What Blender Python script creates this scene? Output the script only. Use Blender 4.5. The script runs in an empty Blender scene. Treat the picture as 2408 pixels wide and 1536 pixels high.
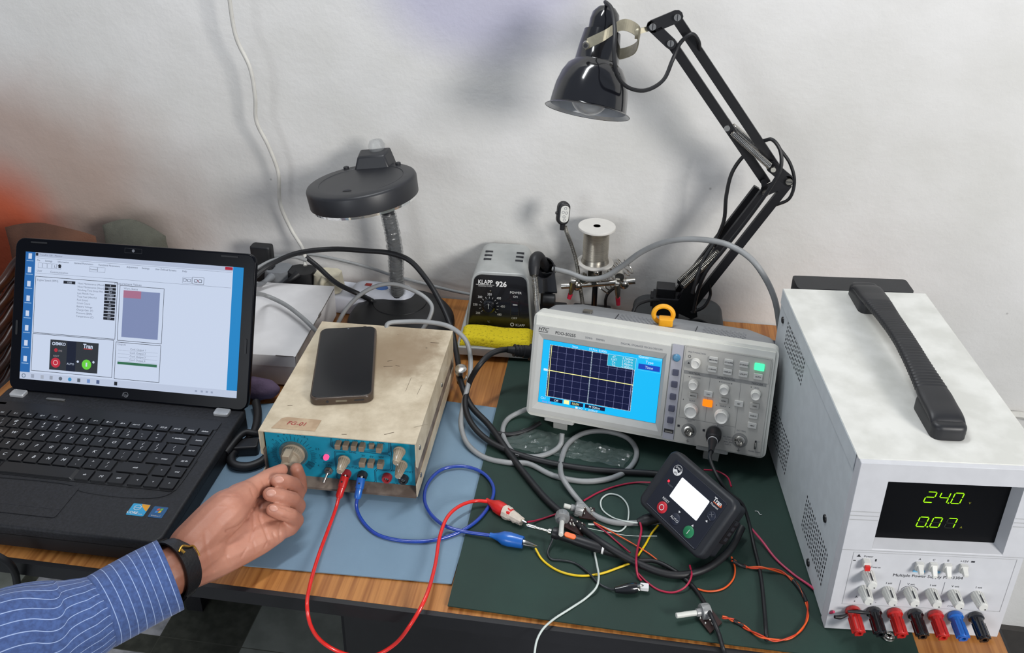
import bpy, math, random
import numpy as np
from mathutils import Matrix, Vector, noise
random.seed(7)
S = bpy.context.scene
COL = S.collection
TZ = 0.75                      # height of the table top above the floor
PI = math.pi

# ------------------------------------------------------------------ camera
F_PX, PITCH, ROLL, YAW, CAMH = 2127.235, 0.443427, 0.012877, -0.136981, 0.772856
SHY = 235.6                    # optical centre sits this many pixels above the frame centre
def cam_axes():
    p, r, y = PITCH, ROLL, YAW
    cy, sy = math.cos(y), math.sin(y)
    f = Vector((sy*math.cos(p), cy*math.cos(p), -math.sin(p)))
    r0 = Vector((cy, -sy, 0)); u0 = r0.cross(f)
    return r0*math.cos(r)+u0*math.sin(r), -r0*math.sin(r)+u0*math.cos(r), f
CR, CU, CF = cam_axes()
cd = bpy.data.cameras.new('camera'); cam = bpy.data.objects.new('camera', cd); COL.objects.link(cam)
cd.sensor_fit = 'HORIZONTAL'; cd.sensor_width = 36; cd.lens = 36*F_PX/2408; cd.shift_y = -SHY/2408
cd.clip_start = 0.01; cd.clip_end = 50
cam.matrix_world = Matrix(((CR.x, CU.x, -CF.x, 0), (CR.y, CU.y, -CF.y, 0), (CR.z, CU.z, -CF.z, CAMH+TZ), (0, 0, 0, 1)))
S.camera = cam
CAMP = Vector((0, 0, CAMH))    # in table coordinates (z = 0 on the table top)

# ------------------------------------------------------------------ light
S.view_settings.view_transform = 'Standard'; S.view_settings.look = 'None'
S.view_settings.gamma = 1.0; S.view_settings.exposure = 0.08
S.view_settings.use_curve_mapping = False
w = bpy.data.worlds.new('room_light'); S.world = w; w.use_nodes = True
bg = w.node_tree.nodes['Background']; bg.inputs[0].default_value = (0.80, 0.87, 1.0, 1); bg.inputs[1].default_value = 0.34
def area(name, loc, target, sx, sy, power, color):
    l = bpy.data.lights.new(name, 'AREA'); l.shape = 'RECTANGLE'; l.size = sx; l.size_y = sy
    l.energy = power; l.color = color
    o = bpy.data.objects.new(name, l); COL.objects.link(o)
    o.location = Vector(loc)+Vector((0, 0, TZ))
    o.rotation_euler = (Vector(target)-Vector(loc)).to_track_quat('-Z', 'Y').to_euler()
    return o
area('room_lamp_right', (1.60, -0.75, 1.15), (-0.1, 1.2, 0.2), 0.6, 0.6, 45, (1, 0.975, 0.94))
area('tube_lamp_ceiling', (-0.25, 1.08, 1.70), (-0.15, 1.0, 0), 1.1, 0.12, 15, (0.95, 0.98, 1))

area('added_fill_left', (-1.3, -2.0, 0.75), (-0.7, 1.2, -0.5), 0.9, 0.9, 15, (0.93, 0.97, 1))  # added soft fill without a known source, brightens the floor under the desk

# ------------------------------------------------------------------ pixel -> place helpers (used on known planes)
def ray(px, py):
    return (CR*((px-1204)/F_PX) - CU*((py+SHY-768)/F_PX) + CF)
def U(px, py, z=0.0):
    d = ray(px, py); return CAMP + d*((z-CAMH)/d.z)
def V(px, py, y):
    d = ray(px, py); return CAMP + d*(y/d.y)
def D(px, py, dep):
    return CAMP + ray(px, py)*dep

# ------------------------------------------------------------------ materials
def lin(h):
    if not isinstance(h, str): return tuple(h)
    h = h.lstrip('#'); o = []
    for i in (0, 2, 4):
        c = int(h[i:i+2], 16)/255
        o.append(c/12.92 if c <= .04045 else ((c+.055)/1.055)**2.4)
    return tuple(o)
MATS = {}
def mat(name, color='808080', rough=.5, metal=0., var=.06, scale=60, bump=0., bscale=300, coat=0., em=0., spec=.5, trans=0., alpha=1., color2=None, sss=0., lo=.4, hi=.65, stretch=None):
    if name in MATS: return name
    m = bpy.data.materials.new(name); m.use_nodes = True; nt = m.node_tree; N = nt.nodes; L = nt.links
    b = N['Principled BSDF']; c = lin(color)
    b.inputs['Roughness'].default_value = rough; b.inputs['Metallic'].default_value = metal
    b.inputs['Coat Weight'].default_value = coat; b.inputs['Specular IOR Level'].default_value = spec
    b.inputs['Transmission Weight'].default_value = trans; b.inputs['Alpha'].default_value = alpha
    if em:
        b.inputs['Base Color'].default_value = (0, 0, 0, 1); b.inputs['Specular IOR Level'].default_value = .2
        b.inputs['Emission Color'].default_value = (*c, 1); b.inputs['Emission Strength'].default_value = em
    else:
        tc = N.new('ShaderNodeTexCoord'); src = tc.outputs['Object']
        if stretch:
            mp = N.new('ShaderNodeMapping'); mp.inputs['Scale'].default_value = stretch; L.new(src, mp.inputs[0]); src = mp.outputs[0]
        nz = N.new('ShaderNodeTexNoise'); nz.inputs['Scale'].default_value = scale; nz.inputs['Detail'].default_value = 5
        L.new(src, nz.inputs['Vector'])
        cr = N.new('ShaderNodeValToRGB'); c2 = lin(color2) if color2 else tuple(x*(1-var*2.2) for x in c)
        cr.color_ramp.elements[0].position = lo; cr.color_ramp.elements[1].position = hi
        cr.color_ramp.elements[0].color = (*c2, 1); cr.color_ramp.elements[1].color = (*c, 1)
        L.new(nz.outputs['Fac'], cr.inputs[0]); L.new(cr.outputs[0], b.inputs['Base Color'])
        if bump:
            n2 = N.new('ShaderNodeTexNoise'); n2.inputs['Scale'].default_value = bscale; n2.inputs['Detail'].default_value = 3
            L.new(src, n2.inputs['Vector'])
            bp = N.new('ShaderNodeBump'); bp.inputs['Strength'].default_value = bump; bp.inputs['Distance'].default_value = .002
            L.new(n2.outputs['Fac'], bp.inputs['Height']); L.new(bp.outputs[0], b.inputs['Normal'])
    if sss:
        b.inputs['Subsurface Weight'].default_value = sss; b.inputs['Subsurface Scale'].default_value = .006
        b.inputs['Subsurface Radius'].default_value = (1, .35, .2)
    MATS[name] = m
    return name
def em(h, s=1.0): return mat('lit_'+h+('' if s == 1 else '_%g' % s), h, em=s)

mat('black', '17171b', .42, scale=90); mat('black_matte', '1b1b1f', .75, bump=.15); mat('black_gloss', '0d0e13', .16, coat=.6, var=.02)
mat('rubber', '15161a', .5, var=.1); mat('chrome', 'd6d3cc', .22, 1, var=.1); mat('steel', 'a9a69e', .35, 1, var=.15)
mat('darksteel', '6a6660', .35, 1, var=.2); mat('nickel', 'aaa490', .38, .6, var=.12); mat('gold', 'd8a850', .25, 1)
mat('white_plastic', 'dcdcda', .4, var=.03); mat('grey_cable', '8f9192', .45, var=.05); mat('white_cable', 'cfcdc6', .5, var=.05)
mat('instr_white', 'd5d5d0', .5, var=.03, scale=25); mat('instr_grey', 'b2b3b4', .5, var=.03); mat('ink', '25262c', .6); mat('ink_grey', '6d7078', .6)
mat('print_white', 'e6e6e6', .6); mat('red_plastic', 'd2201c', .3, coat=.3); mat('blue_plastic', '1d62b8', .3, coat=.3)
mat('red_wire', 'a3173c', .4); mat('red_cable', 'e0261f', .25, coat=.5); mat('blue_cable', '1c3f9e', .25, coat=.5)
mat('yellow_wire', 'e2bf12', .4); mat('orange_wire', 'e05a24', .4); mat('white_wire', 'c9d2cd', .45); mat('pink_wire', 'b83a5c', .4)

# ------------------------------------------------------------------ mesh builder
def FRX(x, y, z):   # frame on a face that looks towards -y: u right, v up, w out
    return Matrix(((1, 0, 0, x), (0, 0, -1, y), (0, 1, 0, z), (0, 0, 0, 1)))
def TR(x, y, z): return Matrix.Translation((x, y, z))
def RZ(a): return Matrix.Rotation(a, 4, 'Z')
def RX(a): return Matrix.Rotation(a, 4, 'X')
def RY(a): return Matrix.Rotation(a, 4, 'Y')
def axis_frame(p0, d):
    d = Vector(d).normalized(); q = d.to_track_quat('Z', 'Y').to_matrix().to_4x4()
    return Matrix.Translation(p0) @ q
def catmull(P, sub=6, closed=False):
    P = [Vector(p) for p in P]; n = len(P)
    if n < 3: return P
    out = []
    for i in range(n if closed else n-1):
        if closed: a, b, c, d = P[(i-1) % n], P[i], P[(i+1) % n], P[(i+2) % n]
        else:
            b, c = P[i], P[i+1]; a = P[i-1] if i else b*2-c; d = P[i+2] if i+2 < n else c*2-b
        t1 = max((b-a).length, 1e-6)**.5; t2 = max((c-b).length, 1e-6)**.5; t3 = max((d-c).length, 1e-6)**.5
        m1 = ((b-a)/t1-(c-a)/(t1+t2)+(c-b)/t2)*t2; m2 = ((c-b)/t2-(d-b)/(t2+t3)+(d-c)/t3)*t2
        for k in range(sub):
            t = k/sub; t_2 = t*t; t_3 = t_2*t
            out.append(b*(2*t_3-3*t_2+1)+m1*(t_3-2*t_2+t)+c*(-2*t_3+3*t_2)+m2*(t_3-t_2))
    if not closed: out.append(P[-1])
    return out
_glyph = {}
class MB:
    def __init__(s, M=None):
        s.v = []; s.f = []; s.mi = []; s.ms = []; s.M = M or Matrix.Identity(4)
    def mid(s, m):
        if m not in s.ms: s.ms.append(m)
        return s.ms.index(m)
    def add(s, vs, fs, m):
        k = len(s.v); i = s.mid(m); M = s.M
        s.v += [tuple(M @ Vector(v)) for v in vs]
        for f in fs: s.f.append(tuple(k+j for j in f)); s.mi.append(i)
        return s
    def bx(s, x0, x1, y0, y1, z0, z1, m):
        return s.add([(x0, y0, z0), (x1, y0, z0), (x1, y1, z0), (x0, y1, z0), (x0, y0, z1), (x1, y0, z1), (x1, y1, z1), (x0, y1, z1)],
                     [(3, 2, 1, 0), (4, 5, 6, 7), (0, 1, 5, 4), (1, 2, 6, 5), (2, 3, 7, 6), (3, 0, 4, 7)], m)
    def prism(s, poly, z0, z1, m, top=None, scale=1.0):
        n = len(poly); cx = sum(p[0] for p in poly)/n; cy = sum(p[1] for p in poly)/n
        t = [(cx+(p[0]-cx)*scale, cy+(p[1]-cy)*scale, z1) for p in poly]
        vs = [(p[0], p[1], z0) for p in poly]+t
        s.add(vs, [tuple(range(n-1, -1, -1))]+[(i, (i+1) % n, n+(i+1) % n, n+i) for i in range(n)], m)
        s.add(t, [tuple(range(n))], top or m); return s
    def rr(s, x0, x1, y0, y1, r, k=5):
        o = []
        for cx, cy, a in ((x1-r, y1-r, 0), (x0+r, y1-r, 90), (x0+r, y0+r, 180), (x1-r, y0+r, 270)):
            for i in range(k+1):
                t = math.radians(a+90*i/k); o.append((cx+r*math.cos(t), cy+r*math.sin(t)))
        return o
    def rbox(s, x0, x1, y0, y1, z0, z1, r, m, edge=0., top=None):
        if edge <= 0: return s.prism(s.rr(x0, x1, y0, y1, r), z0, z1, m, top)
        # softened top edge
        rings = []
        for q in (0, .3, .6, .85, 1):
            a = q*PI/2; ins = edge*(1-math.cos(a)); z = z1-edge+edge*math.sin(a)
            rr_ = max(r-ins, r*.25); rings.append([(p[0], p[1], z) for p in s.rr(x0+ins, x1-ins, y0+ins, y1-ins, rr_)])
        rings.insert(0, [(p[0], p[1], z0) for p in s.rr(x0, x1, y0, y1, r)])
        n = len(rings[0]); vs = [v for rg in rings for v in rg]; fs = [tuple(range(n-1, -1, -1))]
        for k in range(len(rings)-1):
            for i in range(n): j = (i+1) % n; fs.append((k*n+i, k*n+j, k*n+n+j, k*n+n+i))
        s.add(vs, fs, m); s.add(rings[-1], [tuple(range(n))], top or m); return s
    def lathe(s, prof, m, n=28, M=None, caps=True):
        old = s.M
        if M is not None: s.M = s.M @ M
        vs = []; fs = []; k = len(prof)
        for i in range(n):
            a = 2*PI*i/n
            for r, z in prof: vs.append((r*math.cos(a), r*math.sin(a), z))
        for i in range(n):
            j = (i+1) % n
            for q in range(k-1): fs.append((i*k+q, j*k+q, j*k+q+1, i*k+q+1))
        if caps and prof[0][0] > 1e-6: fs.append(tuple(i*k for i in range(n-1, -1, -1)))
        if caps and prof[-1][0] > 1e-6: fs.append(tuple(i*k+k-1 for i in range(n)))
        s.add(vs, fs, m); s.M = old; return s
    def cyl(s, p0, p1, r0, m, r1=None, n=20):
        p0 = Vector(p0); p1 = Vector(p1); h = (p1-p0).length
        return s.lathe([(r0, 0), (r0 if r1 is None else r1, h)], m, n, axis_frame(p0, p1-p0))
    def ring(s, p0, d, R, r, m, n=28, k=8):
        prof = [(R+r*math.cos(2*PI*i/k), r*math.sin(2*PI*i/k)) for i in range(k+1)]
        old = s.M; s.M = s.M @ axis_frame(p0, d); vs = []; fs = []
        for i in range(n):
            a = 2*PI*i/n
            for j in range(k): q = prof[j]; vs.append((q[0]*math.cos(a), q[0]*math.sin(a), q[1]))
        for i in range(n):
            for j in range(k): fs.append((i*k+j, ((i+1) % n)*k+j, ((i+1) % n)*k+(j+1) % k, i*k+(j+1) % k))
        s.add(vs, fs, m); s.M = old; return s
    def tube(s, pts, r, m, n=8, sub=6, closed=False, raw=False, flat=1.0):
        P = [Vector(p) for p in pts] if raw else catmull(pts, sub, closed)
        k = len(P)
        if isinstance(r, (list, tuple)):
            rs = [r[min(len(r)-1, int(i/(k-1)*(len(r)-1)))]*(1-((i/(k-1)*(len(r)-1)) % 1))+r[min(len(r)-1, int(i/(k-1)*(len(r)-1))+1)]*((i/(k-1)*(len(r)-1)) % 1) for i in range(k)]
        else: rs = [r]*k
        t = (P[1]-P[0]).normalized(); u = t.orthogonal().normalized(); vs = []
        for i in range(k):
            if closed: t2 = (P[(i+1) % k]-P[i-1]).normalized()
            else: t2 = ((P[i+1]-P[i-1]) if 0 < i < k-1 else (P[1]-P[0] if i == 0 else P[-1]-P[-2])).normalized()
            u = (u-t2*u.dot(t2))
            u = u.normalized() if u.length > 1e-8 else t2.orthogonal().normalized()
            b = t2.cross(u)
            for j in range(n):
                a = 2*PI*j/n; vs.append(P[i]+(u*math.cos(a)+b*math.sin(a)*flat)*rs[i])
        fs = []
        for i in range(k if closed else k-1):
            for j in range(n): fs.append((i*n+j, i*n+(j+1) % n, ((i+1) % k)*n+(j+1) % n, ((i+1) % k)*n+j))
        if not closed: fs.append(tuple(range(n-1, -1, -1))); fs.append(tuple((k-1)*n+j for j in range(n)))
        return s.add(vs, fs, m)
    def sph(s, c, r, m, n=16, k=10):
        r = r if isinstance(r, (tuple, list)) else (r, r, r); vs = [(c[0], c[1], c[2]-r[2])]; fs = []
        for q in range(1, k):
            b = -PI/2+PI*q/k
            for i in range(n): a = 2*PI*i/n; vs.append((c[0]+r[0]*math.cos(b)*math.cos(a), c[1]+r[1]*math.cos(b)*math.sin(a), c[2]+r[2]*math.sin(b)))
        vs.append((c[0], c[1], c[2]+r[2])); L = len(vs)-1
        for i in range(n): fs.append((0, 1+(i+1) % n, 1+i)); fs.append((L, L-n+i, L-n+(i+1) % n))
        for q in range(k-2):
            for i in range(n): a = 1+q*n; fs.append((a+i, a+(i+1) % n, a+n+(i+1) % n, a+n+i))
        return s.add(vs, fs, m)
    def coil(s, p0, p1, R, wr, turns, m, n=5, per=14, R1=None):
        p0 = Vector(p0); p1 = Vector(p1); A = axis_frame(p0, p1-p0); h = (p1-p0).length; N_ = int(turns*per); P = []
        for i in range(N_+1):
            a = 2*PI*i/per; rr_ = R+((R1 if R1 is not None else R)-R)*i/N_
            P.append(A @ Vector((rr_*math.cos(a), rr_*math.sin(a), h*i/N_)))
        return s.tube(P, wr, m, n=n, raw=True)
    # flat drawing in the current frame (u, v), lifted w
    def q(s, u0, v0, u1, v1, m, w=.0002): return s.add([(u0, v0, w), (u1, v0, w), (u1, v1, w), (u0, v1, w)], [(0, 1, 2, 3)], m)
    def pg(s, pts, m, w=.0002): return s.add([(p[0], p[1], w) for p in pts], [tuple(range(len(pts)))], m)
    def ln(s, a, b, t, m, w=.0002):
        d = Vector((b[0]-a[0], b[1]-a[1])); l = max(d.length, 1e-9); nx, ny = -d.y/l*t/2, d.x/l*t/2
        return s.pg([(a[0]-nx, a[1]-ny), (b[0]-nx, b[1]-ny), (b[0]+nx, b[1]+ny), (a[0]+nx, a[1]+ny)], m, w)
    def fr(s, u0, v0, u1, v1, t, m, w=.0002):
        for a, b in (((u0, v0), (u1, v0)), ((u1, v0), (u1, v1)), ((u1, v1), (u0, v1)), ((u0, v1), (u0, v0))): s.ln(a, b, t, m, w)
        return s
    def disc(s, u, v, r, m, w=.0002, r0=0., n=24, a0=0., a1=360.):
        o = []; full = a1-a0 >= 359.9; kk = n if full else n+1
        A = [math.radians(a0+(a1-a0)*i/n) for i in range(kk)]
        if r0 <= 0: return s.pg([(u+r*math.cos(a), v+r*math.sin(a)) for a in A], m, w)
        vs = [(u+r0*math.cos(a), v+r0*math.sin(a), w) for a in A]+[(u+r*math.cos(a), v+r*math.sin(a), w) for a in A]
        fs = [(i, kk+i, kk+(i+1) % kk, (i+1) % kk) for i in range(kk if full else kk-1)]
        return s.add(vs, fs, m)
    def text(s, t, u, v, size, m, w=.0002, align='c', sx=1., shear=0., bold=0.):
        key = (t, bold)
        if key not in _glyph:
            cu = bpy.data.curves.new('t', 'FONT'); cu.body = t; cu.size = 1; cu.resolution_u = 3; cu.offset = bold
            ob = bpy.data.objects.new('t', cu); me = ob.to_mesh()
            vv = [(a.co.x, a.co.y) for a in me.vertices]; ff = [tuple(p.vertices) for p in me.polygons]
            ob.to_mesh_clear(); bpy.data.objects.remove(ob); bpy.data.curves.remove(cu); _glyph[key] = (vv, ff)
        vv, ff = _glyph[key]
        if not vv: return s
        W = max(a[0] for a in vv); off = {'c': -W/2, 'l': 0, 'r': -W}[align]
        return s.add([(u+((a[0]+off)*sx+a[1]*shear)*size, v+(a[1]-.35)*size, w) for a in vv], ff, m)

TM = {}
def setp(o, label=None, cat=None, group=None, kind=None):
    if label: o['label'] = label
    if cat: o['category'] = cat
    if group: o['group'] = group
    if kind: o['kind'] = kind
    return o
def thing(name, label, cat, M=None, group=None):
    M = M or Matrix.Identity(4)
    o = bpy.data.objects.new(name, None); COL.objects.link(o); o.empty_display_size = .02
    o.matrix_world = TR(0, 0, TZ) @ M; TM[o.name] = M
    return setp(o, label, cat, group)
def build(name, mb, parent=None, world=False, bevel=0., seg=2, ang=38, label=None, cat=None, group=None, kind=None, flat=False, M=None, keep=None):
    vs = mb.v
    if parent is not None:
        TM_ = TM[parent.name]
        if world: I = TM_.inverted(); vs = [tuple(I @ Vector(v)) for v in vs]
        loc = None
    else:
        if keep is None:
            xs = [v[0] for v in vs]; ys = [v[1] for v in vs]; zs = [v[2] for v in vs]
            loc = Vector(((min(xs)+max(xs))/2, (min(ys)+max(ys))/2, min(zs)))
        else: loc = Vector(keep)
        vs = [(v[0]-loc.x, v[1]-loc.y, v[2]-loc.z) for v in vs]
    me = bpy.data.meshes.new(name); me.from_pydata(vs, [], mb.f)
    for m in mb.ms: me.materials.append(MATS[m])
    me.polygons.foreach_set('material_index', mb.mi)
    if not flat:
        me.polygons.foreach_set('use_smooth', [True]*len(mb.f)); me.set_sharp_from_angle(angle=math.radians(ang))
    me.update()
    o = bpy.data.objects.new(name, me); COL.objects.link(o)
    if parent is not None: o.parent = parent; TM[o.name] = TM[parent.name]
    else: o.location = loc+Vector((0, 0, TZ)); TM[o.name] = TR(*loc)
    if bevel:
        b = o.modifiers.new('b', 'BEVEL'); b.width = bevel; b.segments = seg; b.limit_method = 'ANGLE'; b.angle_limit = math.radians(50); b.harden_normals = False
    return setp(o, label, cat, group, kind)
def part(name, mb, root, **k): return build(name, mb, root, **k)
exec_parts = []

# ================================================================== SETTING
WY = 1.315
def wall_mat():
    m = bpy.data.materials.new('wall_paint'); m.use_nodes = True; nt = m.node_tree; N = nt.nodes; L = nt.links; b = N['Principled BSDF']
    b.inputs['Roughness'].default_value = .75
    tc = N.new('ShaderNodeTexCoord'); o = tc.outputs['Object']
    base = N.new('ShaderNodeTexNoise'); base.inputs['Scale'].default_value = 5; base.inputs['Detail'].default_value = 6; L.new(o, base.inputs['Vector'])
    cr = N.new('ShaderNodeValToRGB'); cr.color_ramp.elements[0].position = .35; cr.color_ramp.elements[1].position = .65
    cr.color_ramp.elements[0].color = (*lin('d2d1cd'), 1); cr.color_ramp.elements[1].color = (*lin('dedddb'), 1); L.new(base.outputs['Fac'], cr.inputs[0]); cur = cr.outputs[0]
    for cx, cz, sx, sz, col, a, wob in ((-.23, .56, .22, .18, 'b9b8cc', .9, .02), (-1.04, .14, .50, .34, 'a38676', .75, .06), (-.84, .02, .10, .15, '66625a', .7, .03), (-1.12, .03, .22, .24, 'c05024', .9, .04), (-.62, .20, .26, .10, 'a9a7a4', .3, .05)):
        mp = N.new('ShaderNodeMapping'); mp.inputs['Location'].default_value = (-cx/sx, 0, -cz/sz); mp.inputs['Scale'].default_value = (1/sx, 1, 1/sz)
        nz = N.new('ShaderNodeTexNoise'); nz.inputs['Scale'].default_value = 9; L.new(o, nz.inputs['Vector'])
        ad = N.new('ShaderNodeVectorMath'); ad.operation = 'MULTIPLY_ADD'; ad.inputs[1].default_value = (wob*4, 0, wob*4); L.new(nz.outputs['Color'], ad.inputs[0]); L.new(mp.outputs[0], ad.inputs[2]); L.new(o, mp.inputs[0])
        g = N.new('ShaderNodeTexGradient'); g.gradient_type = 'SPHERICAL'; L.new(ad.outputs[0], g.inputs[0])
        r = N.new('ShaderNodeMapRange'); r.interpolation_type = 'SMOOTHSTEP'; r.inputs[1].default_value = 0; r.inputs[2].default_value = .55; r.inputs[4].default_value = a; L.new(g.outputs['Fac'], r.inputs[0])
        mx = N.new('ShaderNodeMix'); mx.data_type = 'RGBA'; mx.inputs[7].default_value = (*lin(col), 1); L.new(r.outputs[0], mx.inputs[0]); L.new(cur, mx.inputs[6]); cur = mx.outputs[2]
    # small dark specks
    sp = N.new('ShaderNodeTexVoronoi'); sp.inputs['Scale'].default_value = 17; L.new(o, sp.inputs['Vector'])
    lt = N.new('ShaderNodeMapRange'); lt.inputs[1].default_value = .02; lt.inputs[2].default_value = .05; lt.inputs[3].default_value = .55; lt.inputs[4].default_value = 0; L.new(sp.outputs['Distance'], lt.inputs[0])
    n3 = N.new('ShaderNodeTexNoise'); n3.inputs['Scale'].default_value = 3.1; L.new(o, n3.inputs['Vector'])
    g3 = N.new('ShaderNodeMath'); g3.operation = 'GREATER_THAN'; g3.inputs[1].default_value = .56; L.new(n3.outputs['Fac'], g3.inputs[0])
    ml = N.new('ShaderNodeMath'); ml.operation = 'MULTIPLY'; L.new(lt.outputs[0], ml.inputs[0]); L.new(g3.outputs[0], ml.inputs[1])
    mx = N.new('ShaderNodeMix'); mx.data_type = 'RGBA'; mx.inputs[7].default_value = (*lin('45423e'), 1); L.new(ml.outputs[0], mx.inputs[0]); L.new(cur, mx.inputs[6]); L.new(mx.outputs[2], b.inputs['Base Color'])
    # plaster relief
    h1 = N.new('ShaderNodeTexNoise'); h1.inputs['Scale'].default_value = 14; h1.inputs['Detail'].default_value = 8; h1.inputs['Roughness'].default_value = .6; L.new(o, h1.inputs['Vector'])
    h2 = N.new('ShaderNodeTexNoise'); h2.inputs['Scale'].default_value = 150; L.new(o, h2.inputs['Vector'])
    am = N.new('ShaderNodeMath'); am.operation = 'MULTIPLY_ADD'; am.inputs[1].default_value = .12; L.new(h2.outputs['Fac'], am.inputs[0]); L.new(h1.outputs['Fac'], am.inputs[2])
    bp = N.new('ShaderNodeBump'); bp.inputs['Strength'].default_value = .28; bp.inputs['Distance'].default_value = .007; L.new(am.outputs[0], bp.inputs['Height']); L.new(bp.outputs[0], b.inputs['Normal'])
    MATS['wall_paint'] = m
wall_mat()
mb = MB(); mb.bx(-2.6, 2.4, WY, WY+.12, -.75, 1.75, 'wall_paint'); build('wall_back', mb, keep=(0, WY, 0), kind='structure', label='off-white plastered wall behind the workbench')
mat('skirting', '3c3936', .6); mb = MB(); mb.bx(-2.6, 2.4, WY-.012, WY, -.75, -.60, 'skirting'); build('baseboard_back', mb, kind='structure', label='dark skirting along the foot of the wall')
mat('tile_light', 'c4c6cc', .45, var=.05, scale=30, color2='94979c'); mat('tile_dark', '4c4f47', .5, scale=40, color2='3a3d36'); mat('tile_mid', '8a908a', .5, scale=20, color2='7a807a')
mat('floor_base', '55574f', .7)
xs = [-2.6, -2.24, -2.06, -1.75, -1.57, -1.22, -1.19, -.86, -.69, -.36, -.19, .14, .31, .64, .81, 1.14, 1.31, 1.9, 2.4]
ys = [-1.6, -.9, -.2, .3, .62, 1.13, 1.17, 1.7]
mb = MB(); mb.bx(-2.6, 2.4, -1.6, 1.43, -.80, -.7502, 'floor_base')
for i in range(len(xs)-1):
    for j in range(len(ys)-1):
        x0, x1, y0, y1 = xs[i], xs[i+1], ys[j], min(ys[j+1], 1.43)
        wdt = x1-x0; t = 'tile_dark' if wdt < .2 or (y1-y0) < .06 else ('tile_mid' if i % 4 in (0, 3) else 'tile_light')
        if x0 == -.69: t = 'tile_mid'
        mb.bx(x0+.001, x1-.001, y0+.001, y1-.001, -.752, -.75, t)
build('floor', mb, keep=(0, 0, -.75), kind='structure', label='patchwork floor of light grey and dark tiles under the desk')
# ---- desk
def wood(name, c1, c2, scale=(3, 60, 60), rough=.35):
    m = bpy.data.materials.new(name); m.use_nodes = True; nt = m.node_tree; N = nt.nodes; L = nt.links; b = N['Principled BSDF']
    tc = N.new('ShaderNodeTexCoord'); mp = N.new('ShaderNodeMapping'); mp.inputs['Scale'].default_value = scale; L.new(tc.outputs['Object'], mp.inputs[0])
    n = N.new('ShaderNodeTexNoise'); n.inputs['Scale'].default_value = 1; n.inputs['Detail'].default_value = 7; n.inputs['Distortion'].default_value = .25; L.new(mp.outputs[0], n.inputs['Vector'])
    cr = N.new('ShaderNodeValToRGB'); cr.color_ramp.elements[0].position = .36; cr.color_ramp.elements[1].position = .62
    cr.color_ramp.elements[0].color = (*lin(c2), 1); cr.color_ramp.elements[1].color = (*lin(c1), 1); L.new(n.outputs['Fac'], cr.inputs[0]); L.new(cr.outputs[0], b.inputs['Base Color'])
    b.inputs['Roughness'].default_value = rough; MATS[name] = m
wood('desk_wood', 'b47a40', '90592a', (190, 5, 30)); wood('chair_wood', '4c2819', '26120c', (20, 20, 6), .25)
desk = thing('workbench', 'wood laminate workbench with black edging carrying all the instruments', 'table', TR(-.3, 1.0, -.75))
FY = .668; FX1 = .413; FX0 = -.868
I0 = TM[desk.name].inverted()
mb = MB(); mb.bx(FX0, FX1, FY, WY-.003, -.018, -.001, 'desk_wood'); part('desk_top', mb, desk, world=True)
mb = MB(); mb.rbox(FX0-.004, FX1+.004, FY-.006, FY+.002, -.019, -.0012, .002, 'black'); mb.bx(FX0-.006, FX0, FY, WY-.003, -.019, -.0012, 'black'); mb.bx(FX1, FX1+.003, FY, WY-.003, -.019, -.0012, 'black')
part('edge_band', mb, desk, world=True)
mb = MB(); mb.bx(FX0+.03, FX1-.02, WY-.06, WY-.04, -.09, -.018, 'black_matte'); mb.bx(FX0+.03, FX0+.05, FY+.03, WY-.04, -.09, -.018, 'black_matte'); mb.bx(FX1-.04, FX1-.02, FY+.03, WY-.04, -.09, -.018, 'black_matte')
part('apron', mb, desk, world=True)
for x in (FX0+.03, FX1-.055):
    for y in (FY+.03, WY-.075):
        mb = MB(); mb.bx(x, x+.035, y, y+.035, -.75, -.018, 'black_matte'); part('leg', mb, desk, world=True)
cab = thing('storage_cabinet', 'black storage cabinet standing in the dark under the workbench', 'cabinet', TR(-.13, .95, -.75))
mb = MB(); mb.bx(-.30, .05, .735, 1.24, -.75, -.022, 'black_matte'); part('body', mb, cab, world=True)
for k in range(3):
    mb = MB(); mb.M = Matrix()
    d = MB(FRX(0, .735, 0)); d.rbox(-.292, .042, -.735+k*.235, -.512+k*.235, 0, .012, .006, 'black'); dr = part('drawer', d, cab, world=True)
    h = MB(FRX(0, .723, 0)); h.rbox(-.17, -.08, -.645+k*.235, -.633+k*.235, 0, .012, .003, 'darksteel'); part('handle', h, dr, world=True)
# ---- desk mats
mat('mat_blue', '748ea2', .7, scale=8, color2='6c8599', bump=.08, bscale=900); mat('mat_green', '1a372f', .7, scale=8, color2='152e27', bump=.08, bscale=900)
def sheet(name, pts, z0, z1, m, **k):
    mb = MB(); mb.prism(pts, z0, z1, m); return build(name, mb, bevel=.0004, **k)
sheet('desk_mat', [(-.395, .694), (-.158, .704), (-.150, 1.02), (-.30, 1.028), (-.53, .965), (-.53, .80), (-.47, .70)], 0, .0016, 'mat_blue', label='pale blue rubber mat under the beige function generator', cat='mat')
sheet('desk_mat', [(-.156, .673), (.05, .669), (.322, .669), (.318, .92), (.26, 1.16), (-.160, 1.16)], .0018, .0034, 'mat_green', label='dark green rubber mat under the oscilloscope', cat='mat')
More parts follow.
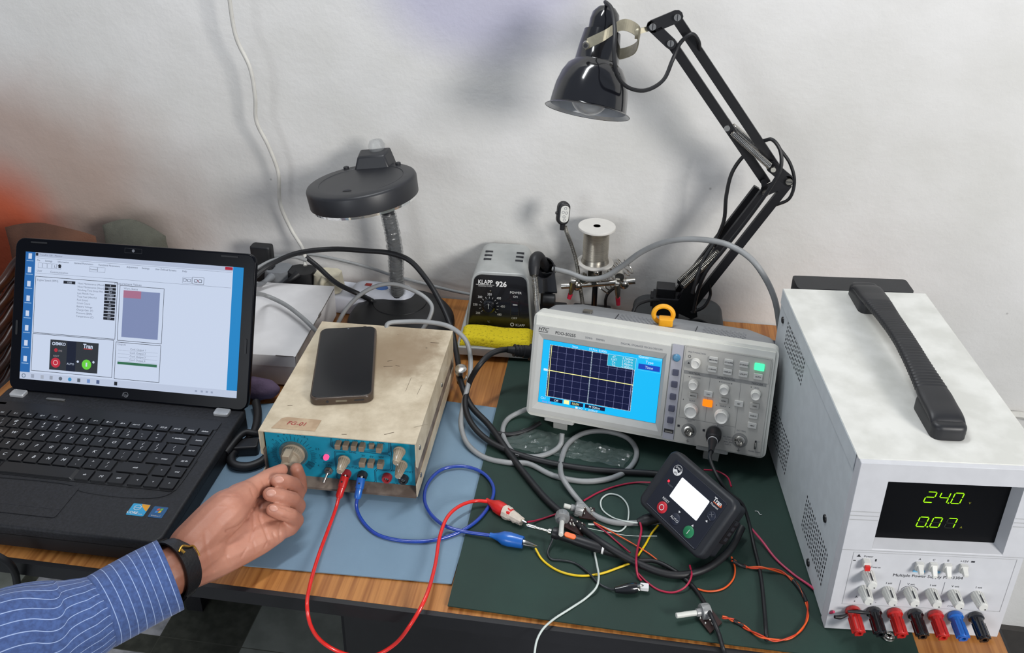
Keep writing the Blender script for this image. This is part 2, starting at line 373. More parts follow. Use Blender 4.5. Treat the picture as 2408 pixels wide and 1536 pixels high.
# ---- wooden chair behind, with the orange cloth
ch = thing('wooden_chair', 'dark brown glossy wooden armchair at the left end of the workbench', 'chair', TR(-1.28, 1.0, -.75))
for k in range(6):
    mb = MB(); mb.tube([V(-90, 735+48*k, 1.06), V(-30, 700+48*k, 1.07), V(14, 655+48*k, 1.085), V(40, 618+46*k, 1.10), V(75, 590+46*k, 1.115)], .0085, 'chair_wood', n=10)
    part('armrest_slat', mb, ch, world=True)
mb = MB(); mb.bx(-1.75, -.893, 1.165, 1.195, -.20, .0, 'chair_wood'); mb.bx(-1.75, -1.25, 1.165, 1.195, -.44, -.2, 'chair_wood'); mb.tube([(-1.55, 1.18, .0), (-1.2, 1.18, .004), (-.893, 1.18, .0)], .016, 'chair_wood', n=10); part('backrest', mb, ch, world=True)
mb = MB(); mb.rbox(-1.75, -1.25, .70, 1.16, -.44, -.40, .03, 'chair_wood', .01); part('seat', mb, ch, world=True)
for x, y in ((-1.72, .72), (-1.28, .72), (-1.72, 1.14), (-1.28, 1.14)):
    mb = MB(); mb.cyl((x, y, -.75), (x, y, -.40), .018, 'chair_wood'); part('leg', mb, ch, world=True)
def cloth(name, x0, x1, y, z0, z1, m, seed, **k):
    nx, nz = 26, 22; vs = []; fs = []; dd = .035
    for s_ in (0, 1):
        for j in range(nz):
            for i in range(nx):
                u = i/(nx-1); v = j/(nz-1); x = x0+(x1-x0)*u; z = z0+(z1-z0)*v
                b = dd*math.sin(PI*min(1, max(0, u)))**.5*math.sin(PI*min(1, v*.9+.1))**.6
                nn = noise.noise(Vector((x*9+seed, z*4, seed)))*.018
                top = -.05*abs(u-.45)**1.5*v
                vs.append((x, y+(b if s_ else -b)+nn, z+top))
    for s_ in (0, 1):
        for j in range(nz-1):
            for i in range(nx-1):
                a = s_*nx*nz+j*nx+i; q = (a, a+1, a+nx+1, a+nx); fs.append(q if s_ == 0 else q[::-1])
    mb = MB(); mb.add(vs, fs, m); return build(name, mb, ang=80, **k)
mat('cloth_orange', 'd8461a', .85, scale=6, color2='8a3414', bump=.3, bscale=500); mat('cloth_brown', '7c5440', .9, scale=6, color2='513528', bump=.3, bscale=400); mat('cloth_olive', '5a5a50', .9, bump=.3, bscale=400)
cloth('orange_cloth', -1.34, -.995, 1.115, .02, .13, 'cloth_orange', 1, label='bright orange cloth hanging over the wooden chair back', cat='cloth')
cloth('brown_cushion', -1.03, -.87, 1.235, -.10, .125, 'cloth_brown', 5, label='brown cushion behind the laptop lid next to the orange cloth', cat='cushion')
cloth('olive_bag', -.862, -.745, 1.245, .0025, .135, 'cloth_olive', 9, label='grey-green bag leaning on the wall behind the laptop', cat='bag')
# wall cable
def cable(name, pts, r, m, label, cat='cable', group=None, n=8, sub=6, parent=None):
    mb = MB(); mb.tube(pts, r, m, n=n, sub=sub); 
    return part(name, mb, parent, world=True, label=label) if parent else build(name, mb, label=label, cat=cat, group=group, ang=80)
pts = [V(*p) for p in ((530, -120, 1.245), (540, 0, 1.255), (556, 90, 1.26), (588, 160, 1.263), (600, 230, 1.266), (603, 285, 1.27), (632, 345, 1.275), (654, 405, 1.28), (659, 480, 1.285), (685, 540, 1.285), (714, 590, 1.272), (718, 625, 1.255))]
cable('wall_cable', pts, .0032, 'white_cable', 'off-white cable running down the wall into the power strip')
mb = MB(); mb.tube([V(2300, 985, 1.30), V(2385, 975, 1.305), V(2440, 985, 1.305), V(2600, 1010, 1.305)], .006, 'white_cable'); build('cable_conduit', mb, label='white cable conduit low on the wall right of the power supply', cat='conduit')
mb = MB(); P = V(2360, 905, WY-.001); mb.M = FRX(P.x, P.y, P.z); mb.ln((0, 0), (.004, .006), .0016, 'ink', 0); mb.ln((.004, .006), (.010, .009), .0012, 'ink', 0)

# ================================================================== POWER SUPPLY
mat('psu_top', 'd9d9d4', .45, var=.03, scale=30, color2='c9c9c3', bump=.03); mat('psu_side', 'c8ced1', .5, var=.03); mat('psu_front', 'c9cace', .5, var=.02)
mat('smoke_glass', '050609', .25, var=.01, spec=.12); mat('handle_black', '1d1e22', .45, var=.08)
psu = thing('power_supply', 'tall white bench power supply showing 24.0 and 0.07 in green digits', 'power supply', TR(.2326, .7029, 0) @ RZ(.0903))
W_, D_, H_ = .174, .330, .219; z0 = .004
mb = MB(); mb.rbox(.0, W_, .014, D_, z0+.002, H_-.0005, .0015, 'psu_side'); part('side_case', mb, psu, bevel=.001)
mb = MB(); mb.bx(-.0008, W_+.0008, .006, D_-.001, H_-.0005, H_+.0008, 'psu_top'); mb.bx(-.0012, -.0002, .013, D_-.001, H_-.02, H_, 'psu_side'); part('top_cover', mb, psu, bevel=.0006)
def holes(mb, pts, r, m):
    for y, z in pts: mb.add([(-.00035, y+r*math.cos(a), z+1.5*r*math.sin(a)) for a in [i*PI/4 for i in range(8)]], [tuple(range(8))[::-1]], m)
mb = MB()
for y0_, z0_v in ((.031, .033), (.203, .164), (.203, .033)):
    for i in range(16):
        for j in range(8): holes(mb, [(y0_+i*.0056, z0_v+j*.0058+(i % 2)*.0015)], .00125, 'ink')
part('vent_holes', mb, psu, kind='stuff')
for y, z in ((.31, .185), (.055, .10), (.075, .018)):
    mb = MB(); mb.lathe([(.0045, 0), (.004, .0015), (.0001, .0022)], 'black', 12, axis_frame((0, y, z), (-1, 0, 0))); part('screw', mb, psu)
mb = MB(); mb.rbox(.018, W_-.012, D_, D_+.034, z0+.02, H_+.001, .005, 'handle_black'); part('rear_heatsink', mb, psu, bevel=.001)
for x in (.02, W_-.02):
    for y in (.03, D_-.03): mb = MB(); mb.cyl((x, y, .0036), (x, y, .0075), .008, 'rubber'); part('foot', mb, psu)
# front bezel
F = FRX(0, 0, z0)
mb = MB(F)
o = mb.rr(0, W_, 0, H_-z0, .0025)
# ring bezel around the display window
def frame_face(mb, outer, inner, w0, w1, m):
    # outer rect at w1, inner rect at w0: sloping reveal
    (a0, b0, a1, b1), (c0, d0, c1, d1) = outer, inner
    vs = [(a0, b0, w1), (a1, b0, w1), (a1, b1, w1), (a0, b1, w1), (c0, d0, w0), (c1, d0, w0), (c1, d1, w0), (c0, d1, w0)]
    mb.add(vs, [(0, 1, 5, 4), (1, 2, 6, 5), (2, 3, 7, 6), (3, 0, 4, 7)], m)
def plate_hole(mb, R, Hh, w0, w1, m):
    a0, b0, a1, b1 = R; c0, d0, c1, d1 = Hh; vs = []
    for w in (w0, w1): vs += [(a0, b0, w), (a1, b0, w), (a1, b1, w), (a0, b1, w), (c0, d0, w), (c1, d0, w), (c1, d1, w), (c0, d1, w)]
    fs = []
    for i in range(4):
        j = (i+1) % 4; fs += [(8+i, 8+j, 12+j, 12+i), (i, 4+i, 4+j, j), (i, j, 8+j, 8+i), (4+j, 4+i, 12+i, 12+j)]
    mb.add(vs, fs, m)
plate_hole(mb, (0, 0, W_, H_-z0), (.0285, .111, .153, .1945), -.014, 0, 'psu_front')
frame_face(mb, (.0285, .111, .153, .1945), (.0292, .1150, .1488, .1943), -.0115, -.0002, 'psu_front')
for z in (.147, .152, .157):
    for a, b in ((0, .0275), (.154, W_)): mb.q(a, z-.0004, b, z+.0004, 'instr_grey', .0003)
mb.ln((0, .1085), (W_, .1085), .0006, 'instr_grey', .0003); mb.fr(.012, .036, W_-.006, .106, .0004, 'instr_grey', .0003)
part('front_bezel', mb, psu, bevel=.0008)
mb = MB(F); mb.bx(.027, .155, .111, .196, -.0125, -.0115, 'smoke_glass'); part('display_window', mb, psu)
SEG = {'0': 'abcdef', '2': 'abged', '4': 'fgbc', '7': 'abc', '8': 'abcdefg'}
def seg7(mb, ch, u, v, w_, h, m, dimm=None, lift=-.0112, sh=.16):
    t = w_*.12; g = t*.4
    def hx(x0, y0, x1, y1):
        d = Vector((x1-x0, y1-y0)); d.normalize(); n = Vector((-d.y, d.x))*t/2; a = Vector((x0, y0))+d*g; b = Vector((x1, y1))-d*g
        pts = [a, a+d*t/2+n, b-d*t/2+n, b, b-d*t/2-n, a+d*t/2-n]
        return [(u+p.x+p.y*sh, v+p.y) for p in pts][::-1]
    s = {'a': (0, h, w_, h), 'b': (w_, h, w_, h/2), 'c': (w_, h/2, w_, 0), 'd': (0, 0, w_, 0), 'e': (0, h/2, 0, 0), 'f': (0, h, 0, h/2), 'g': (0, h/2, w_, h/2)}
    for k, q in s.items():
        if k in SEG[ch]: mb.pg(hx(*q), m, lift)
        elif dimm: mb.pg(hx(*q), dimm, lift-.00005)
mb = MB(F); G = em('a8ff10', 1.25); mat('seg_off', '1a1f16', .4)
for ch_, u in (('2', .0665), ('4', .0795), ('0', .092)): seg7(mb, ch_, u+.0045, .1622, .0085, .0128, G)
for ch_, u in (('0', .0655), ('0', .0785), ('7', .0925)): seg7(mb, ch_, u+.0045, .1315, .0085, .0122, G, 'seg_off')
mb.disc(.0945, .1624, .0008, G, -.0111); mb.disc(.0810, .1317, .0008, G, -.0111)
Y2 = em('a0a030', .8); mb.text('V', .1145, .1635, .0035, Y2, -.0111); mb.text('A', .1130, .1330, .0035, Y2, -.0111)
part('digits', mb, psu, label='glowing green digits 24.0 and 0.07')
mb = MB(F)
mb.text('Power', .027, .101, .0034, 'ink'); mb.text('Coarse', .036, .0875, .0034, 'ink'); mb.pg([(.0155, .100), (.0195, .100), (.0175, .1035)], 'ink')
mb.q(.013, .0945, .0155, .0955, 'ink'); mb.q(.034, .095, .0355, .098, 'ink')
for t, u in (('A', .0765), ('C', .0900), ('B', .1035), ('+15V', .119)): mb.text(t, u, .1005, .0036, 'ink')
mb.q(.1255, .0995, .129, .1015, 'ink'); mb.q(.0725, .0835, .0845, .0862, 'blue_tag') if 'blue_tag' in MATS else None
mb.text('Multiple Power Supply PSD3304', .0885, .0785, .0052, 'ink')
for t, u in (('V set', .0745), ('I set', .053), ('I set', .096), ('V set', .1176), ('I set', .1405)): mb.text(t, u, .0672, .0036, 'ink')
mb.ln((.0635, .072), (.0635, .056), .0004, 'ink_grey'); mb.ln((.1065, .072), (.1065, .056), .0004, 'ink_grey')
mb.disc(.0745, .0555, .0095, 'ink', r0=.009, a0=25, a1=155)
mb.text('A', .0245, .0465, .0042, 'ink'); mb.text('C', .0655, .0465, .0042, 'ink'); mb.text('B', .110, .0465, .0042, 'ink'); mb.text('1A', .1285, .0465, .0045, 'ink')
for i, u in enumerate((.0236, .0446, .0652, .0857, .1056, .146)): mb.text('+-'[i % 2] if i < 5 else '-', u, .0405, .0045, 'ink')
mb.text('COM', .119, .0400, .003, 'ink_grey')
part('front_print', mb, psu)
mat('blue_tag', '6fb7dd', .5); mb = MB(F); mb.q(.0725, .0835, .0845, .0862, 'blue_tag', .0003); mb.q(.0935, .0835, .099, .0862, 'blue_tag', .0003); part('blue_marking', mb, psu)
mb = MB(F); mb.rbox(.0215, .0285, .0915, .0985, 0, .006, .001, 'instr_white'); b_ = part('power_button', mb, psu)
mb = MB(F); mb.rbox(.0225, .0275, .090, .0955, 0, .0085, .0006, 'red_plastic'); part('button_cap', mb, b_, label='red power button cap')
for u, dn in ((.0765, 0), (.0900, 1), (.1035, 1), (.119, 0)):
    mb = MB(F); mb.rbox(u-.0035, u+.0035, .0885, .0975, 0, .004, .0006, 'instr_white')
    mb.add([(u-.0025, .0965, .004), (u+.0025, .0965, .004), (u-.0025, .0895, .004), (u+.0025, .0895, .004), (u-.0022, .0925-.003*dn, .010), (u+.0022, .0925-.003*dn, .010), (u-.0022, .0895-.003*dn, .010), (u+.0022, .0895-.003*dn, .010)],
           [(0, 4, 5, 1), (2, 3, 7, 6), (4, 6, 7, 5), (0, 2, 6, 4), (1, 5, 7, 3)], 'instr_white')
    part('rocker_switch', mb, psu, bevel=.0004)
def knob(u, v, F, root, r=.0062, h=.0165, m='instr_white', cap=None, ribs=18, dot='ink', taper=.82, name='knob', skirt=0.):
    mb = MB(F @ TR(u, v, 0)); prof = [(r, 0), (r*taper, h*.93), (r*taper*.88, h), (.00001, h)]
    if skirt: prof = [(r+skirt, 0), (r+skirt, .0015), (r, .002)]+prof[1:]
    mb.lathe(prof, m, 24)
    for i in range(ribs):
        a = 2*PI*i/ribs; c, s_ = math.cos(a), math.sin(a)
        mb.add([((r-.0002)*c-.0004*-s_*1, (r-.0002)*s_-.0004*c, .001), ((r+.0006)*c, (r+.0006)*s_, .001), ((r-.0002)*c+.0004*-s_, (r-.0002)*s_+.0004*c, .001),
                ((r*taper-.0002)*c-.0004*-s_, (r*taper-.0002)*s_-.0004*c, h*.9), ((r*taper+.0005)*c, (r*taper+.0005)*s_, h*.9), ((r*taper-.0002)*c+.0004*-s_, (r*taper-.0002)*s_+.0004*c, h*.9)], [(0, 1, 4, 3), (1, 2, 5, 4), (3, 4, 5)], m)
    k = part(name, mb, root)
    if dot:
        mb = MB(F @ TR(u, v, 0)); mb.disc(r*.35, -r*.35, r*.13, dot, h+.0002); mb.bx(-.0004, .0004, r*taper-.0004, r*taper+.0009, h*.3, h*.85, dot); part('pointer_mark', mb, k)
    return k
for u, v in ((.0297, .0788), (.030, .0575), (.0532, .0575), (.0745, .0580), (.0960, .0578), (.1176, .0575), (.1405, .0572)): knob(u, v, F, psu, r=.0058)
def binding(u, v, col, F, root):
    mb = MB(F @ TR(u, v, 0) @ RX(.16)); mb.lathe([(.0072, 0), (.0078, .001), (.0078, .004), (.0062, .0052), (.0058, .008), (.0058, .024), (.0042, .0255), (.0042, .0262), (.0022, .0262), (.0022, .021), (.00001, .021)], col, 20)
    for i in range(6):
        a = i*PI/3+.2; c, s_ = math.cos(a), math.sin(a); mb.cyl((.0055*c, .0055*s_, .009), (.0055*c, .0055*s_, .025), .0013, col, n=6)
    return part('binding_post', mb, root)
mat('red_post', 'b81f1c', .3, coat=.3); mat('blue_post', '1560b8', .3, coat=.3)
for i, (u, c_) in enumerate(zip((.0236, .0446, .0652, .0857, .1056, .1252, .1455), ('red_post', 'black_gloss', 'red_post', 'black_gloss', 'red_post', 'blue_post', 'black_gloss'))): binding(u, .0285, c_, F, psu)
# handle
hx, N_ = .094, 40; vs = []; fs = []
mb = MB()
pts = [(.040, 0.0), (.05, .013), (.075, .0165), (.12, .020), (.18, .023), (.24, .020), (.285, .0165), (.312, .013), (.325, 0.)]
C_ = catmull([(hx, y, H_+.001+z) for y, z in pts], 36); n = 20
for i, p in enumerate(C_):
    t = (p.y-.04)/.285; wv = .0122+.0046*min(1, abs(t-.5)/.34)**2; th = .005
    if t <= 0.01 or t >= .985: wv = .013
    rib = .00045*math.sin(p.y*2*PI/.0048) if .19 < t < .80 else 0
    for k in range(n):
        a = 2*PI*k/n; cx_ = math.copysign(abs(math.cos(a))**.5, math.cos(a)); sx_ = math.copysign(abs(math.sin(a))**.7, math.sin(a))
        vs.append((p.x+(wv+rib)*cx_, p.y, max(H_+.0012, p.z+(th+rib)*sx_)))
for i in range(len(C_)-1):
    for k in range(n): fs.append((i*n+k, i*n+(k+1) % n, (i+1)*n+(k+1) % n, (i+1)*n+k))
fs.append(tuple(range(n))); fs.append(tuple((len(C_)-1)*n+k for k in range(n))[::-1]); mb.add(vs, fs, 'handle_black')
hd = part('handle', mb, psu, ang=60)
for y0, y1 in ((.037, .094), (.272, .327)):
    mb = MB(); mb.rbox(hx-.017, hx+.017, y0, y1, H_+.0009, H_+.0165, .009, 'handle_black', .005); part('handle_end', mb, hd, bevel=.0005)

# ================================================================== FUNCTION GENERATOR
def grimy(name, c1, c2, c3, cx, cy, sx, sy):
    m = bpy.data.materials.new(name); m.use_nodes = True; nt = m.node_tree; N = nt.nodes; L = nt.links; b = N['Principled BSDF']; b.inputs['Roughness'].default_value = .5
    tc = N.new('ShaderNodeTexCoord'); o = tc.outputs['Object']
    n1 = N.new('ShaderNodeTexNoise'); n1.inputs['Scale'].default_value = 22; n1.inputs['Detail'].default_value = 8; n1.inputs['Roughness'].default_value = .65; L.new(o, n1.inputs['Vector'])
    cr = N.new('ShaderNodeValToRGB'); cr.color_ramp.elements[0].position = .35; cr.color_ramp.elements[1].position = .6; cr.color_ramp.elements[0].color = (*lin(c2), 1); cr.color_ramp.elements[1].color = (*lin(c1), 1); L.new(n1.outputs['Fac'], cr.inputs[0])
    mp = N.new('ShaderNodeMapping'); mp.inputs['Location'].default_value = (-cx/sx, -cy/sy, 0); mp.inputs['Scale'].default_value = (1/sx, 1/sy, 0); L.new(o, mp.inputs[0])
    ad = N.new('ShaderNodeVectorMath'); ad.operation = 'MULTIPLY_ADD'; ad.inputs[1].default_value = (.9, .9, 0); L.new(n1.outputs['Color'], ad.inputs[0]); L.new(mp.outputs[0], ad.inputs[2])
    sb = N.new('ShaderNodeVectorMath'); sb.operation = 'SUBTRACT'; sb.inputs[1].default_value = (.45, .45, 0); L.new(ad.outputs[0], sb.inputs[0])
    g = N.new('ShaderNodeTexGradient'); g.gradient_type = 'SPHERICAL'; L.new(sb.outputs[0], g.inputs[0])
    r = N.new('ShaderNodeMapRange'); r.interpolation_type = 'SMOOTHSTEP'; r.inputs[2].default_value = .7; r.inputs[4].default_value = .8; L.new(g.outputs['Fac'], r.inputs[0])
    mx = N.new('ShaderNodeMix'); mx.data_type = 'RGBA'; mx.inputs[7].default_value = (*lin(c3), 1); L.new(r.outputs[0], mx.inputs[0]); L.new(cr.outputs[0], mx.inputs[6])
    # chips
    n2 = N.new('ShaderNodeTexNoise'); n2.inputs['Scale'].default_value = 60; n2.inputs['Detail'].default_value = 2; L.new(o, n2.inputs['Vector'])
    c2_ = N.new('ShaderNodeMapRange'); c2_.inputs[1].default_value = .73; c2_.inputs[2].default_value = .77; L.new(n2.outputs['Fac'], c2_.inputs[0])
    m2 = N.new('ShaderNodeMix'); m2.data_type = 'RGBA'; m2.inputs[7].default_value = (*lin('4c3f33'), 1); L.new(c2_.outputs[0], m2.inputs[0]); L.new(mx.outputs[2], m2.inputs[6]); L.new(m2.outputs[2], b.inputs['Base Color'])
    MATS[name] = m
grimy('beige_paint', 'cfc2aa', 'b3a48b', '846e54', .130, .185, .085, .095); mat('rust_grey', '85776b', .6, var=.2, scale=40, color2='5e4f45'); mat('panel_blue', '1596b4', .42, var=.05, scale=25, color2='1287a4')
mat('print_dark', '0d3f58', .6); mat('knob_beige', 'a1937f', .45, var=.05); mat('key_beige', '8f7d69', .5, var=.08)
fg = thing('function_generator', 'old beige metal function generator with a turquoise front panel', 'function generator', TR(-.4137, .8158, 0) @ RZ(.027))
W_, D_, H_ = .1905, .250, .0892; zb = .012
mb = MB(); t = .0012
mb.bx(0, W_, 0, D_, H_-t, H_, 'beige_paint')
for x in (0, W_-t):
    mb.add([(x, 0, H_-t), (x+t, 0, H_-t), (x+t, 0, .055), (x, 0, .055), (x, D_, H_-t), (x+t, D_, H_-t), (x+t, D_, .050), (x, D_, .050), (x, .006, .048), (x+t, .006, .048), (x, .02, .050), (x+t, .02, .050)],
           [(0, 3, 2, 1), (3, 8, 9, 2), (8, 10, 11, 9), (0, 4, 7, 10, 8, 3), (1, 2, 9, 11, 6, 5), (4, 5, 6, 7), (10, 7, 6, 11), (0, 1, 5, 4)], 'beige_paint')
    mb.bx(x, x+t, -.002, D_, .0115, .030, 'beige_paint')
mb.bx(0, W_, D_-t, D_, .012, H_-t, 'beige_paint')
cover_mb = mb
mb = MB(); mb.bx(.0015, W_-.0015, -.004, D_-.002, .0105, .012, 'rust_grey'); mb.bx(.0015, W_-.0015, .010, .0112, .012, .019, 'rust_grey')
mb.add([(.0015, -.004, .0135), (W_-.0015, -.004, .0135), (W_-.0015, .010, .019), (.0015, .010, .019), (.0015, -.004, .0118), (W_-.0015, -.004, .0118)], [(0, 1, 2, 3), (4, 5, 1, 0)], 'rust_grey')
for x in (.0013, W_-.0033): mb.bx(x, x+.002, .004, D_-.004, .012, .058, 'rust_grey')
part('chassis', mb, fg)
for x in (.02, W_-.02):
    for y in (.03, D_-.03): mb = MB(); mb.cyl((x, y, .0018), (x, y, .0105), .007, 'rubber'); part('foot', mb, fg)
F = FRX(0, .009, 0)
mb = MB(F); mb.bx(.0035, W_-.0035, .0185, H_-.0012, -.002, 0, 'panel_blue'); part('front_panel', mb, fg)
F = FRX(-.0032, .009, .0077)     # v measured from the case bottom, as read off the panel
mb = MB(FRX(-.0034, .009, .0050))
def pl(pts, t=.0006, m='print_dark'):
    for a, b in zip(pts, pts[1:]): mb.ln(a, b, t, m)
for dx in (0, .0016):
    pl([(.0897-dx, .075), (.0897-dx, .0635), (.0915, .0605-dx), (.157, .0605-dx), (.1590+dx, .063), (.159+dx, .0755)])
pl([(.105, .056), (.0925, .056), (.0915, .054), (.0915, .016), (.0935, .0135), (.138, .0135), (.1395, .0155), (.1395, .031), (.142, .0345), (.158, .0345), (.160, .037), (.160, .0565), (.157, .0575), (.123, .0575)])
pl([(.105, .0545), (.0935, .0545), (.0930, .053), (.0930, .0165)]); pl([(.1408, .012), (.1410, .030), (.143, .033), (.160, .033), (.1618, .036), (.1618, .0765)])
for t_, u, v, s_ in (('1', .0985, .0735, .0046), ('10', .108, .0735, .0046), ('100', .118, .0735, .0046), ('1K', .1275, .0735, .0046), ('10K', .1385, .0735, .0046), ('100K', .1495, .0735, .0046),
                     ('SINE', .114, .0565, .0046), ('3V', .1268, .0525, .0044), ('6V', .1372, .0525, .0044), ('30V', .1487, .0525, .0044), ('AMPLITUDE', .111, .0335, .0044), ('ON', .0825, .0335, .0046),
                     ('POWER', .0825, .0375, .0034), ('SYM', .1668, .0545, .0048), ('AMPL', .1650, .0340, .0042), ('OFFSET', .181, .034, .0038), ('OUT', .164, .0135, .0038), ('FREQUENCY', .0645, .0095, .0044)):
    mb.text(t_, u, v, s_, 'print_dark')
dc = (.0405, .045)
for i in range(74):
    a = math.radians(222-i*3.55); k = i < 24 or i > 58 or i % 3 == 0
    if not k: continue
    r0 = .0215; r1 = .027 if i % 4 else .029
    mb.ln((dc[0]+r0*math.cos(a), dc[1]+r0*math.sin(a)), (dc[0]+r1*math.cos(a), dc[1]+r1*math.sin(a)), .0005, 'print_dark')
for t_, a in (('.4', 140), ('.6', 122), ('.8', 108), ('1.0', 96), ('1.2', 84), ('1.4', 74), ('1.8', 64), ('2', 54), ('2.5', 22), ('3', 5), ('4', -25), ('.2', 165), ('.1', 185)):
    a = math.radians(a); mb.text(t_, dc[0]+.0325*math.cos(a), dc[1]+.0315*math.sin(a), .0042, 'print_dark')
for i in range(9): a = math.radians(-48+i*3); mb.ln((dc[0]+.019*math.cos(a), dc[1]+.019*math.sin(a)), (dc[0]+.028*math.cos(a), dc[1]+.028*math.sin(a)), .0007, 'print_dark')
part('front_print', mb, fg)
mb = MB(F @ TR(dc[0], dc[1], 0))
mb.lathe([(.0145, 0), (.0145, .003), (.013, .004), (.0125, .0115), (.0105, .0125), (.0095, .0125), (.0078, .028), (.0068, .029), (.00001, .029)], 'knob_beige', 26)
mb.bx(-.0042, .0042, -.0165, .016, .012, .0265, 'knob_beige')
for i in range(30): a = 2*PI*i/30; mb.cyl((.0128*math.cos(a), .0128*math.sin(a), .003), (.0124*math.cos(a), .0124*math.sin(a), .0115), .0006, 'knob_beige', n=5)
dk = part('frequency_dial', mb, fg, bevel=.0006)
mat('clear_dial', 'b5c0bb', .15, trans=.85, alpha=.75, var=.02); mb = MB(F @ TR(dc[0], dc[1], 0)); mb.lathe([(.018, .0012), (.018, .0022), (.012, .0024)], 'clear_dial', 30); part('dial_skirt', mb, dk)
mb = MB(F); mb.lathe([(.0034, 0), (.0034, .003), (.0025, .005), (.00001, .0058)], em('ff4a80', 1.5), 14, TR(.0812, .0441, 0)); part('power_light', mb, fg, label='glowing pink-red indicator light')
mb = MB(F @ TR(.0824, .023, 0)); mb.lathe([(.0058, 0), (.0058, .0016), (.0036, .0018), (.0036, .0055), (.0025, .006)], 'steel', 6); mb.cyl((0, 0, .005), (-.003, -.0075, .014), .0014, 'chrome', .0019, n=10); part('toggle_switch', mb, fg)
for i, u in enumerate((.0985, .108, .118, .1275, .1385, .1485)):
    mb = MB(F); h = .0035 if i == 4 else .0095; mb.rbox(u-.0032, u+.0032, .0632, .0702, 0, h, .0008, 'key_beige', .0007); part('range_button', mb, fg, label='pushed-in range button' if i == 4 else None)
for u in (.1268, .1372, .1487):
    mb = MB(F); mb.rbox(u-.0036, u+.0036, .0395, .0468, 0, .0095, .0008, 'key_beige', .0007); part('attenuator_button', mb, fg)
for u, v in ((.104, .0442), (.173, .0665), (.1742, .045)):
    knob(u, v, F @ RX(.08), fg, r=.0062, h=.020, m='knob_beige', ribs=16, dot='print_white', taper=.62, skirt=.0012)
mat('socket_black', '2a2a2e', .4); mat('socket_red', '9c2b30', .4)
for u, c_, plug in ((.1043, 'socket_red', 1), (.1245, 'socket_black', 1), (.1549, 'socket_red', 0), (.1752, 'socket_black', 0)):
    mb = MB(F @ TR(u, .0212, 0)); mb.lathe([(.0062, 0), (.0062, .004), (.0052, .0065), (.0032, .0065), (.0030, .002), (.00001, .002)], c_, 22); sk = part('socket', mb, fg)
    if not plug: mb = MB(F @ TR(u, .0212, 0)); mb.lathe([(.0022, .0021), (.0021, .0045), (.0012, .0045), (.001, .0022)], 'chrome', 14); part('contact_sleeve', mb, sk)
mat('label_tape', 'b9a184', .55, var=.06, color2='a68c70'); mb = MB(TR(0, 0, H_)); mb.pg([(.0135, .0063), (.0670, .0073), (.0685, .0290), (.0255, .0294), (.0200, .0265)], 'label_tape', .0003)
mb.text('FG-01', .040, .0185, .0095, mat('pen_red', 'a3262c', .6), .0006, shear=.25); part('name_label', mb, fg, label='taped paper label with red handwriting FG-01')
for y, z in ((.018, .070), (.018, .028), (.16, .060)):
    mb = MB(); mb.lathe([(.0032, 0), (.003, .0012), (.0001, .0016)], 'steel', 12, axis_frame((W_, y, z), (1, 0, 0))); part('screw', mb, fg)
    mb = MB(); mb.lathe([(.0032, 0), (.003, .0012), (.0001, .0016)], 'steel', 12, axis_frame((0, y, z), (-1, 0, 0))); part('screw', mb, fg)
mb = MB(TR(0, 0, H_)); R_ = random.Random(3)
for (x, y, a, l) in ((.045, .0085, .6, .008), (.018, .052, .1, .006), (.150, .012, .5, .012), (.182, .030, .5, .018), (.165, .216, .0, .012), (.115, .150, .2, .012), (.13, .155, -.2, .006), (.117, .163, .5, .007), (.10, .006, .1, .006), (.172, .095, 1.5, .02), (.156, .10, 1.55, .03)):
    mb.ln((x, y), (x+l*math.cos(a), y+l*math.sin(a)), .0008 if l < .015 else .0003, mat('scratch', '5a4836', .7), .0002)
cover_mb.v += mb.v; k0 = len(cover_mb.v)-len(mb.v); i0 = cover_mb.mid('scratch'); cover_mb.f += [tuple(k0+q for q in f) for f in mb.f]; cover_mb.mi += [i0]*len(mb.f); part('cover', cover_mb, fg)

# ---- phone lying on it
mat('phone_glass', '17181b', .22, var=.02, bump=.0); mat('phone_case', '5b4c40', .25, alpha=.85, trans=.3, var=.05)
PH = TR(-.3697, .8711, H_+.0006) @ RZ(.2482); ph = thing('smartphone', 'dark smartphone in a smoky clear case lying on the beige function generator', 'phone', PH)
mb = MB(); mb.rbox(0, .078, 0, .166, 0, .0098, .011, 'phone_case', .0025, top='phone_case'); part('case', mb, ph)
mb = MB(); mb.rbox(.0022, .0758, .0024, .1636, .0090, .0103, .0095, 'phone_glass', .0004); part('screen', mb, ph)
mb = MB(TR(0, 0, .0104)); mb.disc(.039, .1595, .0013, 'ink_grey'); part('selfie_camera', mb, ph)
mb = MB(FRX(0, 0, 0)); mb.rbox(.032, .046, .0035, .0062, .0, .0003, .001, 'steel'); mb.disc(.022, .0048, .0017, 'ink', .0003); mb.rbox(.055, .067, .0040, .0058, 0, .0003, .0006, 'ink'); part('port', mb, ph)

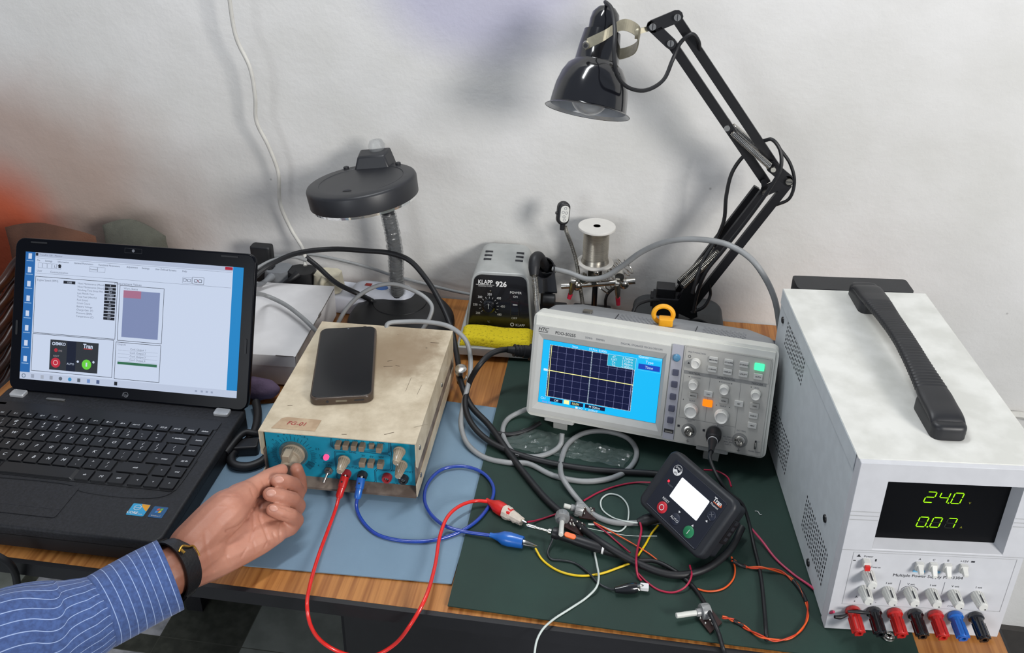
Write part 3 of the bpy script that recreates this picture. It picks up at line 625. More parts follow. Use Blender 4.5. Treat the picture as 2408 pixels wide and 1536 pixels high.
# ================================================================== LAPTOP
mat('lap_deck', '191a20', .58, var=.25, scale=350, bump=.25, bscale=240); mat('lap_gloss', '070910', .22, var=.01, spec=.12); mat('lap_key', '0a0b0f', .38, var=.05); mat('lap_tray', '101115', .45, var=.05)
mat('key_legend', 'd8dade', .6); mat('hinge_silver', 'b9bbbd', .35, .4)
LP = TR(-.4926, .916, 0) @ RZ(.012)
lap = thing('laptop', 'open black laptop with a lit screen at the left end of the workbench', 'laptop', LP)
ZD = .0325; BX0, BX1, BY0, BY1 = -.329, .0115, -.234, .014
mb = MB(); mb.rbox(BX0, BX1, BY0, BY1, .0035, .0215, .012, 'rubber'); mb.M = Matrix(); mb.rbox(BX0, BX1, BY0, BY1, .0205, ZD, .012, 'lap_deck', .0035)
part('base', mb, lap)
for x in (BX0+.03, BX1-.03):
    for y in (BY0+.02, BY1-.02): mb = MB(); mb.cyl((x, y, .0018 if y > -.1 and x < -.2 else .0001), (x, y, .0036), .007, 'rubber'); part('foot', mb, lap)
T_ = TR(0, 0, ZD)
mb = MB(T_); mb.rbox(-.3185, -.008, -.156, -.022, 0, .0006, .006, 'lap_tray'); mb.rbox(-.3185, -.008, -.041, -.024, .0004, .0012, .003, 'lap_tray'); kb = part('keyboard_tray', mb, lap)
mb = MB(T_); mb.rbox(-.232, -.122, -.215, -.164, 0, .0008, .004, 'lap_deck'); mb.ln((-.232, -.202), (-.122, -.202), .0005, 'ink', .001); part('touchpad', mb, lap)
mb = MB(T_); pl2 = [(-.30, -.1635), (-.128, -.1635), (-.122, -.169), (-.03, -.169), (-.012, -.158), (-.007, -.10)]
mb.tube([(p[0], p[1], .0002) for p in pl2], .0006, 'lap_tray', n=6); part('deck_ridge', mb, lap)
KP = .0193
def key(cx, cy, w_, h_, leg=None, small=None, two=None):
    mb = MB(T_); mb.prism(mb.rr(cx-w_/2, cx+w_/2, cy-h_/2, cy+h_/2, .0012, 2), .0006, .0026, 'lap_key', scale=.93)
    z_ = .0028
    if leg: mb.text(leg, cx, cy+.001, .0062 if len(leg) == 1 else .0042, 'key_legend', z_, shear=.25, bold=.01)
    if two: mb.text(two[0], cx-.0012, cy+.0035, .0046, 'key_legend', z_, shear=.25, bold=.01); mb.text(two[1], cx+.0002, cy-.0030, .0046, 'key_legend', z_, shear=.25, bold=.01)
    if small: mb.text(small, cx, cy, .0036, 'key_legend', z_, shear=.25, bold=.015)
    part('key', mb, lap, flat=True)
kw, kh = .0181, .0182
for i, (a, b) in enumerate(zip('~!@#$%^&*()_+', '`1234567890-=')): key(-.1145+(i-10)*KP, -.0655, kw, kh, two=(a, b))
key(-.047, -.0655, .0262, kh, small='<- backspace')
for i, a in enumerate('QWERTYUIOP'): key(-.1045+(i-9)*KP, -.085, kw, kh, a)
key(-.1045-10.25*KP, -.085, .0275, kh, small='tab')
for i, (a, b) in enumerate(('{[', '}]', '|\\')): key(-.1045+(i+1)*KP+(.003 if i == 2 else 0), -.085, kw+(.006 if i == 2 else 0), kh, two=(a, b))
for i, a in enumerate('ASDFGHJKL'): key(-.119+(i-8)*KP, -.105, kw, kh, a)
key(-.119-9.38*KP, -.105, .033, kh, small='caps lock')
for i, (a, b) in enumerate((':;', '"\'')): key(-.119+(i+1)*KP, -.105, kw, kh, two=(a, b))
key(-.0505, -.105, .034, kh, small='<-     enter')
for i, a in enumerate('ZXCVBNM'): key(-.1095+(i-9)*KP, -.125, kw, kh, a)
key(-.1095-10.6*KP, -.125, .040, kh, small='shift')
for i, (a, b) in enumerate(('<,', '>.', '?/')): key(-.1095+(i-2)*KP, -.125, kw, kh, two=(a, b))
key(-.0735, -.125, .042, kh, small='shift'); key(-.0405, -.125, kw*.95, kh, small='^')
for y, t_ in ((-.0475, 'delete'), (-.0655, 'home'), (-.085, 'pg up'), (-.105, 'pg dn'), (-.125, 'end')): key(-.0205, y, kw, kh if y < -.05 else .0125, small=t_)
for i, t_ in enumerate(('esc', 'f1 ?', 'f2 *', 'f3 *', 'f4 =', 'f5', 'f6 -', 'f7 +', 'f8 <<', 'f9 >', 'f10 >>', 'f11 x', 'f12 (i)', 'prt sc', 'insert')): key(-.0205-(15-i)*.0186, -.0475, .0172, .0125, small=t_)
for cx, w_, t_ in ((-.309, .018, 'ctrl'), (-.289, .018, 'fn'), (-.269, .018, '#'), (-.250, .018, 'alt'), (-.1885, .1, None), (-.127, .018, 'alt'), (-.106, .020, '[=]'), (-.084, .020, 'ctrl'), (-.0605, .018, '<'), (-.0405, .018, 'v'), (-.0205, .018, '>')): key(cx, -.1450, w_, kh, small=t_)
for x in (-.305, -.016): mb = MB(T_); mb.rbox(x-.0105, x+.0105, -.012, .001, -.001, .004, .003, 'hinge_silver', .0015); part('hinge_cap', mb, lap)
mb = MB(T_); mb.rbox(-.262, -.235, -.012, -.008, 0, .0015, .0015, 'steel'); part('power_button', mb, lap)
mb = MB(T_); mb.rbox(-.322, -.308, -.030, -.026, .0005, .0012, .001, 'ink_grey'); part('indicator', mb, lap)
mat('sticker_blue', '2f9fd0', .4); mat('sticker_orange', 'e8a020', .4); mat('sticker_navy', '1f5a8c', .4)
mb = MB(T_); mb.rbox(-.0465, -.0255, -.1985, -.180, 0, .0003, .0015, 'sticker_blue'); mb.pg([(-.036, -.1803), (-.0258, -.1803), (-.0258, -.191), (-.0285, -.189), (-.034, -.184)], 'sticker_orange', .0004)
mb.disc(-.0385, -.1862, .0042, 'print_white', .0005, r0=.0036); mb.text('intel', -.0385, -.1862, .0032, 'print_white', .0006); mb.text('CORE', -.0405, -.1945, .0050, 'print_white', .0006, bold=.02); mb.text('inside', -.0305, -.1958, .0024, 'print_white', .0006); part('processor_sticker', mb, lap)
mb = MB(T_); mb.rbox(-.0205, -.0035, -.1985, -.181, 0, .0003, .0015, 'sticker_navy')
for du, dv, c_ in ((-.0030, .0008, 'e0552c'), (.0006, .0012, '7bb83c'), (-.0036, -.0030, '3b8fd8'), (.0, -.0026, 'f0c030')): mat('flag_'+c_, c_, .5); mb.pg([(-.012+du, -.1885+dv), (-.012+du+.003, -.1880+dv), (-.012+du+.0034, -.1848+dv), (-.012+du+.0004, -.1853+dv)], 'flag_'+c_, .0005)
mb.text('Windows 7', -.012, -.1958, .0024, 'print_white', .0006); part('system_sticker', mb, lap)
# lid
LID = TR(0, 0, .030) @ RX(PI/2-.4194)     # u right, v up the lid, w out towards the viewer
lid = None
mb = MB(LID); mb.rbox(-.3245, .0160, .004, .2125, -.0075, .0002, .013, 'lap_gloss', .0018); lid = part('lid', mb, lap, bevel=.0006)
SC = LID @ TR(0, 0, .0004)
def lp(x, y):   # reading off a close view of the screen -> mm on the screen
    u = (x-225+(y-245)*.0537)*.1726; v = (y-245-(x-225)*.0866)/(1025+(x-225)*.0123)*174
    return (-.309+u/1000, .0204+.1735-v/1000)
mb = MB(SC)
DSK = em('2668ae', .9); DS2 = em('1f86c8', .9); WN = em('c6d2e8', .95); WN2 = em('b9c4da', .95); DK = em('20242e', .8); LG = em('6b7385', .9); PU = em('7f8cb4', .9)
def Q(x0, y0, x1, y1, m, w): a = lp(x0, y0); b = lp(x1, y0+(x1-x0)*.09); c = lp(x1, y1+(x1-x0)*.09); d = lp(x0, y1); mb.pg([d, c, b, a], m, w)
mb.q(-.309, .0204, 0, .194, DSK, 0)
mb.q(-.0155, .028, 0, .194, DS2, .00005); mb.q(-.309, .0204, 0, .0300, WN2, .0001)
mb.q(-.2945, .0300, -.0145, .194, WN, .00015); mb.q(-.2945, .1880, -.0145, .194, em('aeb9d0', .95), .0002)
mb.q(-.0255, .1895, -.0150, .1935, em('a82038', .9), .00025); mb.q(-.2940, .1895, -.2905, .1935, DK, .0003); mb.text('TransKit 1.00 - Monitor', -.2885, .1912, .0034, LG, .0003, 'l')
mx = -.292
for t_ in ('File', 'Settings', 'Information', 'General Parameters', 'Functional Parameters', 'Adjustment', 'Settings', 'User Defined Screens', 'Help'):
    mb.text(t_, mx, .1835, .0034, LG, .0003, 'l', bold=.01); mx += .0034*(len(t_)*.49+1.5)
for a in range(5): mb.fr(-.2900+a*.0068, .1735, -.2840+a*.0068, .180, .0003, LG, .0003)
mb.pg([(-.2605, .1750), (-.2570, .1750), (-.2570, .1775), (-.2555, .1775), (-.2588, .1805), (-.2620, .1775), (-.2605, .1775)], DK, .0003); mb.text('L', -.2656, .1768, .0045, DK, .0003)
mb.fr(-.2155, .1735, -.2045, .1800, .0003, LG, .0003); mb.text('Connect', -.2100, .1768, .003, DK, .0003); mb.fr(-.2040, .1735, -.1935, .1800, .0003, LG, .0003)
mb.text('User', -.2915, .1695, .004, LG, .0003, 'l'); mb.text('Communication', -.272, .1690, .004, LG, .0003, 'l'); mb.ln((-.2930, .166), (-.0160, .166), .0003, LG, .0003); mb.ln((-.2930, .1865), (-.0160, .1865), .0003, LG, .0003)
mb.fr(-.0835, .1675, -.0710, .1755, .0003, LG, .0003); mb.fr(-.0700, .1675, -.0540, .1765, .0004, DK, .0003)
for u in (-.0775, -.062):
    c_ = DK if u > -.07 else LG; mb.fr(u-.005, .170, u-.001, .1735, .0006, c_, .0004); mb.fr(u+.001, .170, u+.005, .1735, .0006, c_, .0004); mb.ln((u-.0015, .1735), (u+.0015, .170), .0006, em('b02040', .9) if u > -.07 else c_, .0004)
mb.text('Measurement Values', -.160, .1605, .0046, LG, .0004)
for u0, v0, u1, v1 in ((-.2925, .085, -.1745, .1615), (-.2925, .0330, -.1760, .0835), (-.1710, .084, -.1085, .158), (-.1725, .0320, -.1090, .0815)): mb.fr(u0, v0, u1, v1, .0006, DK, .0004)
mb.text('Engine Speed (RPM)', -.2905, .157, .0038, LG, .0004, 'l'); mb.q(-.2520, .1545, -.2350, .1585, DK, .0004); mb.text('1500', -.2435, .1564, .0036, WN, .0005)
for i, (t_, v_) in enumerate((('Next Maintenance (Month)', '0'), ('Next Maintenance (Hour)', '1000'), ('Working Time Since Mnt.', '0.4'), ('Last Month Year', '11/2021'), ('Total Fuel (Hourly)', '0/128'), ('Fuel (Liter)', '0'), ('Crank Count', '10'), ('Battery Voltage', '24.0'), ('Charge Gen. (V)', '0.0'), ('Pressure (BAR)', '0.0'), ('Temperature (C)', '117'))):
    vv = .1565-i*.00445; mb.text(t_, -.2315, vv, .0036, LG, .0004, 'l'); mb.q(-.1925, vv-.0018, -.1765, vv+.0018, DK, .0004); mb.text(v_, -.1845, vv, .0032, WN, .0005)
mb.text('Warn. Status', -.1655, .1545, .0038, LG, .0004, 'l'); mb.q(-.1655, .0890, -.1140, .1520, PU, .0004); mb.q(-.1655, .1420, -.1405, .1520, em('a8708c', .9), .0005)
mb.text('Outputs', -.1705, .079, .0036, LG, .0004, 'l')
for i in range(4): mb.text('Conf. Output %d' % (i+1), -.141, .0735-i*.0048, .0036, LG, .0005); mb.ln((-.1690, .0710-i*.0048), (-.1130, .0710-i*.0048), .0002, LG, .0004)
mb.q(-.1690, .0520, -.1130, .0555, em('3a7a5a', .7), .0005)
mb.q(-.2665, .0365, -.1970, .0775, em('353a42', .7), .0005); mb.q(-.2420, .0365, -.2290, .0775, em('1a2238', .7), .0006)
mb.text('EMKO', -.2515, .0725, .0054, WN, .0007, bold=.03); mb.disc(-.2615, .0722, .0022, WN, .0007, r0=.0014); mb.text('Tran', -.2120, .0725, .0080, WN, .0007, bold=.03, sx=.9); mb.q(-.2180, .0680, -.2060, .0692, em('c04040', .8), .0007)
mb.disc(-.2578, .0635, .0026, em('b83040', .8), .0007); mb.text('SYS', -.2515, .063, .0036, em('b0a8b0', .7), .0007); mb.text('RESET', -.2570, .0555, .0032, em('b0a8b0', .7), .0007)
mb.disc(-.2575, .0465, .0068, em('c02c40', .9), .0007); mb.disc(-.2575, .0465, .0034, em('f0c8cc', .9), .0008, r0=.0026); mb.text('AUTO', -.2360, .0465, .0038, WN, .0008)
mb.disc(-.2128, .0475, .0068, em('64c83c', 1), .0007); mb.q(-.2140, .0448, -.2118, .0500, WN, .0008); mb.disc(-.2255, .0505, .0016, WN, .0008); mb.disc(-.2030, .0515, .0016, WN, .0008)
for i, v in enumerate((.1885, .170, .151, .131, .1105, .0905, .070, .0485)):
    mb.q(-.3045, v-.004, -.2995, v+.0035, WN, .0004); mb.q(-.3070, v-.0070, -.2970, v-.0060, em('9cc0e8', .8), .0004)
mb.disc(-.303, .0250, .0030, em('7a8aa0', .8), .0003, r0=.0018)
for i, (u, c_) in enumerate(((-.290, '9aa4b8'), (-.276, 'a8b0c0'), (-.263, '98a0b0'), (-.2495, '606a78'), (-.2360, '3f8cc0'), (-.2230, '586270'), (-.2090, '7090c8'), (-.1955, '506088'), (-.1700, '1c2028'))): mb.disc(u, .0253, .0026, em(c_, .9), .0003) if i in (3, 4) else mb.q(u-.0022, .0228, u+.0022, .0278, em(c_, .9), .0003)
for u in (-.058, -.050, -.043, -.036): mb.q(u, .0240, u+.003, .0265, em('98a4bc', .9), .0003)
part('screen', mb, lid)
mb = MB(SC); mb.disc(-.155, .2055, .0020, 'ink_grey', .0001); mb.fr(-.167, .2025, -.143, .2085, .0004, 'ink', .0001); part('webcam', mb, lid)
mb = MB(SC); mb.disc(-.155, .0115, .0036, 'ink_grey', .0001, r0=.0030); mb.text('hp', -.155, .0112, .0052, 'ink_grey', .0002, shear=.25); mb.ln((-.160, .009), (-.1585, .0145), .0006, 'ink_grey'); part('logo', mb, lid)
for u, v, h in ((.0085, .09, .02), (-.3165, .09, .02)): mb = MB(SC); mb.rbox(u-.0015, u+.0015, v-h/2, v+h/2, 0, .0008, .0012, 'rubber'); part('bumper', mb, lid)
for u in (-.29, -.02): mb = MB(SC); mb.rbox(u-.012, u+.012, .2065, .2085, 0, .0008, .001, 'rubber'); part('bumper', mb, lid)

# ================================================================== OSCILLOSCOPE
mat('osc_white', 'd3d3cc', .45, var=.02); mat('osc_grey', 'b7b7b3', .5, var=.02); mat('osc_top', '8e9093', .5, var=.04); mat('osc_panel', 'b5b3ad', .55, var=.02); mat('osc_menu', 'a9a9b2', .5, var=.02); mat('menu_key', '4a4c60', .5); mat('osc_key', 'c6c5c0', .5, var=.02); mat('osc_band', '8a8a88', .55)
mat('knob_white', 'e2e0da', .35, var=.02)
OS = TR(-.1134, .9743, .0293) @ RZ(-.1671) @ RX(-.2816) @ RY(-.0164)
osc = thing('oscilloscope', 'white digital oscilloscope with a cyan lit screen tilted back on its feet', 'oscilloscope', OS)
W_, H_ = .31, .142; F = FRX(0, 0, 0)
mb = MB(F); plate_hole(mb, (.0005, .0005, W_-.0005, H_-.0005), (.0088, .0118, .176, .1105), -.006, .0, 'osc_white')
mb2 = MB(F); mb2.prism(mb2.rr(0, W_, 0, H_, .008), -.030, -.0042, 'osc_white'); part('front_shell', mb2, osc, bevel=.004, seg=3)
mb = MB(F); plate_hole(mb, (.004, .004, W_-.004, H_-.004), (.0088, .0118, .176, .1150), -.008, -.0012, 'osc_white')
frame_face(mb, (.0088, .0118, .176, .1150), (.0150, .0200, .1715, .1065), -.0036, .0006, 'osc_grey')
a_ = (.004, .006, .181, .1255); c_ = (.0088, .0118, .176, .1150)
plate_hole(mb, a_, c_, -.0012, .0007, 'osc_grey'); mb.bx(.0085, .0210, .1170, .1178, .0006, .0009, 'ink'); part('screen_bezel', mb, osc, bevel=.0006)
mb = MB(F); mb.rbox(.0150, .1715, .0200, .1065, -.0040, -.0034, .001, 'black'); scr = part('display', mb, osc)
mb = MB(F @ TR(0, 0, -.0032)); CY = em('12b8f4', 1.0); NV = em('07103c', .9); WH = em('d8ecf8', 1.0); YE = em('f4f0a0', 1.1); DT = em('a0a4d8', .9); MB_ = em('1848c0', .9)
mb.q(.0152, .0202, .1713, .1063, CY, 0); mb.q(.0245, .0300, .1380, .1010, NV, .0001)
for i in range(1, 10):
    x = .0245+.1135*i/10
    for k in range(48): z = .030+.071*(k+.5)/48; hw = .0007 if i == 5 else .00028; mb.q(x-hw, z-.00028, x+hw, z+.00028, DT if i != 5 else WH, .0002)
for j in range(1, 8):
    z = .030+.071*j/8
    if j == 4: continue
    for k in range(70): x = .0245+.1135*(k+.5)/70; mb.q(x-.00028, z-.0002, x+.00028, z+.0002, DT, .0002)
for k in range(70):
    x = .0245+.1135*(k+.5)/70
    for z in (.0303, .1007): mb.q(x-.0004, z-.0004, x+.0004, z+.0004, WH, .0002)
for k in range(46):
    z = .030+.071*(k+.5)/46
    for x in (.0250, .1376): mb.q(x-.0005, z-.0004, x+.0005, z+.0004, WH, .0002)
mb.q(.0268, .030, .0275, .101, YE, .0003); mb.q(.1352, .030, .1358, .090, DT, .0003); mb.fr(.0240, .0295, .1385, .1015, .0004, CY, .0003)
mb.ln((.0245, .0660), (.138, .0657), .0010, YE, .0004); mb.pg([(.0190, .0645), (.0235, .0645), (.0255, .066), (.0235, .0675), (.0190, .0675)], WH, .0004); mb.pg([(.0800, .1010), (.0825, .1010), (.08125, .0990)], WH, .0004)
mb.q(.102, .0860, .1385, .1015, em('28b4d8', .95), .0005); mb.fr(.102, .0860, .1385, .1015, .0003, WH, .0006)
for i, (a, b) in enumerate((('dT', '3.760ms'), ('1/dT', '172.0Hz'), ('Tx', '2.960ms'), ('To', '-2.800ms'))): mb.text(a, .110, .0990-i*.0037, .0042, WH, .0006); mb.text(b, .1275, .0990-i*.0037, .0042, WH, .0006)
mb.text('Stop', .058, .1036, .0042, WH, .0003); mb.text('M Pos: 0.000s', .0885, .1036, .0042, WH, .0003)
mb.q(.1405, .1035, .1708, .1060, em('60d0f8', 1), .0003); mb.text('Cursor', .148, .1047, .0044, WH, .0004); mb.fr(.1405, .0870, .1708, .1025, .0003, em('60d8fc', 1), .0003)
mb.text('Type', .1555, .0990, .0050, WH, .0004); mb.q(.1420, .0885, .1695, .0955, MB_, .0004); mb.text('Time', .1555, .0920, .0050, WH, .0005)
mb.q(.0310, .0240, .0480, .0290, NV, .0003); mb.text('Ch1', .0215, .0270, .0042, WH, .0004); mb.text('Off', .0395, .0265, .0044, WH, .0004)
mb.q(.0500, .0240, .0570, .0295, YE, .0003); mb.q(.0590, .0240, .0760, .0290, NV, .0003); mb.text('10.0V', .0655, .0265, .0044, YE, .0004); mb.q(.0785, .0240, .1050, .0290, NV, .0003); mb.text('M 500us', .0910, .0265, .0044, WH, .0004)
mb.text('Math Off', .0270, .0222, .0034, em('b080e0', .9), .0004); mb.text('CH2   /   0.00mV', .082, .0218, .0040, WH, .0004); mb.q(.0660, .0205, .0690, .0232, WH, .0004)
part('screen_image', mb, scr)
mb = MB(F @ TR(0, 0, .0007))
mb.text('HTC', .0115, .1205, .0068, 'ink', .0002, 'c', shear=.2, bold=.01) if 0 else mb.text('HTC', .0145, .1212, .0066, 'ink', .0002, 'c', shear=.3, bold=.01)
part('brand_lettering', mb, osc); mb = MB(F @ TR(0, 0, .0007)); mb.text('PDO-5025S', .0445, .1192, .0056, 'ink', .0002, bold=.01); mb.text('25MHz', .0755, .1192, .0034, 'ink_grey'); mb.text('200MS/s', .0905, .1192, .0034, 'ink_grey'); part('rating_lettering', mb, osc); mb = MB(F @ TR(0, 0, .0007)); mb.text('DIGITAL STORAGE OSCILLOSCOPE', .1440, .1192, .0034, 'ink_grey')
part('title_lettering', mb, osc)
mb = MB(F); mb.rbox(.1825, .1962, .004, .1290, -.001, .0009, .001, 'osc_menu'); part('menu_strip', mb, osc)
mb = MB(F); mb.lathe([(.0048, 0), (.0048, .002), (.0035, .0034), (.00001, .0038)], mat('osc_blue', '4f86a8', .35), 20, TR(.1889, .1123, .0008)); part('menu_button', mb, osc)
for v in (.0930, .0775, .0612, .0455, .0300): mb = MB(F); mb.rbox(.1860, .1935, v-.0040, v+.0040, .0005, .003, .0012, 'menu_key', .0006); part('softkey', mb, osc)
mb = MB(F); mb.rbox(.1835, .1955, .0125, .0175, .0008, .0012, .0004, 'black'); mb.rbox(.185, .194, .0135, .0150, .0011, .0014, .0003, 'steel'); part('usb_port', mb, osc)
mb = MB(F); mb.rbox(.1975, .3035, .0035, .1300, -.001, .0008, .002, 'osc_panel'); part('control_panel', mb, osc)
P_ = F @ TR(0, 0, .0008); mb = MB(P_)
mb.pg([(.1995, .0935), (.3000, .0935), (.3000, .0980), (.1995, .0980)], 'osc_band', .0001); mb.fr(.1990, .0975, .3020, .1285, .0003, 'osc_band', .0002)
for t_, u in (('VERTICAL', .213), ('HORIZONTAL', .252), ('TRIGGER', .289)): mb.text(t_, u, .0957, .0034, 'ink', .0002)
for u in (.2325, .2700): mb.ln((u, .0930), (u, .036), .0004, 'osc_band')
mb.ln((.2000, .0360), (.270, .0360), .0004, 'osc_band'); mb.ln((.2, .093), (.2, .036), .0004, 'osc_band'); mb.ln((.270, .036), (.270, .028), .0003, 'osc_band')
for t_, u, v in (('MULTI-FUNCTION', .2130, .1225), ('POSITION', .2150, .0905), ('POSITION', .2515, .0905), ('LEVEL', .2890, .0905), ('SCALE', .2140, .0600), ('SCALE', .2520, .0600), ('VOLTS/DIV', .2140, .0352), ('SEC/DIV', .2520, .0340), ('EXT TRIG', .2775, .0325), ('CH 1', .2140, .0330), ('CH 2', .2455, .0335)): mb.text(t_, u, v, .0026, 'ink_grey')
mb.q(.1995, .0228, .2025, .0258, 'ink'); mb.q(.2310, .0230, .2340, .0260, 'ink'); mb.disc(.2045, .1165, .0018, 'ink', r0=.0013); mb.pg([(.2028, .107), (.2058, .107), (.2043, .1095)], 'ink')
for u, v in ((.2068, .0905), (.2030, .0600), (.2442, .0905), (.2590, .0905), (.2440, .0600), (.2600, .0600), (.2825, .0905)): mb.disc(u, v, .0006, 'ink', n=8)
for i, t_ in enumerate(('ALL INPUTS', '1M OHM', '300V RMS', 'CAT II')): mb.text(t_, .2635, .0215-i*.0032, .0026, 'ink_grey')
for u in (.2143, .2770): mb.ln((u, .0095), (u, .0065), .0004, 'ink'); mb.ln((u-.002, .0065), (u+.002, .0065), .0005, 'ink'); mb.text('///', u, .0052, .0022, 'ink')
mb.text('PROBE COMP', .2960, .0088, .0024, 'ink_grey'); mb.text('~5V', .2990, .0225, .0022, 'ink_grey')
part('panel_print', mb, osc)
BT = [(.2338, .1174, 'MEASURE'), (.2337, .1054, 'CURSOR'), (.2524, .1175, 'ACQUIRE'), (.2524, .1052, 'DISPLAY'), (.2707, .1176, 'STORAGE'), (.2712, .1056, 'UTILITY'), (.2890, .1054, 'AUTO'),
      (.2143, .0673, 'MATH'), (.2326, .0727, 'CH1'), (.2519, .0674, 'HORI'), (.2705, .0672, 'SET'), (.2893, .0676, 'TRIG'), (.2894, .0551, 'FORCE'), (.2895, .0425, 'HELP')]
for u, v, t_ in BT:
    mb = MB(P_); dk_ = t_ in ('HORI', 'TRIG'); mb.rbox(u-.0055, u+.0055, v-.0038, v+.0038, 0, .0024, .0012, 'osc_key' if t_ not in ('MATH', 'HORI', 'TRIG') else 'osc_panel', .0006); mb.text(t_, u, v, .0024, 'ink', .0026, bold=.02); part('panel_button', mb, osc)
for u, v, c_, st, lb in ((.2890, .1177, '4dffb0', 1.25, 'glowing green button'), (.2330, .0607, 'ff8410', 1.15, 'glowing orange button')):
    mb = MB(P_); mb.rbox(u-.0060, u+.0060, v-.0044, v+.0044, 0, .0026, .0013, em(c_, st), .0006); part('lit_button', mb, osc, label=lb)
for nm, u, v, c_, pw in (('green_button_glow', .2890, .1177, (.2, 1, .45), .012), ('orange_button_glow', .2330, .0607, (1, .4, .1), .010)):
    pass
for u, v, r in ((.2130, .1097, .0054), (.2132, .0819, .0054), (.2511, .0824, .0054), (.2889, .0826, .0054), (.2141, .0476, .0080), (.2518, .0473, .0080)):
    mb = MB(P_ @ TR(u, v, 0)); mb.lathe([(r*1.12, 0), (r*1.12, .0006), (r*1.02, .0008), (r*.98, .0085), (r*.9, .0096), (r*.78, .0092), (r*.7, .0078), (.00001, .0078)], 'knob_white', 30)
    for k in range(24): a = 2*PI*k/24; mb.cyl((r*1.0*math.cos(a), r*1.0*math.sin(a), .001), (r*.97*math.cos(a), r*.97*math.sin(a), .0085), .0003, 'knob_white', n=4)
    part('knob', mb, osc)
for u, v, full in ((.2143, .0203, 1), (.2452, .0238, 0), (.2771, .0200, 1)):
    mb = MB(P_ @ TR(u, v, 0)); mb.disc(0, 0, .0095, 'osc_band', .0002, n=30); mb.lathe([(.0062, 0), (.0062, .0018), (.0048, .002), (.0048, .0085), (.0040, .0085), (.0038, .003), (.0018, .003), (.0018, .006), (.0008, .006), (.0008, .004), (.00001, .004)], 'chrome', 24)
    for s_ in (-1, 1): mb.cyl((s_*.0045, 0, .0065), (s_*.0058, 0, .0065), .0007, 'chrome', n=8)
    part('bnc_socket', mb, osc)
mb = MB(P_); mb.rbox(.2952, .2972, .0125, .0235, 0, .0015, .0005, 'ink'); mb.tube([(.2962, .0215, .0012), (.2962, .0215, .0045), (.2962, .0160, .0048), (.2962, .0145, .0012)], .0006, 'chrome', n=6); part('calibration_loop', mb, osc)
# rear housing (tapers towards the back)
mb = MB()
def hull(x0, x1, z0_, z1_, y, r=.010, k=4): return [(p[0], y, p[1]) for p in mb.rr(x0, x1, z0_, z1_, r, k)]
R1 = hull(.003, W_-.003, .003, H_-.003, .028); R2 = hull(.006, W_-.006, .006, H_-.004, .070); R3 = hull(.022, W_-.022, .010, H_-.009, .112, .02); R4 = hull(.045, W_-.045, .016, H_-.018, .128, .02)
n = len(R1); vs = R1+R2+R3+R4; fs = [tuple(range(n)), tuple(3*n+i for i in range(n))[::-1]]
for k in range(3):
    for i in range(n): j = (i+1) % n; fs.append((k*n+i, k*n+n+i, k*n+n+j, k*n+j))
mb.add(vs, fs, 'osc_top'); hs = part('rear_housing', mb, osc, ang=30, bevel=.001)
mb = MB(TR(0, 0, H_-.0029))
for gx0, gx1, gy in ((.105, .165, .035), (.215, .275, .035)):
    for i in range(int((gx1-gx0)/.0055)):
        for j in range(5): mb.disc(gx0+i*.0055+(j % 2)*.0027, gy+j*.0065+.004, .0014, 'ink_grey', .0004-.00018*j*0, n=6)
mb.M = TR(0, 0, H_-.0032) @ RX(-.0)
part('top_vents', mb, osc, kind='stuff')
mb = MB(); mb.rbox(.055, .067, .045, .057, H_-.0045, H_-.0005, .001, 'steel'); part('handle_latch', mb, osc)
for x in (.10, .205): mb = MB(); mb.bx(x, x+.0008, .032, .066, H_-.0036, H_-.0028, 'ink'); part('seam', mb, osc)
for x in (.045, .245):
    mb = MB(); mb.rbox(x-.020, x+.020, .004, .026, -.004, .001, .003, 'osc_grey'); ft = part('foot_bracket', mb, osc)
    # fold-out leg reaching the mat
    c0 = OS @ Vector((x, .016, -.004)); zt = .0036; Lg = MB(); hw = .0095; ax = (OS.to_3x3() @ Vector((1, 0, 0))).normalized(); yy = Vector((0, 1, 0))
    dn = Vector((0, .006, zt-c0.z)); pv = []
    for q_ in (c0, c0+dn):
        for a, b in ((-1, -1), (1, -1), (1, 1), (-1, 1)):
            p = q_+ax*hw*a+yy*.0025*b; pv.append((p.x, p.y, p.z if q_ is c0 else zt))
    Lg.add(pv, [(0, 1, 2, 3), (7, 6, 5, 4), (0, 4, 5, 1), (1, 5, 6, 2), (2, 6, 7, 3), (3, 7, 4, 0)], 'osc_grey'); part('tilt_leg', Lg, ft, world=True)
for x in (.05, .26):
    c0 = OS @ Vector((x, .115, .014)); mb = MB(); mb.cyl((c0.x, c0.y, c0.z), (c0.x, c0.y, .0001 if c0.y > 1.165 else .0036), .008, 'rubber'); part('rear_foot', mb, osc, world=True)

# ================================================================== CONTROLLER UNIT
mat('ctl_black', '202329', .5, var=.06, bump=.05); mat('ctl_panel', '181c28', .35, var=.03)
CT = TR(.0744, .8619, .0896) @ RZ(-.8947) @ RX(.8729) @ RY(.0374)
ctl = thing('genset_controller', 'square black controller unit with a glowing white display propped on cables', 'controller', CT)
cw, chh, cth = .1060, .0765, .036
mb = MB(); mb.rbox(-.0, cw, -chh, 0, -.014, .0, .010, 'ctl_black', .004); mb.rbox(.006, cw-.006, -chh+.005, -.005, -cth, -.0135, .006, 'ctl_black'); part('housing', mb, ctl, bevel=.0008)
mb = MB(); mb.rbox(.0125, .0955, -.0705, -.0080, -.001, .0008, .002, 'ctl_panel', .0004); fp = part('face_plate', mb, ctl)
mb = MB(TR(0, 0, .0009)); mb.rbox(.0328, .0775, -.0455, -.0192, 0, .0004, .0012, em('eef4ff', 1.35)); part('lit_display', mb, ctl, label='blank glowing white display')
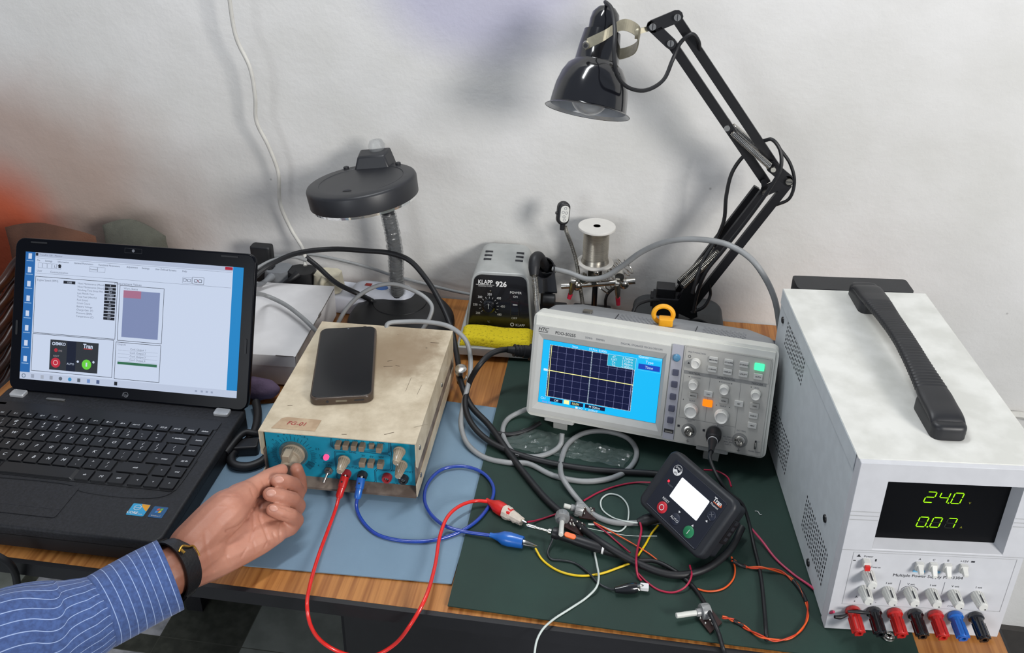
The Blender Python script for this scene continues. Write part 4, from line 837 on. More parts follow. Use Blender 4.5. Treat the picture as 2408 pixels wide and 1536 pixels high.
mb = MB(TR(0, 0, .0009)); mb.disc(.0228, -.0168, .0062, 'print_white', .0001, n=30); mb.pg([(.0228+.0058*math.cos(math.radians(a_)), -.0168+.0058*math.sin(math.radians(a_))) for a_ in range(20, 200, 12)]+[(.0185, -.0180), (.0215, -.0165), (.0250, -.0190)], 'ctl_panel', .0002)
mb.text('EMKO', .0232, -.0145, .0034, 'print_white', .0003); mb.text('EPS', .0226, -.0205, .0032, 'ink', .0003); part('maker_badge', mb, ctl)
mb = MB(TR(0, 0, .0009)); mb.text('Tran', .0855, -.0135, .0072, 'print_white', .0002, bold=.03, sx=.85); mb.q(.0810, -.0170, .0915, -.0162, 'orange_wire', .0002); mb.text('Plusmini', .0850, -.0195, .0034, 'print_white', .0002); mb.pg([(.0905, -.0165), (.0930, -.0165), (.0918, -.0130)], 'orange_wire')
mb.text('ALARM', .0260, -.0355, .0025, 'ink_grey', .0002); mb.text('RESET', .0320, -.0515, .0040, 'print_white', .0002); mb.text('AUTO', .0550, -.0604, .0044, 'print_white', .0014)
for u, v, s_ in ((.0548, -.0500, -1), (.0775, -.0528, 1), (.0880, -.0385, 1)): mb.pg([(u-.0016, v), (u+.0016, v), (u, v+.0024)] if s_ > 0 else [(u-.0016, v), (u, v-.0024), (u+.0016, v)], 'print_white', .0006)
for a_, b_ in (((.0865, -.0265), (.0910, -.0305)), ((.0865, -.0305), (.0910, -.0265)), ((.0855, -.0325), (.0915, -.0345))): mb.ln(a_, b_, .0006, 'ink_grey', .0013)
mb.ln((.014, -.0695), (.094, -.0695), .0004, 'ink_grey'); part('face_print', mb, ctl)
mat('red_button', 'c41f2f', .4); mat('green_button', '1f7d50', .4); mat('dark_button', '1a2133', .5)
for u, v, c_, r in ((.0334, -.0608, 'red_button', .0068), (.0774, -.0604, 'green_button', .0068), (.0550, -.0604, 'dark_button', .0068), (.0887, -.0300, 'dark_button', .0055)):
    mb = MB(TR(u, v, .0008)); mb.lathe([(r, 0), (r, .0004), (r*.9, .0009), (.00001, .0010)], c_, 28)
    if c_ == 'red_button': mb.disc(0, 0, .0034, 'print_white', .0012, r0=.0026)
    if c_ == 'green_button': mb.ln((-.0002, -.0028), (.0002, .0028), .0007, 'print_white', .0012)
    part('push_button', mb, ctl, label={'red_button': 'red stop button', 'green_button': 'green start button'}.get(c_))
mb = MB(TR(.0211, -.0330, .0009)); mb.disc(0, 0, .0015, em('ff3040', 1.8), .0002, n=14); part('alarm_light', mb, ctl)
mb = MB(); mb.rbox(.012, .036, -chh+.001, -chh+.006, -.030, -.016, .001, 'black'); part('terminal_block', mb, ctl)
mb = MB(); mb.rbox(cw-.007, cw-.002, -.05, -.02, -.032, -.018, .001, 'black')
for i in range(4): mb.bx(cw-.0022, cw-.0014, -.046+.007*i, -.0415+.007*i, -.028, -.022, 'ink')
part('side_connector', mb, ctl)

# ================================================================== SOLDERING STATION
mat('stn_grey', 'a9aba9', .4, .15, var=.04); mat('stn_black', '0c0c10', .22, var=.05, coat=.3); mat('sponge', 'e6cf1c', .9, scale=260, color2='a8920c', bump=.8, bscale=260, lo=.3, hi=.44)
ST = TR(-.2335, 1.140, 0) @ RZ(.045); stn = thing('soldering_station', 'small grey soldering station with a black front and round dial', 'soldering station', ST)
mb = MB(); mb.rbox(-.006, .112, -.008, .165, .0095, .0225, .004, 'stn_grey', .002); part('base_tray', mb, stn)
for x in (.01, .095):
    for y in (.01, .15): mb = MB(); mb.cyl((x, y, .0001 if y > .03 else .0001), (x, y, .0098), .006, 'rubber'); part('foot', mb, stn)
def trap(y, x0, x1, z0_, z1_, ins, r):
    pts = []
    base = mb.rr(0, 1, 0, 1, .001, 1)
    k = 5; o = []
    for (cx, cz, a) in ((x1-ins-r, z1_-r, 0), (x0+ins+r, z1_-r, 90)):
        for i in range(k+1): t = math.radians(a+90*i/k); o.append((cx+r*math.cos(t), y, cz+r*math.sin(t)))
    o += [(x0, y, z0_), (x1, y, z0_)]; return o
mb = MB(); rings = [trap(.060+.012, .0, .106, .022, .112, .008, .016), trap(.160, .002, .104, .022, .117, .010, .018)]
# sloping front: shift the lower edge forward
for rg in rings[:1]:
    for i, p in enumerate(rg): rg[i] = (p[0], .050+(p[2]-.022)*.20, p[2])
n = len(rings[0]); vs = rings[0]+rings[1]; fs = [tuple(range(n))[::-1], tuple(range(n, 2*n))]+[(i, (i+1) % n, n+(i+1) % n, n+i) for i in range(n)]
mb.add(vs, [f[::-1] if k_ > 1 else f[::-1] for k_, f in enumerate(fs)], 'stn_grey'); part('body', mb, stn, bevel=.0012)
SF = TR(0, .050-.0008, .022) @ RX(-math.atan(.20)) @ FRX(0, 0, 0)
mb = MB(SF); o = []
for (cx, cz, a) in ((.106-.012-.012, .088-.012, 0), (.012+.012, .088-.012, 90)):
    for i in range(6): t = math.radians(a+18*i); o.append((cx+.012*math.cos(t), cz+.012*math.sin(t)))
o += [(.0045, .003), (.1015, .003)]; mb.prism(o, -.0004, .0006, 'stn_black'); part('front_plate', mb, stn)
mb = MB(SF @ TR(0, 0, .0007)); mb.text('KLAPP', .0300, .0765, .0095, 'print_white', sx=.85, bold=.015); mb.text('926', .0545, .0745, .0115, 'print_white', bold=.03); mb.q(.0155, .0718, .0440, .0724, 'print_white'); mb.text('SOLDERING STATION', .030, .0698, .0022, 'print_white')
kc = (.0365, .0375)
for i, t_ in enumerate(('200', '250', '300', '350', '400', '450', '480')):
    a = math.radians(218-i*43); mb.text(t_, kc[0]+.0215*math.cos(a), kc[1]+.0195*math.sin(a), .0052, 'print_white', sx=.9)
for i in range(13): a = math.radians(218-i*21.5); mb.ln((kc[0]+.0125*math.cos(a), kc[1]+.0125*math.sin(a)), (kc[0]+.0155*math.cos(a), kc[1]+.0155*math.sin(a)), .0006, 'print_white')
mb.text('POWER', .0775, .0620, .0052, 'print_white'); mb.text('ON', .0770, .0555, .0045, 'print_white'); mb.text('OFF', .0765, .0205, .0050, 'print_white'); mb.text('KLAPP', .0860, .0095, .0058, 'print_white', sx=.9); mb.disc(.0735, .0098, .0030, 'print_white', r0=.0019); mb.text('°C', .0365, .0120, .0042, 'print_white')
part('front_print', mb, stn)
mb = MB(SF @ TR(kc[0], kc[1], .0006)); mb.lathe([(.0105, 0), (.0102, .004), (.0080, .0050), (.0072, .0115), (.0062, .0125), (.00001, .0125)], 'black_gloss', 26); mb.bx(.0002, .0009, 0, .0070, .0122, .0130, 'print_white'); part('temperature_knob', mb, stn)
mb = MB(SF @ TR(0, 0, .0006)); mb.rbox(.0700, .0840, .0245, .0510, 0, .0015, .001, 'black'); mb.bx(.0715, .0825, .0375, .0495, .0014, .0045, 'black_gloss'); mb.bx(.0715, .0825, .0260, .0375, .0014, .0022, 'black_gloss'); mb.bx(.0740, .0810, .0430, .0442, .0044, .0048, 'print_white'); part('power_switch', mb, stn)
mb = MB(SF @ TR(.0380, .0620, .0006)); mb.sph((0, 0, 0), (.0022, .0022, .0016), 'darksteel', 12, 8); part('indicator', mb, stn)
for u in (.028, .078):
    for k in range(3): mb = MB(); mb.bx(u-.006, u+.006, .105+k*.012, .109+k*.012, .1138+.0006*k, .1152+.0006*k, 'ink'); part('vent_slot', mb, stn)
mb = MB(); nx, ny = 30, 14; vs = []; fs = []; R_ = random.Random(4)
for lv in (0, 1):
    for j in range(ny):
        for i in range(nx):
            u = i/(nx-1); v = j/(ny-1); ed = min(1, min(u, 1-u)*14)*min(1, min(v, 1-v)*7)
            z_ = .0228+(.0125*lv*(.35+.65*ed**.4)) + (R_.uniform(-.0006, .0003) if lv else 0)
            vs.append((-.001+.108*u+R_.uniform(-.0004, .0004), -.004+.047*v+.002*math.sin(u*7), z_))
for j in range(ny-1):
    for i in range(nx-1): a = j*nx+i; fs.append((a+nx*ny, a+1+nx*ny, a+nx+1+nx*ny, a+nx+nx*ny)); fs.append((a+nx, a+nx+1, a+1, a))
B_ = [i for i in range(nx)]+[j*nx+nx-1 for j in range(1, ny)]+[(ny-1)*nx+i for i in range(nx-2, -1, -1)]+[j*nx for j in range(ny-2, 0, -1)]
for a, b in zip(B_, B_[1:]+B_[:1]): fs.append((a, b, b+nx*ny, a+nx*ny))
mb.M = ST; mb.add(vs, fs, 'sponge'); build('cleaning_sponge', mb, ang=60, label='yellow cleaning sponge lying on the tray of the soldering station', cat='sponge')
# iron holder at its right side, with the iron
hold = thing('iron_holder', 'black funnel shaped iron holder to the right of the soldering station', 'holder', TR(-.105, 1.235, 0))
mb = MB(); a_, b_, c_, d_ = [V(*p) for p in ((1258, 640, 1.245), (1304, 640, 1.245), (1310, 690, 1.235), (1262, 690, 1.235))]
mb.add([a_, b_, c_, d_]+[p+Vector((0, .004, 0)) for p in (a_, b_, c_, d_)], [(0, 3, 2, 1), (4, 5, 6, 7), (0, 1, 5, 4), (1, 2, 6, 5), (2, 3, 7, 6), (3, 0, 4, 7)], 'black_gloss'); part('shield_plate', mb, hold, world=True)
p0 = V(1287, 632, 1.245); dr = Vector((-.25, -.8, .45)).normalized()
mb = MB(axis_frame(p0-dr*.018, dr)); mb.lathe([(.0095, 0), (.012, .014), (.0165, .030), (.0175, .032), (.0155, .032), (.011, .016), (.0085, .002)], 'black', 26); part('funnel', mb, hold, world=True)
mb = MB(); p1 = V(1285, 700, 1.245); mb.bx(p1.x-.009, p1.x+.009, p1.y-.006, p1.y+.02, 0.0225, p1.z+.012, 'black'); mb.rbox(-.128, -.085, 1.215, 1.29, 0, .0225, .003, 'black'); part('stand', mb, hold, world=True)
mb = MB(); p2 = V(1272, 705, 1.225); mb.cyl(p2+Vector((.004, 0, 0)), p2+Vector((.022, 0, .001)), .010, 'rubber', n=16); part('adjusting_knob', mb, hold, world=True)
iron = thing('soldering_iron', 'soldering iron with black grip and ribbed strain relief resting in its holder', 'soldering iron', TR(-.12, 1.2, .05))
mb = MB(); q0 = V(1258, 640, 1.195); q1 = V(1260, 605, 1.215); q2 = V(1275, 618, 1.24)
mb.tube([V(1256, 648, 1.19), V(1256, 630, 1.198), V(1258, 610, 1.208), V(1266, 603, 1.22), V(1280, 622, 1.238), V(1288, 634, 1.248)], [.0065, .0088, .0088, .008, .0075, .006], 'rubber', n=14); part('grip', mb, iron, world=True)
pts = [V(1256, 645, 1.192), V(1260, 680, 1.188), V(1262, 710, 1.184), V(1265, 735, 1.182)]
mb = MB(); C_ = catmull(pts, 12); mb.tube(C_, .0036, 'darksteel', n=10, raw=True)
for i in range(0, len(C_)): mb.ring(C_[i], C_[min(i+1, len(C_)-1)]-C_[max(i-1, 0)], .0040, .0008, 'chrome', n=12, k=5)
part('strain_relief', mb, iron, world=True)
mb = MB(); mb.tube([V(1265, 735, 1.182), V(1268, 760, 1.16), V(1275, 790, 1.14)], .0032, 'rubber', n=8); part('cord', mb, iron, world=True)

# ================================================================== MAGNIFIER LAMP
mat('lamp_dark', '25262a', .4, var=.06); mat('lamp_base', '1c1d20', .5, var=.2, scale=20); mat('clear_ring', 'dfe3e2', .08, trans=.8, var=.01); mat('film', 'c8ccce', .10, trans=.6, alpha=.42, var=.01, bump=1.0, bscale=120)
mg = thing('magnifier_lamp', 'black magnifier lamp with a big round head on a plastic-wrapped gooseneck', 'magnifier lamp', TR(-.345, 1.215, 0))
mb = MB(TR(-.345, 1.212, 0)); mb.lathe([(.084, .0002), (.086, .006), (.085, .014), (.078, .024), (.060, .030), (.0001, .032)], 'lamp_base', 48); part('base', mb, mg, world=True, bevel=0)
mb = MB(TR(-.352, 1.235, .028)); mb.lathe([(.045, 0), (.043, .004), (.028, .006), (.0001, .007)], 'lamp_base', 36); part('boss', mb, mg, world=True)
gp = [Vector((-.357, 1.245, .033)), V(935, 690, 1.245), V(932, 650, 1.245), V(930, 600, 1.245), V(922, 545, 1.245), V(912, 500, 1.248), V(898, 455, 1.255), V(880, 415, 1.262), V(866, 392, 1.262)]
mb = MB(); mb.tube(gp, .0098, 'lamp_dark', n=16)
C_ = catmull(gp, 14)
for i in range(8, len(C_)-2, 2): mb.ring(C_[i], C_[i+1]-C_[i-1], .0096, .0011, 'lamp_dark', n=16, k=5)
part('gooseneck', mb, mg, world=True)
mb = MB(); vs = []; fs = []; C2 = catmull(gp[1:6], 14); k = 18; R_ = random.Random(2)
for i, p in enumerate(C2):
    for j in range(k): a = 2*PI*j/k; r = .0122+R_.uniform(-.0009, .0012); vs.append(p+Vector((math.cos(a)*r, math.sin(a)*r, 0)))
for i in range(len(C2)-1):
    for j in range(k): fs.append((i*k+j, i*k+(j+1) % k, (i+1)*k+(j+1) % k, (i+1)*k+j))
mb.add(vs, fs, 'film'); part('plastic_wrap', mb, mg, world=True, ang=20)
HP = V(849, 424, 1.175); HM = Matrix.Translation(HP) @ RY(-.15) @ RX(-.055) @ Matrix.Scale(.94, 4)
mb = MB(HM); mb.lathe([(.0835, -.0300), (.0850, -.0290), (.0860, -.0040), (.0845, -.0005), (.0815, .0012), (.066, .0014), (.0655, .0008), (.060, .0008), (.0001, .0010)], 'lamp_dark', 64); hdm = part('head', mb, mg, world=True)
mb = MB(HM); mb.lathe([(.055, -.030), (.0832, -.0302), (.0815, -.0345), (.070, -.0385), (.052, -.0385)], 'clear_ring', 56); part('diffuser_ring', mb, mg, world=True)
mb = MB(HM); mb.lathe([(.052, -.031), (.052, -.036), (.03, -.038), (.0001, -.039)], 'clear_ring', 40); part('lens', mb, mg, world=True)
mb = MB(HM @ TR(0, 0, .0014)); mb.disc(-.006, -.052, .0072, 'ink', .0002, n=20, a0=0, a1=180); mb.disc(0, 0, .0665, 'ink', .0001, r0=.0660, n=50, a0=-50, a1=60); part('cap_marks', mb, hdm, world=True)
mb = MB(HM); mb.add([(-.030, .055, -.002), (.030, .055, -.002), (.034, .092, -.012), (-.034, .092, -.012), (-.022, .062, .020), (.022, .062, .020), (.026, .092, .024), (-.026, .092, .024)], [(0, 1, 5, 4), (1, 2, 6, 5), (2, 3, 7, 6), (3, 0, 4, 7), (4, 5, 6, 7), (3, 2, 1, 0)], 'lamp_dark'); part('hinge_block', mb, mg, world=True, bevel=.003)
mb = MB(HM); mb.lathe([(.012, .086), (.014, .098), (.010, .106), (.0001, .108)], 'film', 14, TR(.004, .088, -.068)); part('wrap_end', mb, mg, world=True)
for u in (-.046, .042): mb = MB(HM); mb.lathe([(.0045, 0), (.0045, .003), (.003, .004), (.0001, .0042)], 'lamp_dark', 12, TR(u, .066, .0008)); part('catch', mb, mg, world=True)
mb = MB(); p = U(1003, 768, .012); mb.cyl(p, p+Vector((0, -.004, .0005)), .006, 'red_plastic', n=14); part('switch_button', mb, mg, world=True, label='red switch button on the base')

# ================================================================== ARTICULATED DESK LAMP
dl = thing('desk_lamp', 'black spring-arm desk lamp with a bell shade arching above the bench', 'desk lamp', TR(.09, 1.24, 0))
mat('shade_black', '101116', .14, var=.03, coat=.5); mat('shade_inner', 'b9bcc0', .3, .3); mat('bulb', 'dfe1e3', .06, trans=.55, var=.01); mat('cast_grey', '3b3d3f', .6, var=.08)
def bar(mb, a, b, w_, m, d_=.007):
    a = Vector(a); b = Vector(b); t = (b-a).normalized(); y = Vector((0, 1, 0)); n_ = t.cross(y).normalized()*w_/2; yy = y*d_/2
    vs = []
    for p in (a, b):
        for s1, s2 in ((-1, -1), (1, -1), (1, 1), (-1, 1)): vs.append(p+n_*s1+yy*s2)
    mb.add(vs, [(0, 1, 2, 3), (7, 6, 5, 4), (0, 4, 5, 1), (1, 5, 6, 2), (2, 6, 7, 3), (3, 7, 4, 0)], m); return mb
mb = MB(); mb.rbox(.022, .162, 1.165, 1.305, .0002, .046, .03, 'cast_grey', .008); part('base', mb, dl, world=True)
mb = MB(); a, b = V(1532, 758, 1.20), V(1602, 668, 1.22); mb.bx(a.x, b.x, 1.205, 1.235, .033, V(1560, 692, 1.22).z, 'black_matte'); mb.bx(a.x-.004, a.x+.006, 1.21, 1.23, V(1560, 716, 1.22).z, V(1560, 694, 1.22).z, 'black_matte'); mb.bx(a.x+.004, b.x-.008, 1.208, 1.232, V(1560, 693, 1.22).z, V(1560, 671, 1.22).z, 'black'); mb.cyl((b.x-.006, 1.225, .033), (b.x+.03, 1.225, .034), .003, 'black', n=8); part('swivel_block', mb, dl, world=True, bevel=.001)
mb = MB()
for yy in (1.203, 1.222):
    A = [V(1610, 745, yy), V(1640, 690, yy), V(1595, 690, yy), V(1635, 765, yy)]
    pts = [V(1585, 732, yy), V(1618, 655, yy), V(1632, 655, yy), V(1640, 745, yy), V(1625, 750, yy)]
    k = len(pts); mb.add([p-Vector((0, .001, 0)) for p in pts]+[p+Vector((0, .001, 0)) for p in pts], [tuple(range(k)), tuple(range(k, 2*k))[::-1]]+[(i, (i+1) % k, k+(i+1) % k, k+i) for i in range(k)], 'black')
mb.cyl((.097, 1.212, .030), (.097, 1.212, .05), .006, 'steel', n=12)
part('pivot_bracket', mb, dl, world=True)
YL = 1.212
mb = MB(); bar(mb, V(1630, 714, YL), V(1853, 432, YL), .0118, 'black'); part('lower_arm_bar', mb, dl, world=True)
mb = MB(); bar(mb, V(1600, 704, YL), V(1796, 452, YL), .0118, 'black'); part('lower_arm_bar', mb, dl, world=True)
mb = MB(); bar(mb, V(1588, 690, YL+.022), V(1780, 440, YL+.022), .0085, 'black'); part('lower_arm_bar', mb, dl, world=True)
def plate(name, px, y, m='black', th=.003, grow=10, both=.018):
    mb = MB()
    for yy in (y-both/2, y+both/2):
        c = Vector((0, 0)); hull = []
        for (x, yy_) in px:
            for k in range(10): a = 2*PI*k/10; hull.append((x+grow*math.cos(a), yy_+grow*math.sin(a)))
        pts = sorted(set(hull)); 
        def half(P):
            o = []
            for p in P:
                while len(o) >= 2 and (o[-1][0]-o[-2][0])*(p[1]-o[-2][1])-(o[-1][1]-o[-2][1])*(p[0]-o[-2][0]) <= 0: o.pop()
                o.append(p)
            return o[:-1]
        H = half(pts)+half(pts[::-1]); P3 = [V(x, q, yy) for x, q in H]; k = len(P3)
        mb.add([p-Vector((0, th/2, 0)) for p in P3]+[p+Vector((0, th/2, 0)) for p in P3], [tuple(range(k)), tuple(range(k, 2*k))[::-1]]+[(i, (i+1) % k, k+(i+1) % k, k+i) for i in range(k)], m)
    return mb
YU = 1.205
mb = plate('x', [(1853, 424), (1815, 392)], YU-.0, grow=14); mb2 = plate('x', [(1853, 425), (1800, 448)], YU, grow=12); mb3 = plate('x', [(1800, 450), (1796, 428)], YU, grow=7)
for q in (mb2, mb3): mb.add(q.v, q.f, 'black')
elb = part('elbow_plate', mb, dl, world=True)
for x, y in ((1855, 426), (1800, 453)): mb = MB(); p = V(x, y, YU-.011); mb.cyl(p, p-Vector((0, .0035, 0)), .0046, 'steel', n=16); mb.bx(p.x-.0042, p.x+.0042, p.y-.0038, p.y-.0033, p.z-.0006, p.z+.0006, 'ink'); part('bolt', mb, dl, world=True)
YH = 1.165
mb = MB(); bar(mb, V(1590, 42, YH), V(1832, 405, YU), .0125, 'black'); part('upper_arm_bar', mb, dl, world=True)
mb = MB(); bar(mb, V(1580, 103, YH), V(1802, 430, YU), .0125, 'black'); part('upper_arm_bar', mb, dl, world=True)
mb = plate('x', [(1535, 62), (1592, 38)], YH, grow=15); mb2 = plate('x', [(1535, 62), (1577, 102)], YH, grow=14)
mb.add(mb2.v, mb2.f, 'black'); part('head_plate', mb, dl, world=True)
for x, y in ((1535, 62), (1593, 40), (1577, 101)): mb = MB(); p = V(x, y, YH-.011); mb.cyl(p, p-Vector((0, .0035, 0)), .0044, 'chrome', n=16); mb.bx(p.x-.0006, p.x+.0006, p.y-.0038, p.y-.0033, p.z-.004, p.z+.004, 'ink'); part('bolt', mb, dl, world=True)
for a, b, w_ in (((1709, 300), (1818, 398), -.018), ((1712, 288), (1815, 374), .016)):
    mb = MB(); A, B = V(a[0], a[1], YU+w_), V(b[0], b[1], YU+w_); mb.cyl(A, A+(B-A)*.12, .0012, 'chrome', n=6); mb.coil(A+(B-A)*.1, A+(B-A)*.93, .0042, .0009, 34, 'chrome', n=4, per=10); mb.cyl(A-Vector((0, .004, 0)), A+Vector((0, .004, 0)), .0042, 'chrome', n=12); mb.cyl(B-Vector((0, .003, 0)), B+Vector((0, .003, 0)), .0036, 'chrome', n=12); part('spring', mb, dl, world=True)
for a, b, w_ in (((1690, 592), (1606, 672), -.016), ((1682, 586), (1598, 662), .012)):
    mb = MB(); A, B = V(a[0], a[1], YL+w_), V(b[0], b[1], YL+w_); mb.coil(A, B, .0042, .0009, 30, 'steel', n=4, per=10); mb.cyl(B-Vector((0, .003, 0)), B+Vector((0, .003, 0)), .0036, 'rubber', n=12); part('spring', mb, dl, world=True)
# shade
OC = V(1381, 262, 1.115); ax = Vector((-.115, -.46, -.88)).normalized(); SM = axis_frame(OC, -ax)
mb = MB(SM); mb.lathe([(.0555, -.0002), (.0545, .001), (.0498, .0035), (.0488, .015), (.0470, .030), (.0425, .046), (.0365, .0575), (.0300, .0625), (.0288, .0645), (.0265, .085), (.0238, .104), (.0190, .1045), (.0192, .118), (.0175, .128), (.0115, .1355), (.0050, .1365), (.0042, .1405), (.0001, .141)], 'shade_black', 56, caps=False); shd = part('shade', mb, dl, world=True, ang=30)
mb = MB(SM); mb.lathe([(.0542, .0001), (.0488, .0038), (.0475, .015), (.0455, .030), (.0405, .046), (.0345, .0560), (.02, .060), (.0001, .060)][::-1], 'shade_inner', 48, caps=False); part('reflector', mb, shd, world=True)
mb = MB(SM); mb.sph((0, 0, .022), .0265, 'bulb', 28, 18); mb.cyl((0, 0, .04), (0, 0, .06), .013, 'steel', n=18); part('bulb', mb, dl, world=True, label='unlit clear round bulb')
A_ = V(1378, 104, 1.115); B_ = V(1468, 58, 1.14); C_ = V(1502, 76, 1.15); D_2 = V(1496, 112, 1.165); E_ = V(1448, 128, 1.185)
mb = MB(); P_c = catmull([A_, V(1420, 84, 1.115), B_, C_, D_2, E_, V(1420, 118, 1.19)], 8); vs = []; up = -ax
for p in P_c: vs += [p-up*.0075, p+up*.0075]
fs = [(2*i, 2*i+2, 2*i+3, 2*i+1) for i in range(len(P_c)-1)]; mb.add(vs, fs, 'nickel')
yk = part('yoke', mb, dl, world=True, flat=True); sm_ = yk.modifiers.new('s', 'SOLIDIFY'); sm_.thickness = .0012
mb = MB(); mb.cyl(A_+Vector((0, .002, 0)), A_-Vector((0, .006, 0)), .0042, 'steel', n=14); mb.cyl(A_-Vector((0, .006, 0)), A_-Vector((0, .009, 0)), .0025, 'ink', n=10); part('clamp_screw', mb, dl, world=True)
mb = MB(); bar(mb, V(1496, 76, 1.155), V(1540, 62, YH), .0065, 'nickel', .003); p = V(1497, 78, 1.152); mb.cyl(p+Vector((-.002, 0, 0)), p+Vector((.002, 0, 0)), .0075, 'nickel', n=16); part('link', mb, dl, world=True)
mb = MB(); tp = SM @ Vector((0, 0, .140))
mb.tube([tp, V(1424, 5, 1.15), V(1438, 20, 1.13), V(1446, 70, 1.095), V(1444, 130, 1.075), V(1452, 178, 1.075), V(1478, 206, 1.09), V(1520, 212, 1.11), V(1560, 188, 1.13), V(1582, 140, 1.15), V(1602, 98, 1.155), V(1628, 80, 1.155), V(1642, 96, 1.16), V(1645, 118, 1.172)], .0026, 'rubber', n=8); part('cord', mb, dl, world=True)
mb = MB(); mb.tube([V(1645, 118, 1.175), V(1720, 240, 1.21), V(1788, 330, 1.20), V(1815, 328, 1.19), V(1834, 352, 1.185), V(1836, 395, 1.18), V(1812, 440, 1.18), V(1770, 500, 1.185), V(1700, 590, 1.19), V(1660, 640, 1.19), V(1640, 690, 1.19), V(1630, 735, 1.185)], .0026, 'rubber', n=8); mb.tube([V(1830, 345, 1.215), V(1858, 385, 1.215), V(1868, 430, 1.215), V(1855, 468, 1.215), V(1822, 483, 1.22)], .0024, 'rubber', n=8); part('cord', mb, dl, world=True)
mb = MB(); mb.tube([V(1772, 352, 1.222), V(1748, 368, 1.225), V(1722, 405, 1.225), V(1708, 460, 1.225), V(1702, 520, 1.225), V(1680, 570, 1.222), V(1655, 610, 1.2), V(1640, 650, 1.19), V(1628, 690, 1.185)], .0028, 'rubber', n=8); part('cord', mb, dl, world=True)
mb = MB(); mb.tube([V(1668, 668, 1.21), V(1670, 695, 1.21), V(1655, 722, 1.2), V(1625, 735, 1.195)], .0024, 'rubber', n=8); part('cord', mb, dl, world=True)
mb = MB(); mb.tube([U(1600, 762, .06), U(1640, 752, .06), U(1670, 765, .05), U(1690, 785, .02)], .0026, 'rubber', n=8); part('cord', mb, dl, world=True)
# orange-yellow loop on the oscilloscope
mat('loop_yellow', 'f2ab1c', .4); OT = OS
mb = MB(); p = V(1560, 738, 1.035); mb.tube([p+Vector((math.cos(a)*.0125, -.002, math.sin(a)*.0125)) for a in [i*2*PI/14 for i in range(14)]], .0032, 'loop_yellow', n=8, closed=True); p2 = V(1566, 752, 1.028); mb.rbox(p2.x-.009, p2.x+.009, p2.y-.006, p2.y+.006, p2.z-.007, p2.z+.003, .002, 'loop_yellow', .001)
build('cable_clip', mb, label='orange-yellow ring clip standing on top of the oscilloscope', cat='clip')

# ================================================================== THIRD HAND, SOLDER REEL, LED LIGHT
th = thing('third_hand', 'chrome third-hand stand with two red-tipped crocodile clips', 'third hand', TR(-.045, 1.262, 0))
Y3 = 1.262
mb = MB(); a, b = V(1345, 705, Y3+.03), V(1438, 712, Y3+.03); mb.rbox(V(1342, 735, Y3-.02).x, b.x, 1.225, 1.305, .0002, .016, .005, 'black_gloss', .002); part('base', mb, th, world=True)
mb = MB(); mb.cyl((V(1398, 700, Y3).x, Y3, .016), V(1400, 662, Y3), .0045, 'black_gloss', n=16); part('upright', mb, th, world=True)
mb = MB(); mb.cyl(V(1320, 673, Y3-.012), V(1494, 661, Y3-.012), .0048, 'chrome', n=16); part('crossbar', mb, th, world=True)
mb = MB(); P0 = V(1384, 620, Y3-.004); P1 = V(1414, 668, Y3-.004); mb.bx(P0.x, P1.x, Y3-.008, Y3-.004, P1.z, P0.z, 'darksteel'); mb.bx(P0.x+.005, P1.x-.005, Y3-.007, Y3-.005, P1.z-.003, P0.z, 'steel'); p = V(1402, 642, Y3-.012); mb.cyl(p, p+Vector((0, .006, 0)), .0050, 'chrome', n=14); mb.sph(p, (.0048, .003, .0048), 'chrome', 12, 8); part('bracket', mb, th, world=True)
for x, y, r in ((1371, 658, .0055), (1457, 652, .0070), (1346, 668, .005)):
    mb = MB(); p = V(x, y, Y3-.024); mb.cyl(p, p+Vector((0, .014, 0)), r, 'chrome', n=20); mb.bx(p.x-r*.8, p.x+r*.8, p.y-.0004, p.y, p.z-.0005, p.z+.0005, 'ink'); part('wing_screw', mb, th, world=True)
mb = MB(); p = V(1397, 667, Y3-.022); mb.cyl(p, p+Vector((0, .01, 0)), .0042, 'chrome', n=16); mb.bx(p.x-.003, p.x+.003, p.y-.0004, p.y, p.z-.0005, p.z+.0005, 'ink'); mb.bx(p.x-.0005, p.x+.0005, p.y-.0004, p.y, p.z-.003, p.z+.003, 'ink'); part('cross_screw', mb, th, world=True)
mb = MB(); mb.sph(V(1357, 672, Y3-.014), (.0085, .007, .0085), 'chrome', 16, 10); mb.sph(V(1467, 668, Y3-.014), (.0085, .007, .0085), 'chrome', 16, 10); part('ball_joint', mb, th, world=True)
for (a, b, c, yy) in (((1349, 662), (1341, 694), (1338, 702), Y3-.03), ((1452, 668), (1453, 702), (1454, 717), Y3-.03)):
    mb = MB(); A, B, C_ = V(*a, yy), V(*b, yy), V(*c, yy)
    for s_ in (-1, 1):
        o = Vector((.0008*s_, .0022*s_, 0)); mb.tube([A+o*1.5, (A+B)/2+o*1.2, B+o*.5], [.0036, .0034, .0022], 'steel', n=8)
    mb.cyl(A-Vector((.003, 0, 0)), A+Vector((.003, 0, 0)), .0034, 'chrome', n=12); cl = part('crocodile_clip', mb, th, world=True)
    mb = MB(); mb.cyl(B+(A-B)*.08, C_, .0038, mat('tip_red', 'd02a48', .4), .0032, n=12); part('clip_sleeve', mb, cl, world=True, label='red rubber clip sleeve')
mb = MB(); mb.tube([V(1452, 672, Y3+.002), V(1430, 690, Y3+.002), V(1424, 705, Y3), V(1424, 722, Y3)], .0024, 'black', n=8); part('rod', mb, th, world=True)
mb = MB(); mb.coil(V(1412, 678, Y3+.004), V(1474, 622, Y3+.016), .0135, .0011, 9, 'chrome', n=6, per=22, R1=.0165); build('iron_rest_coil', mb, label='shiny wire spiral iron rest fixed behind the third hand', cat='coil')
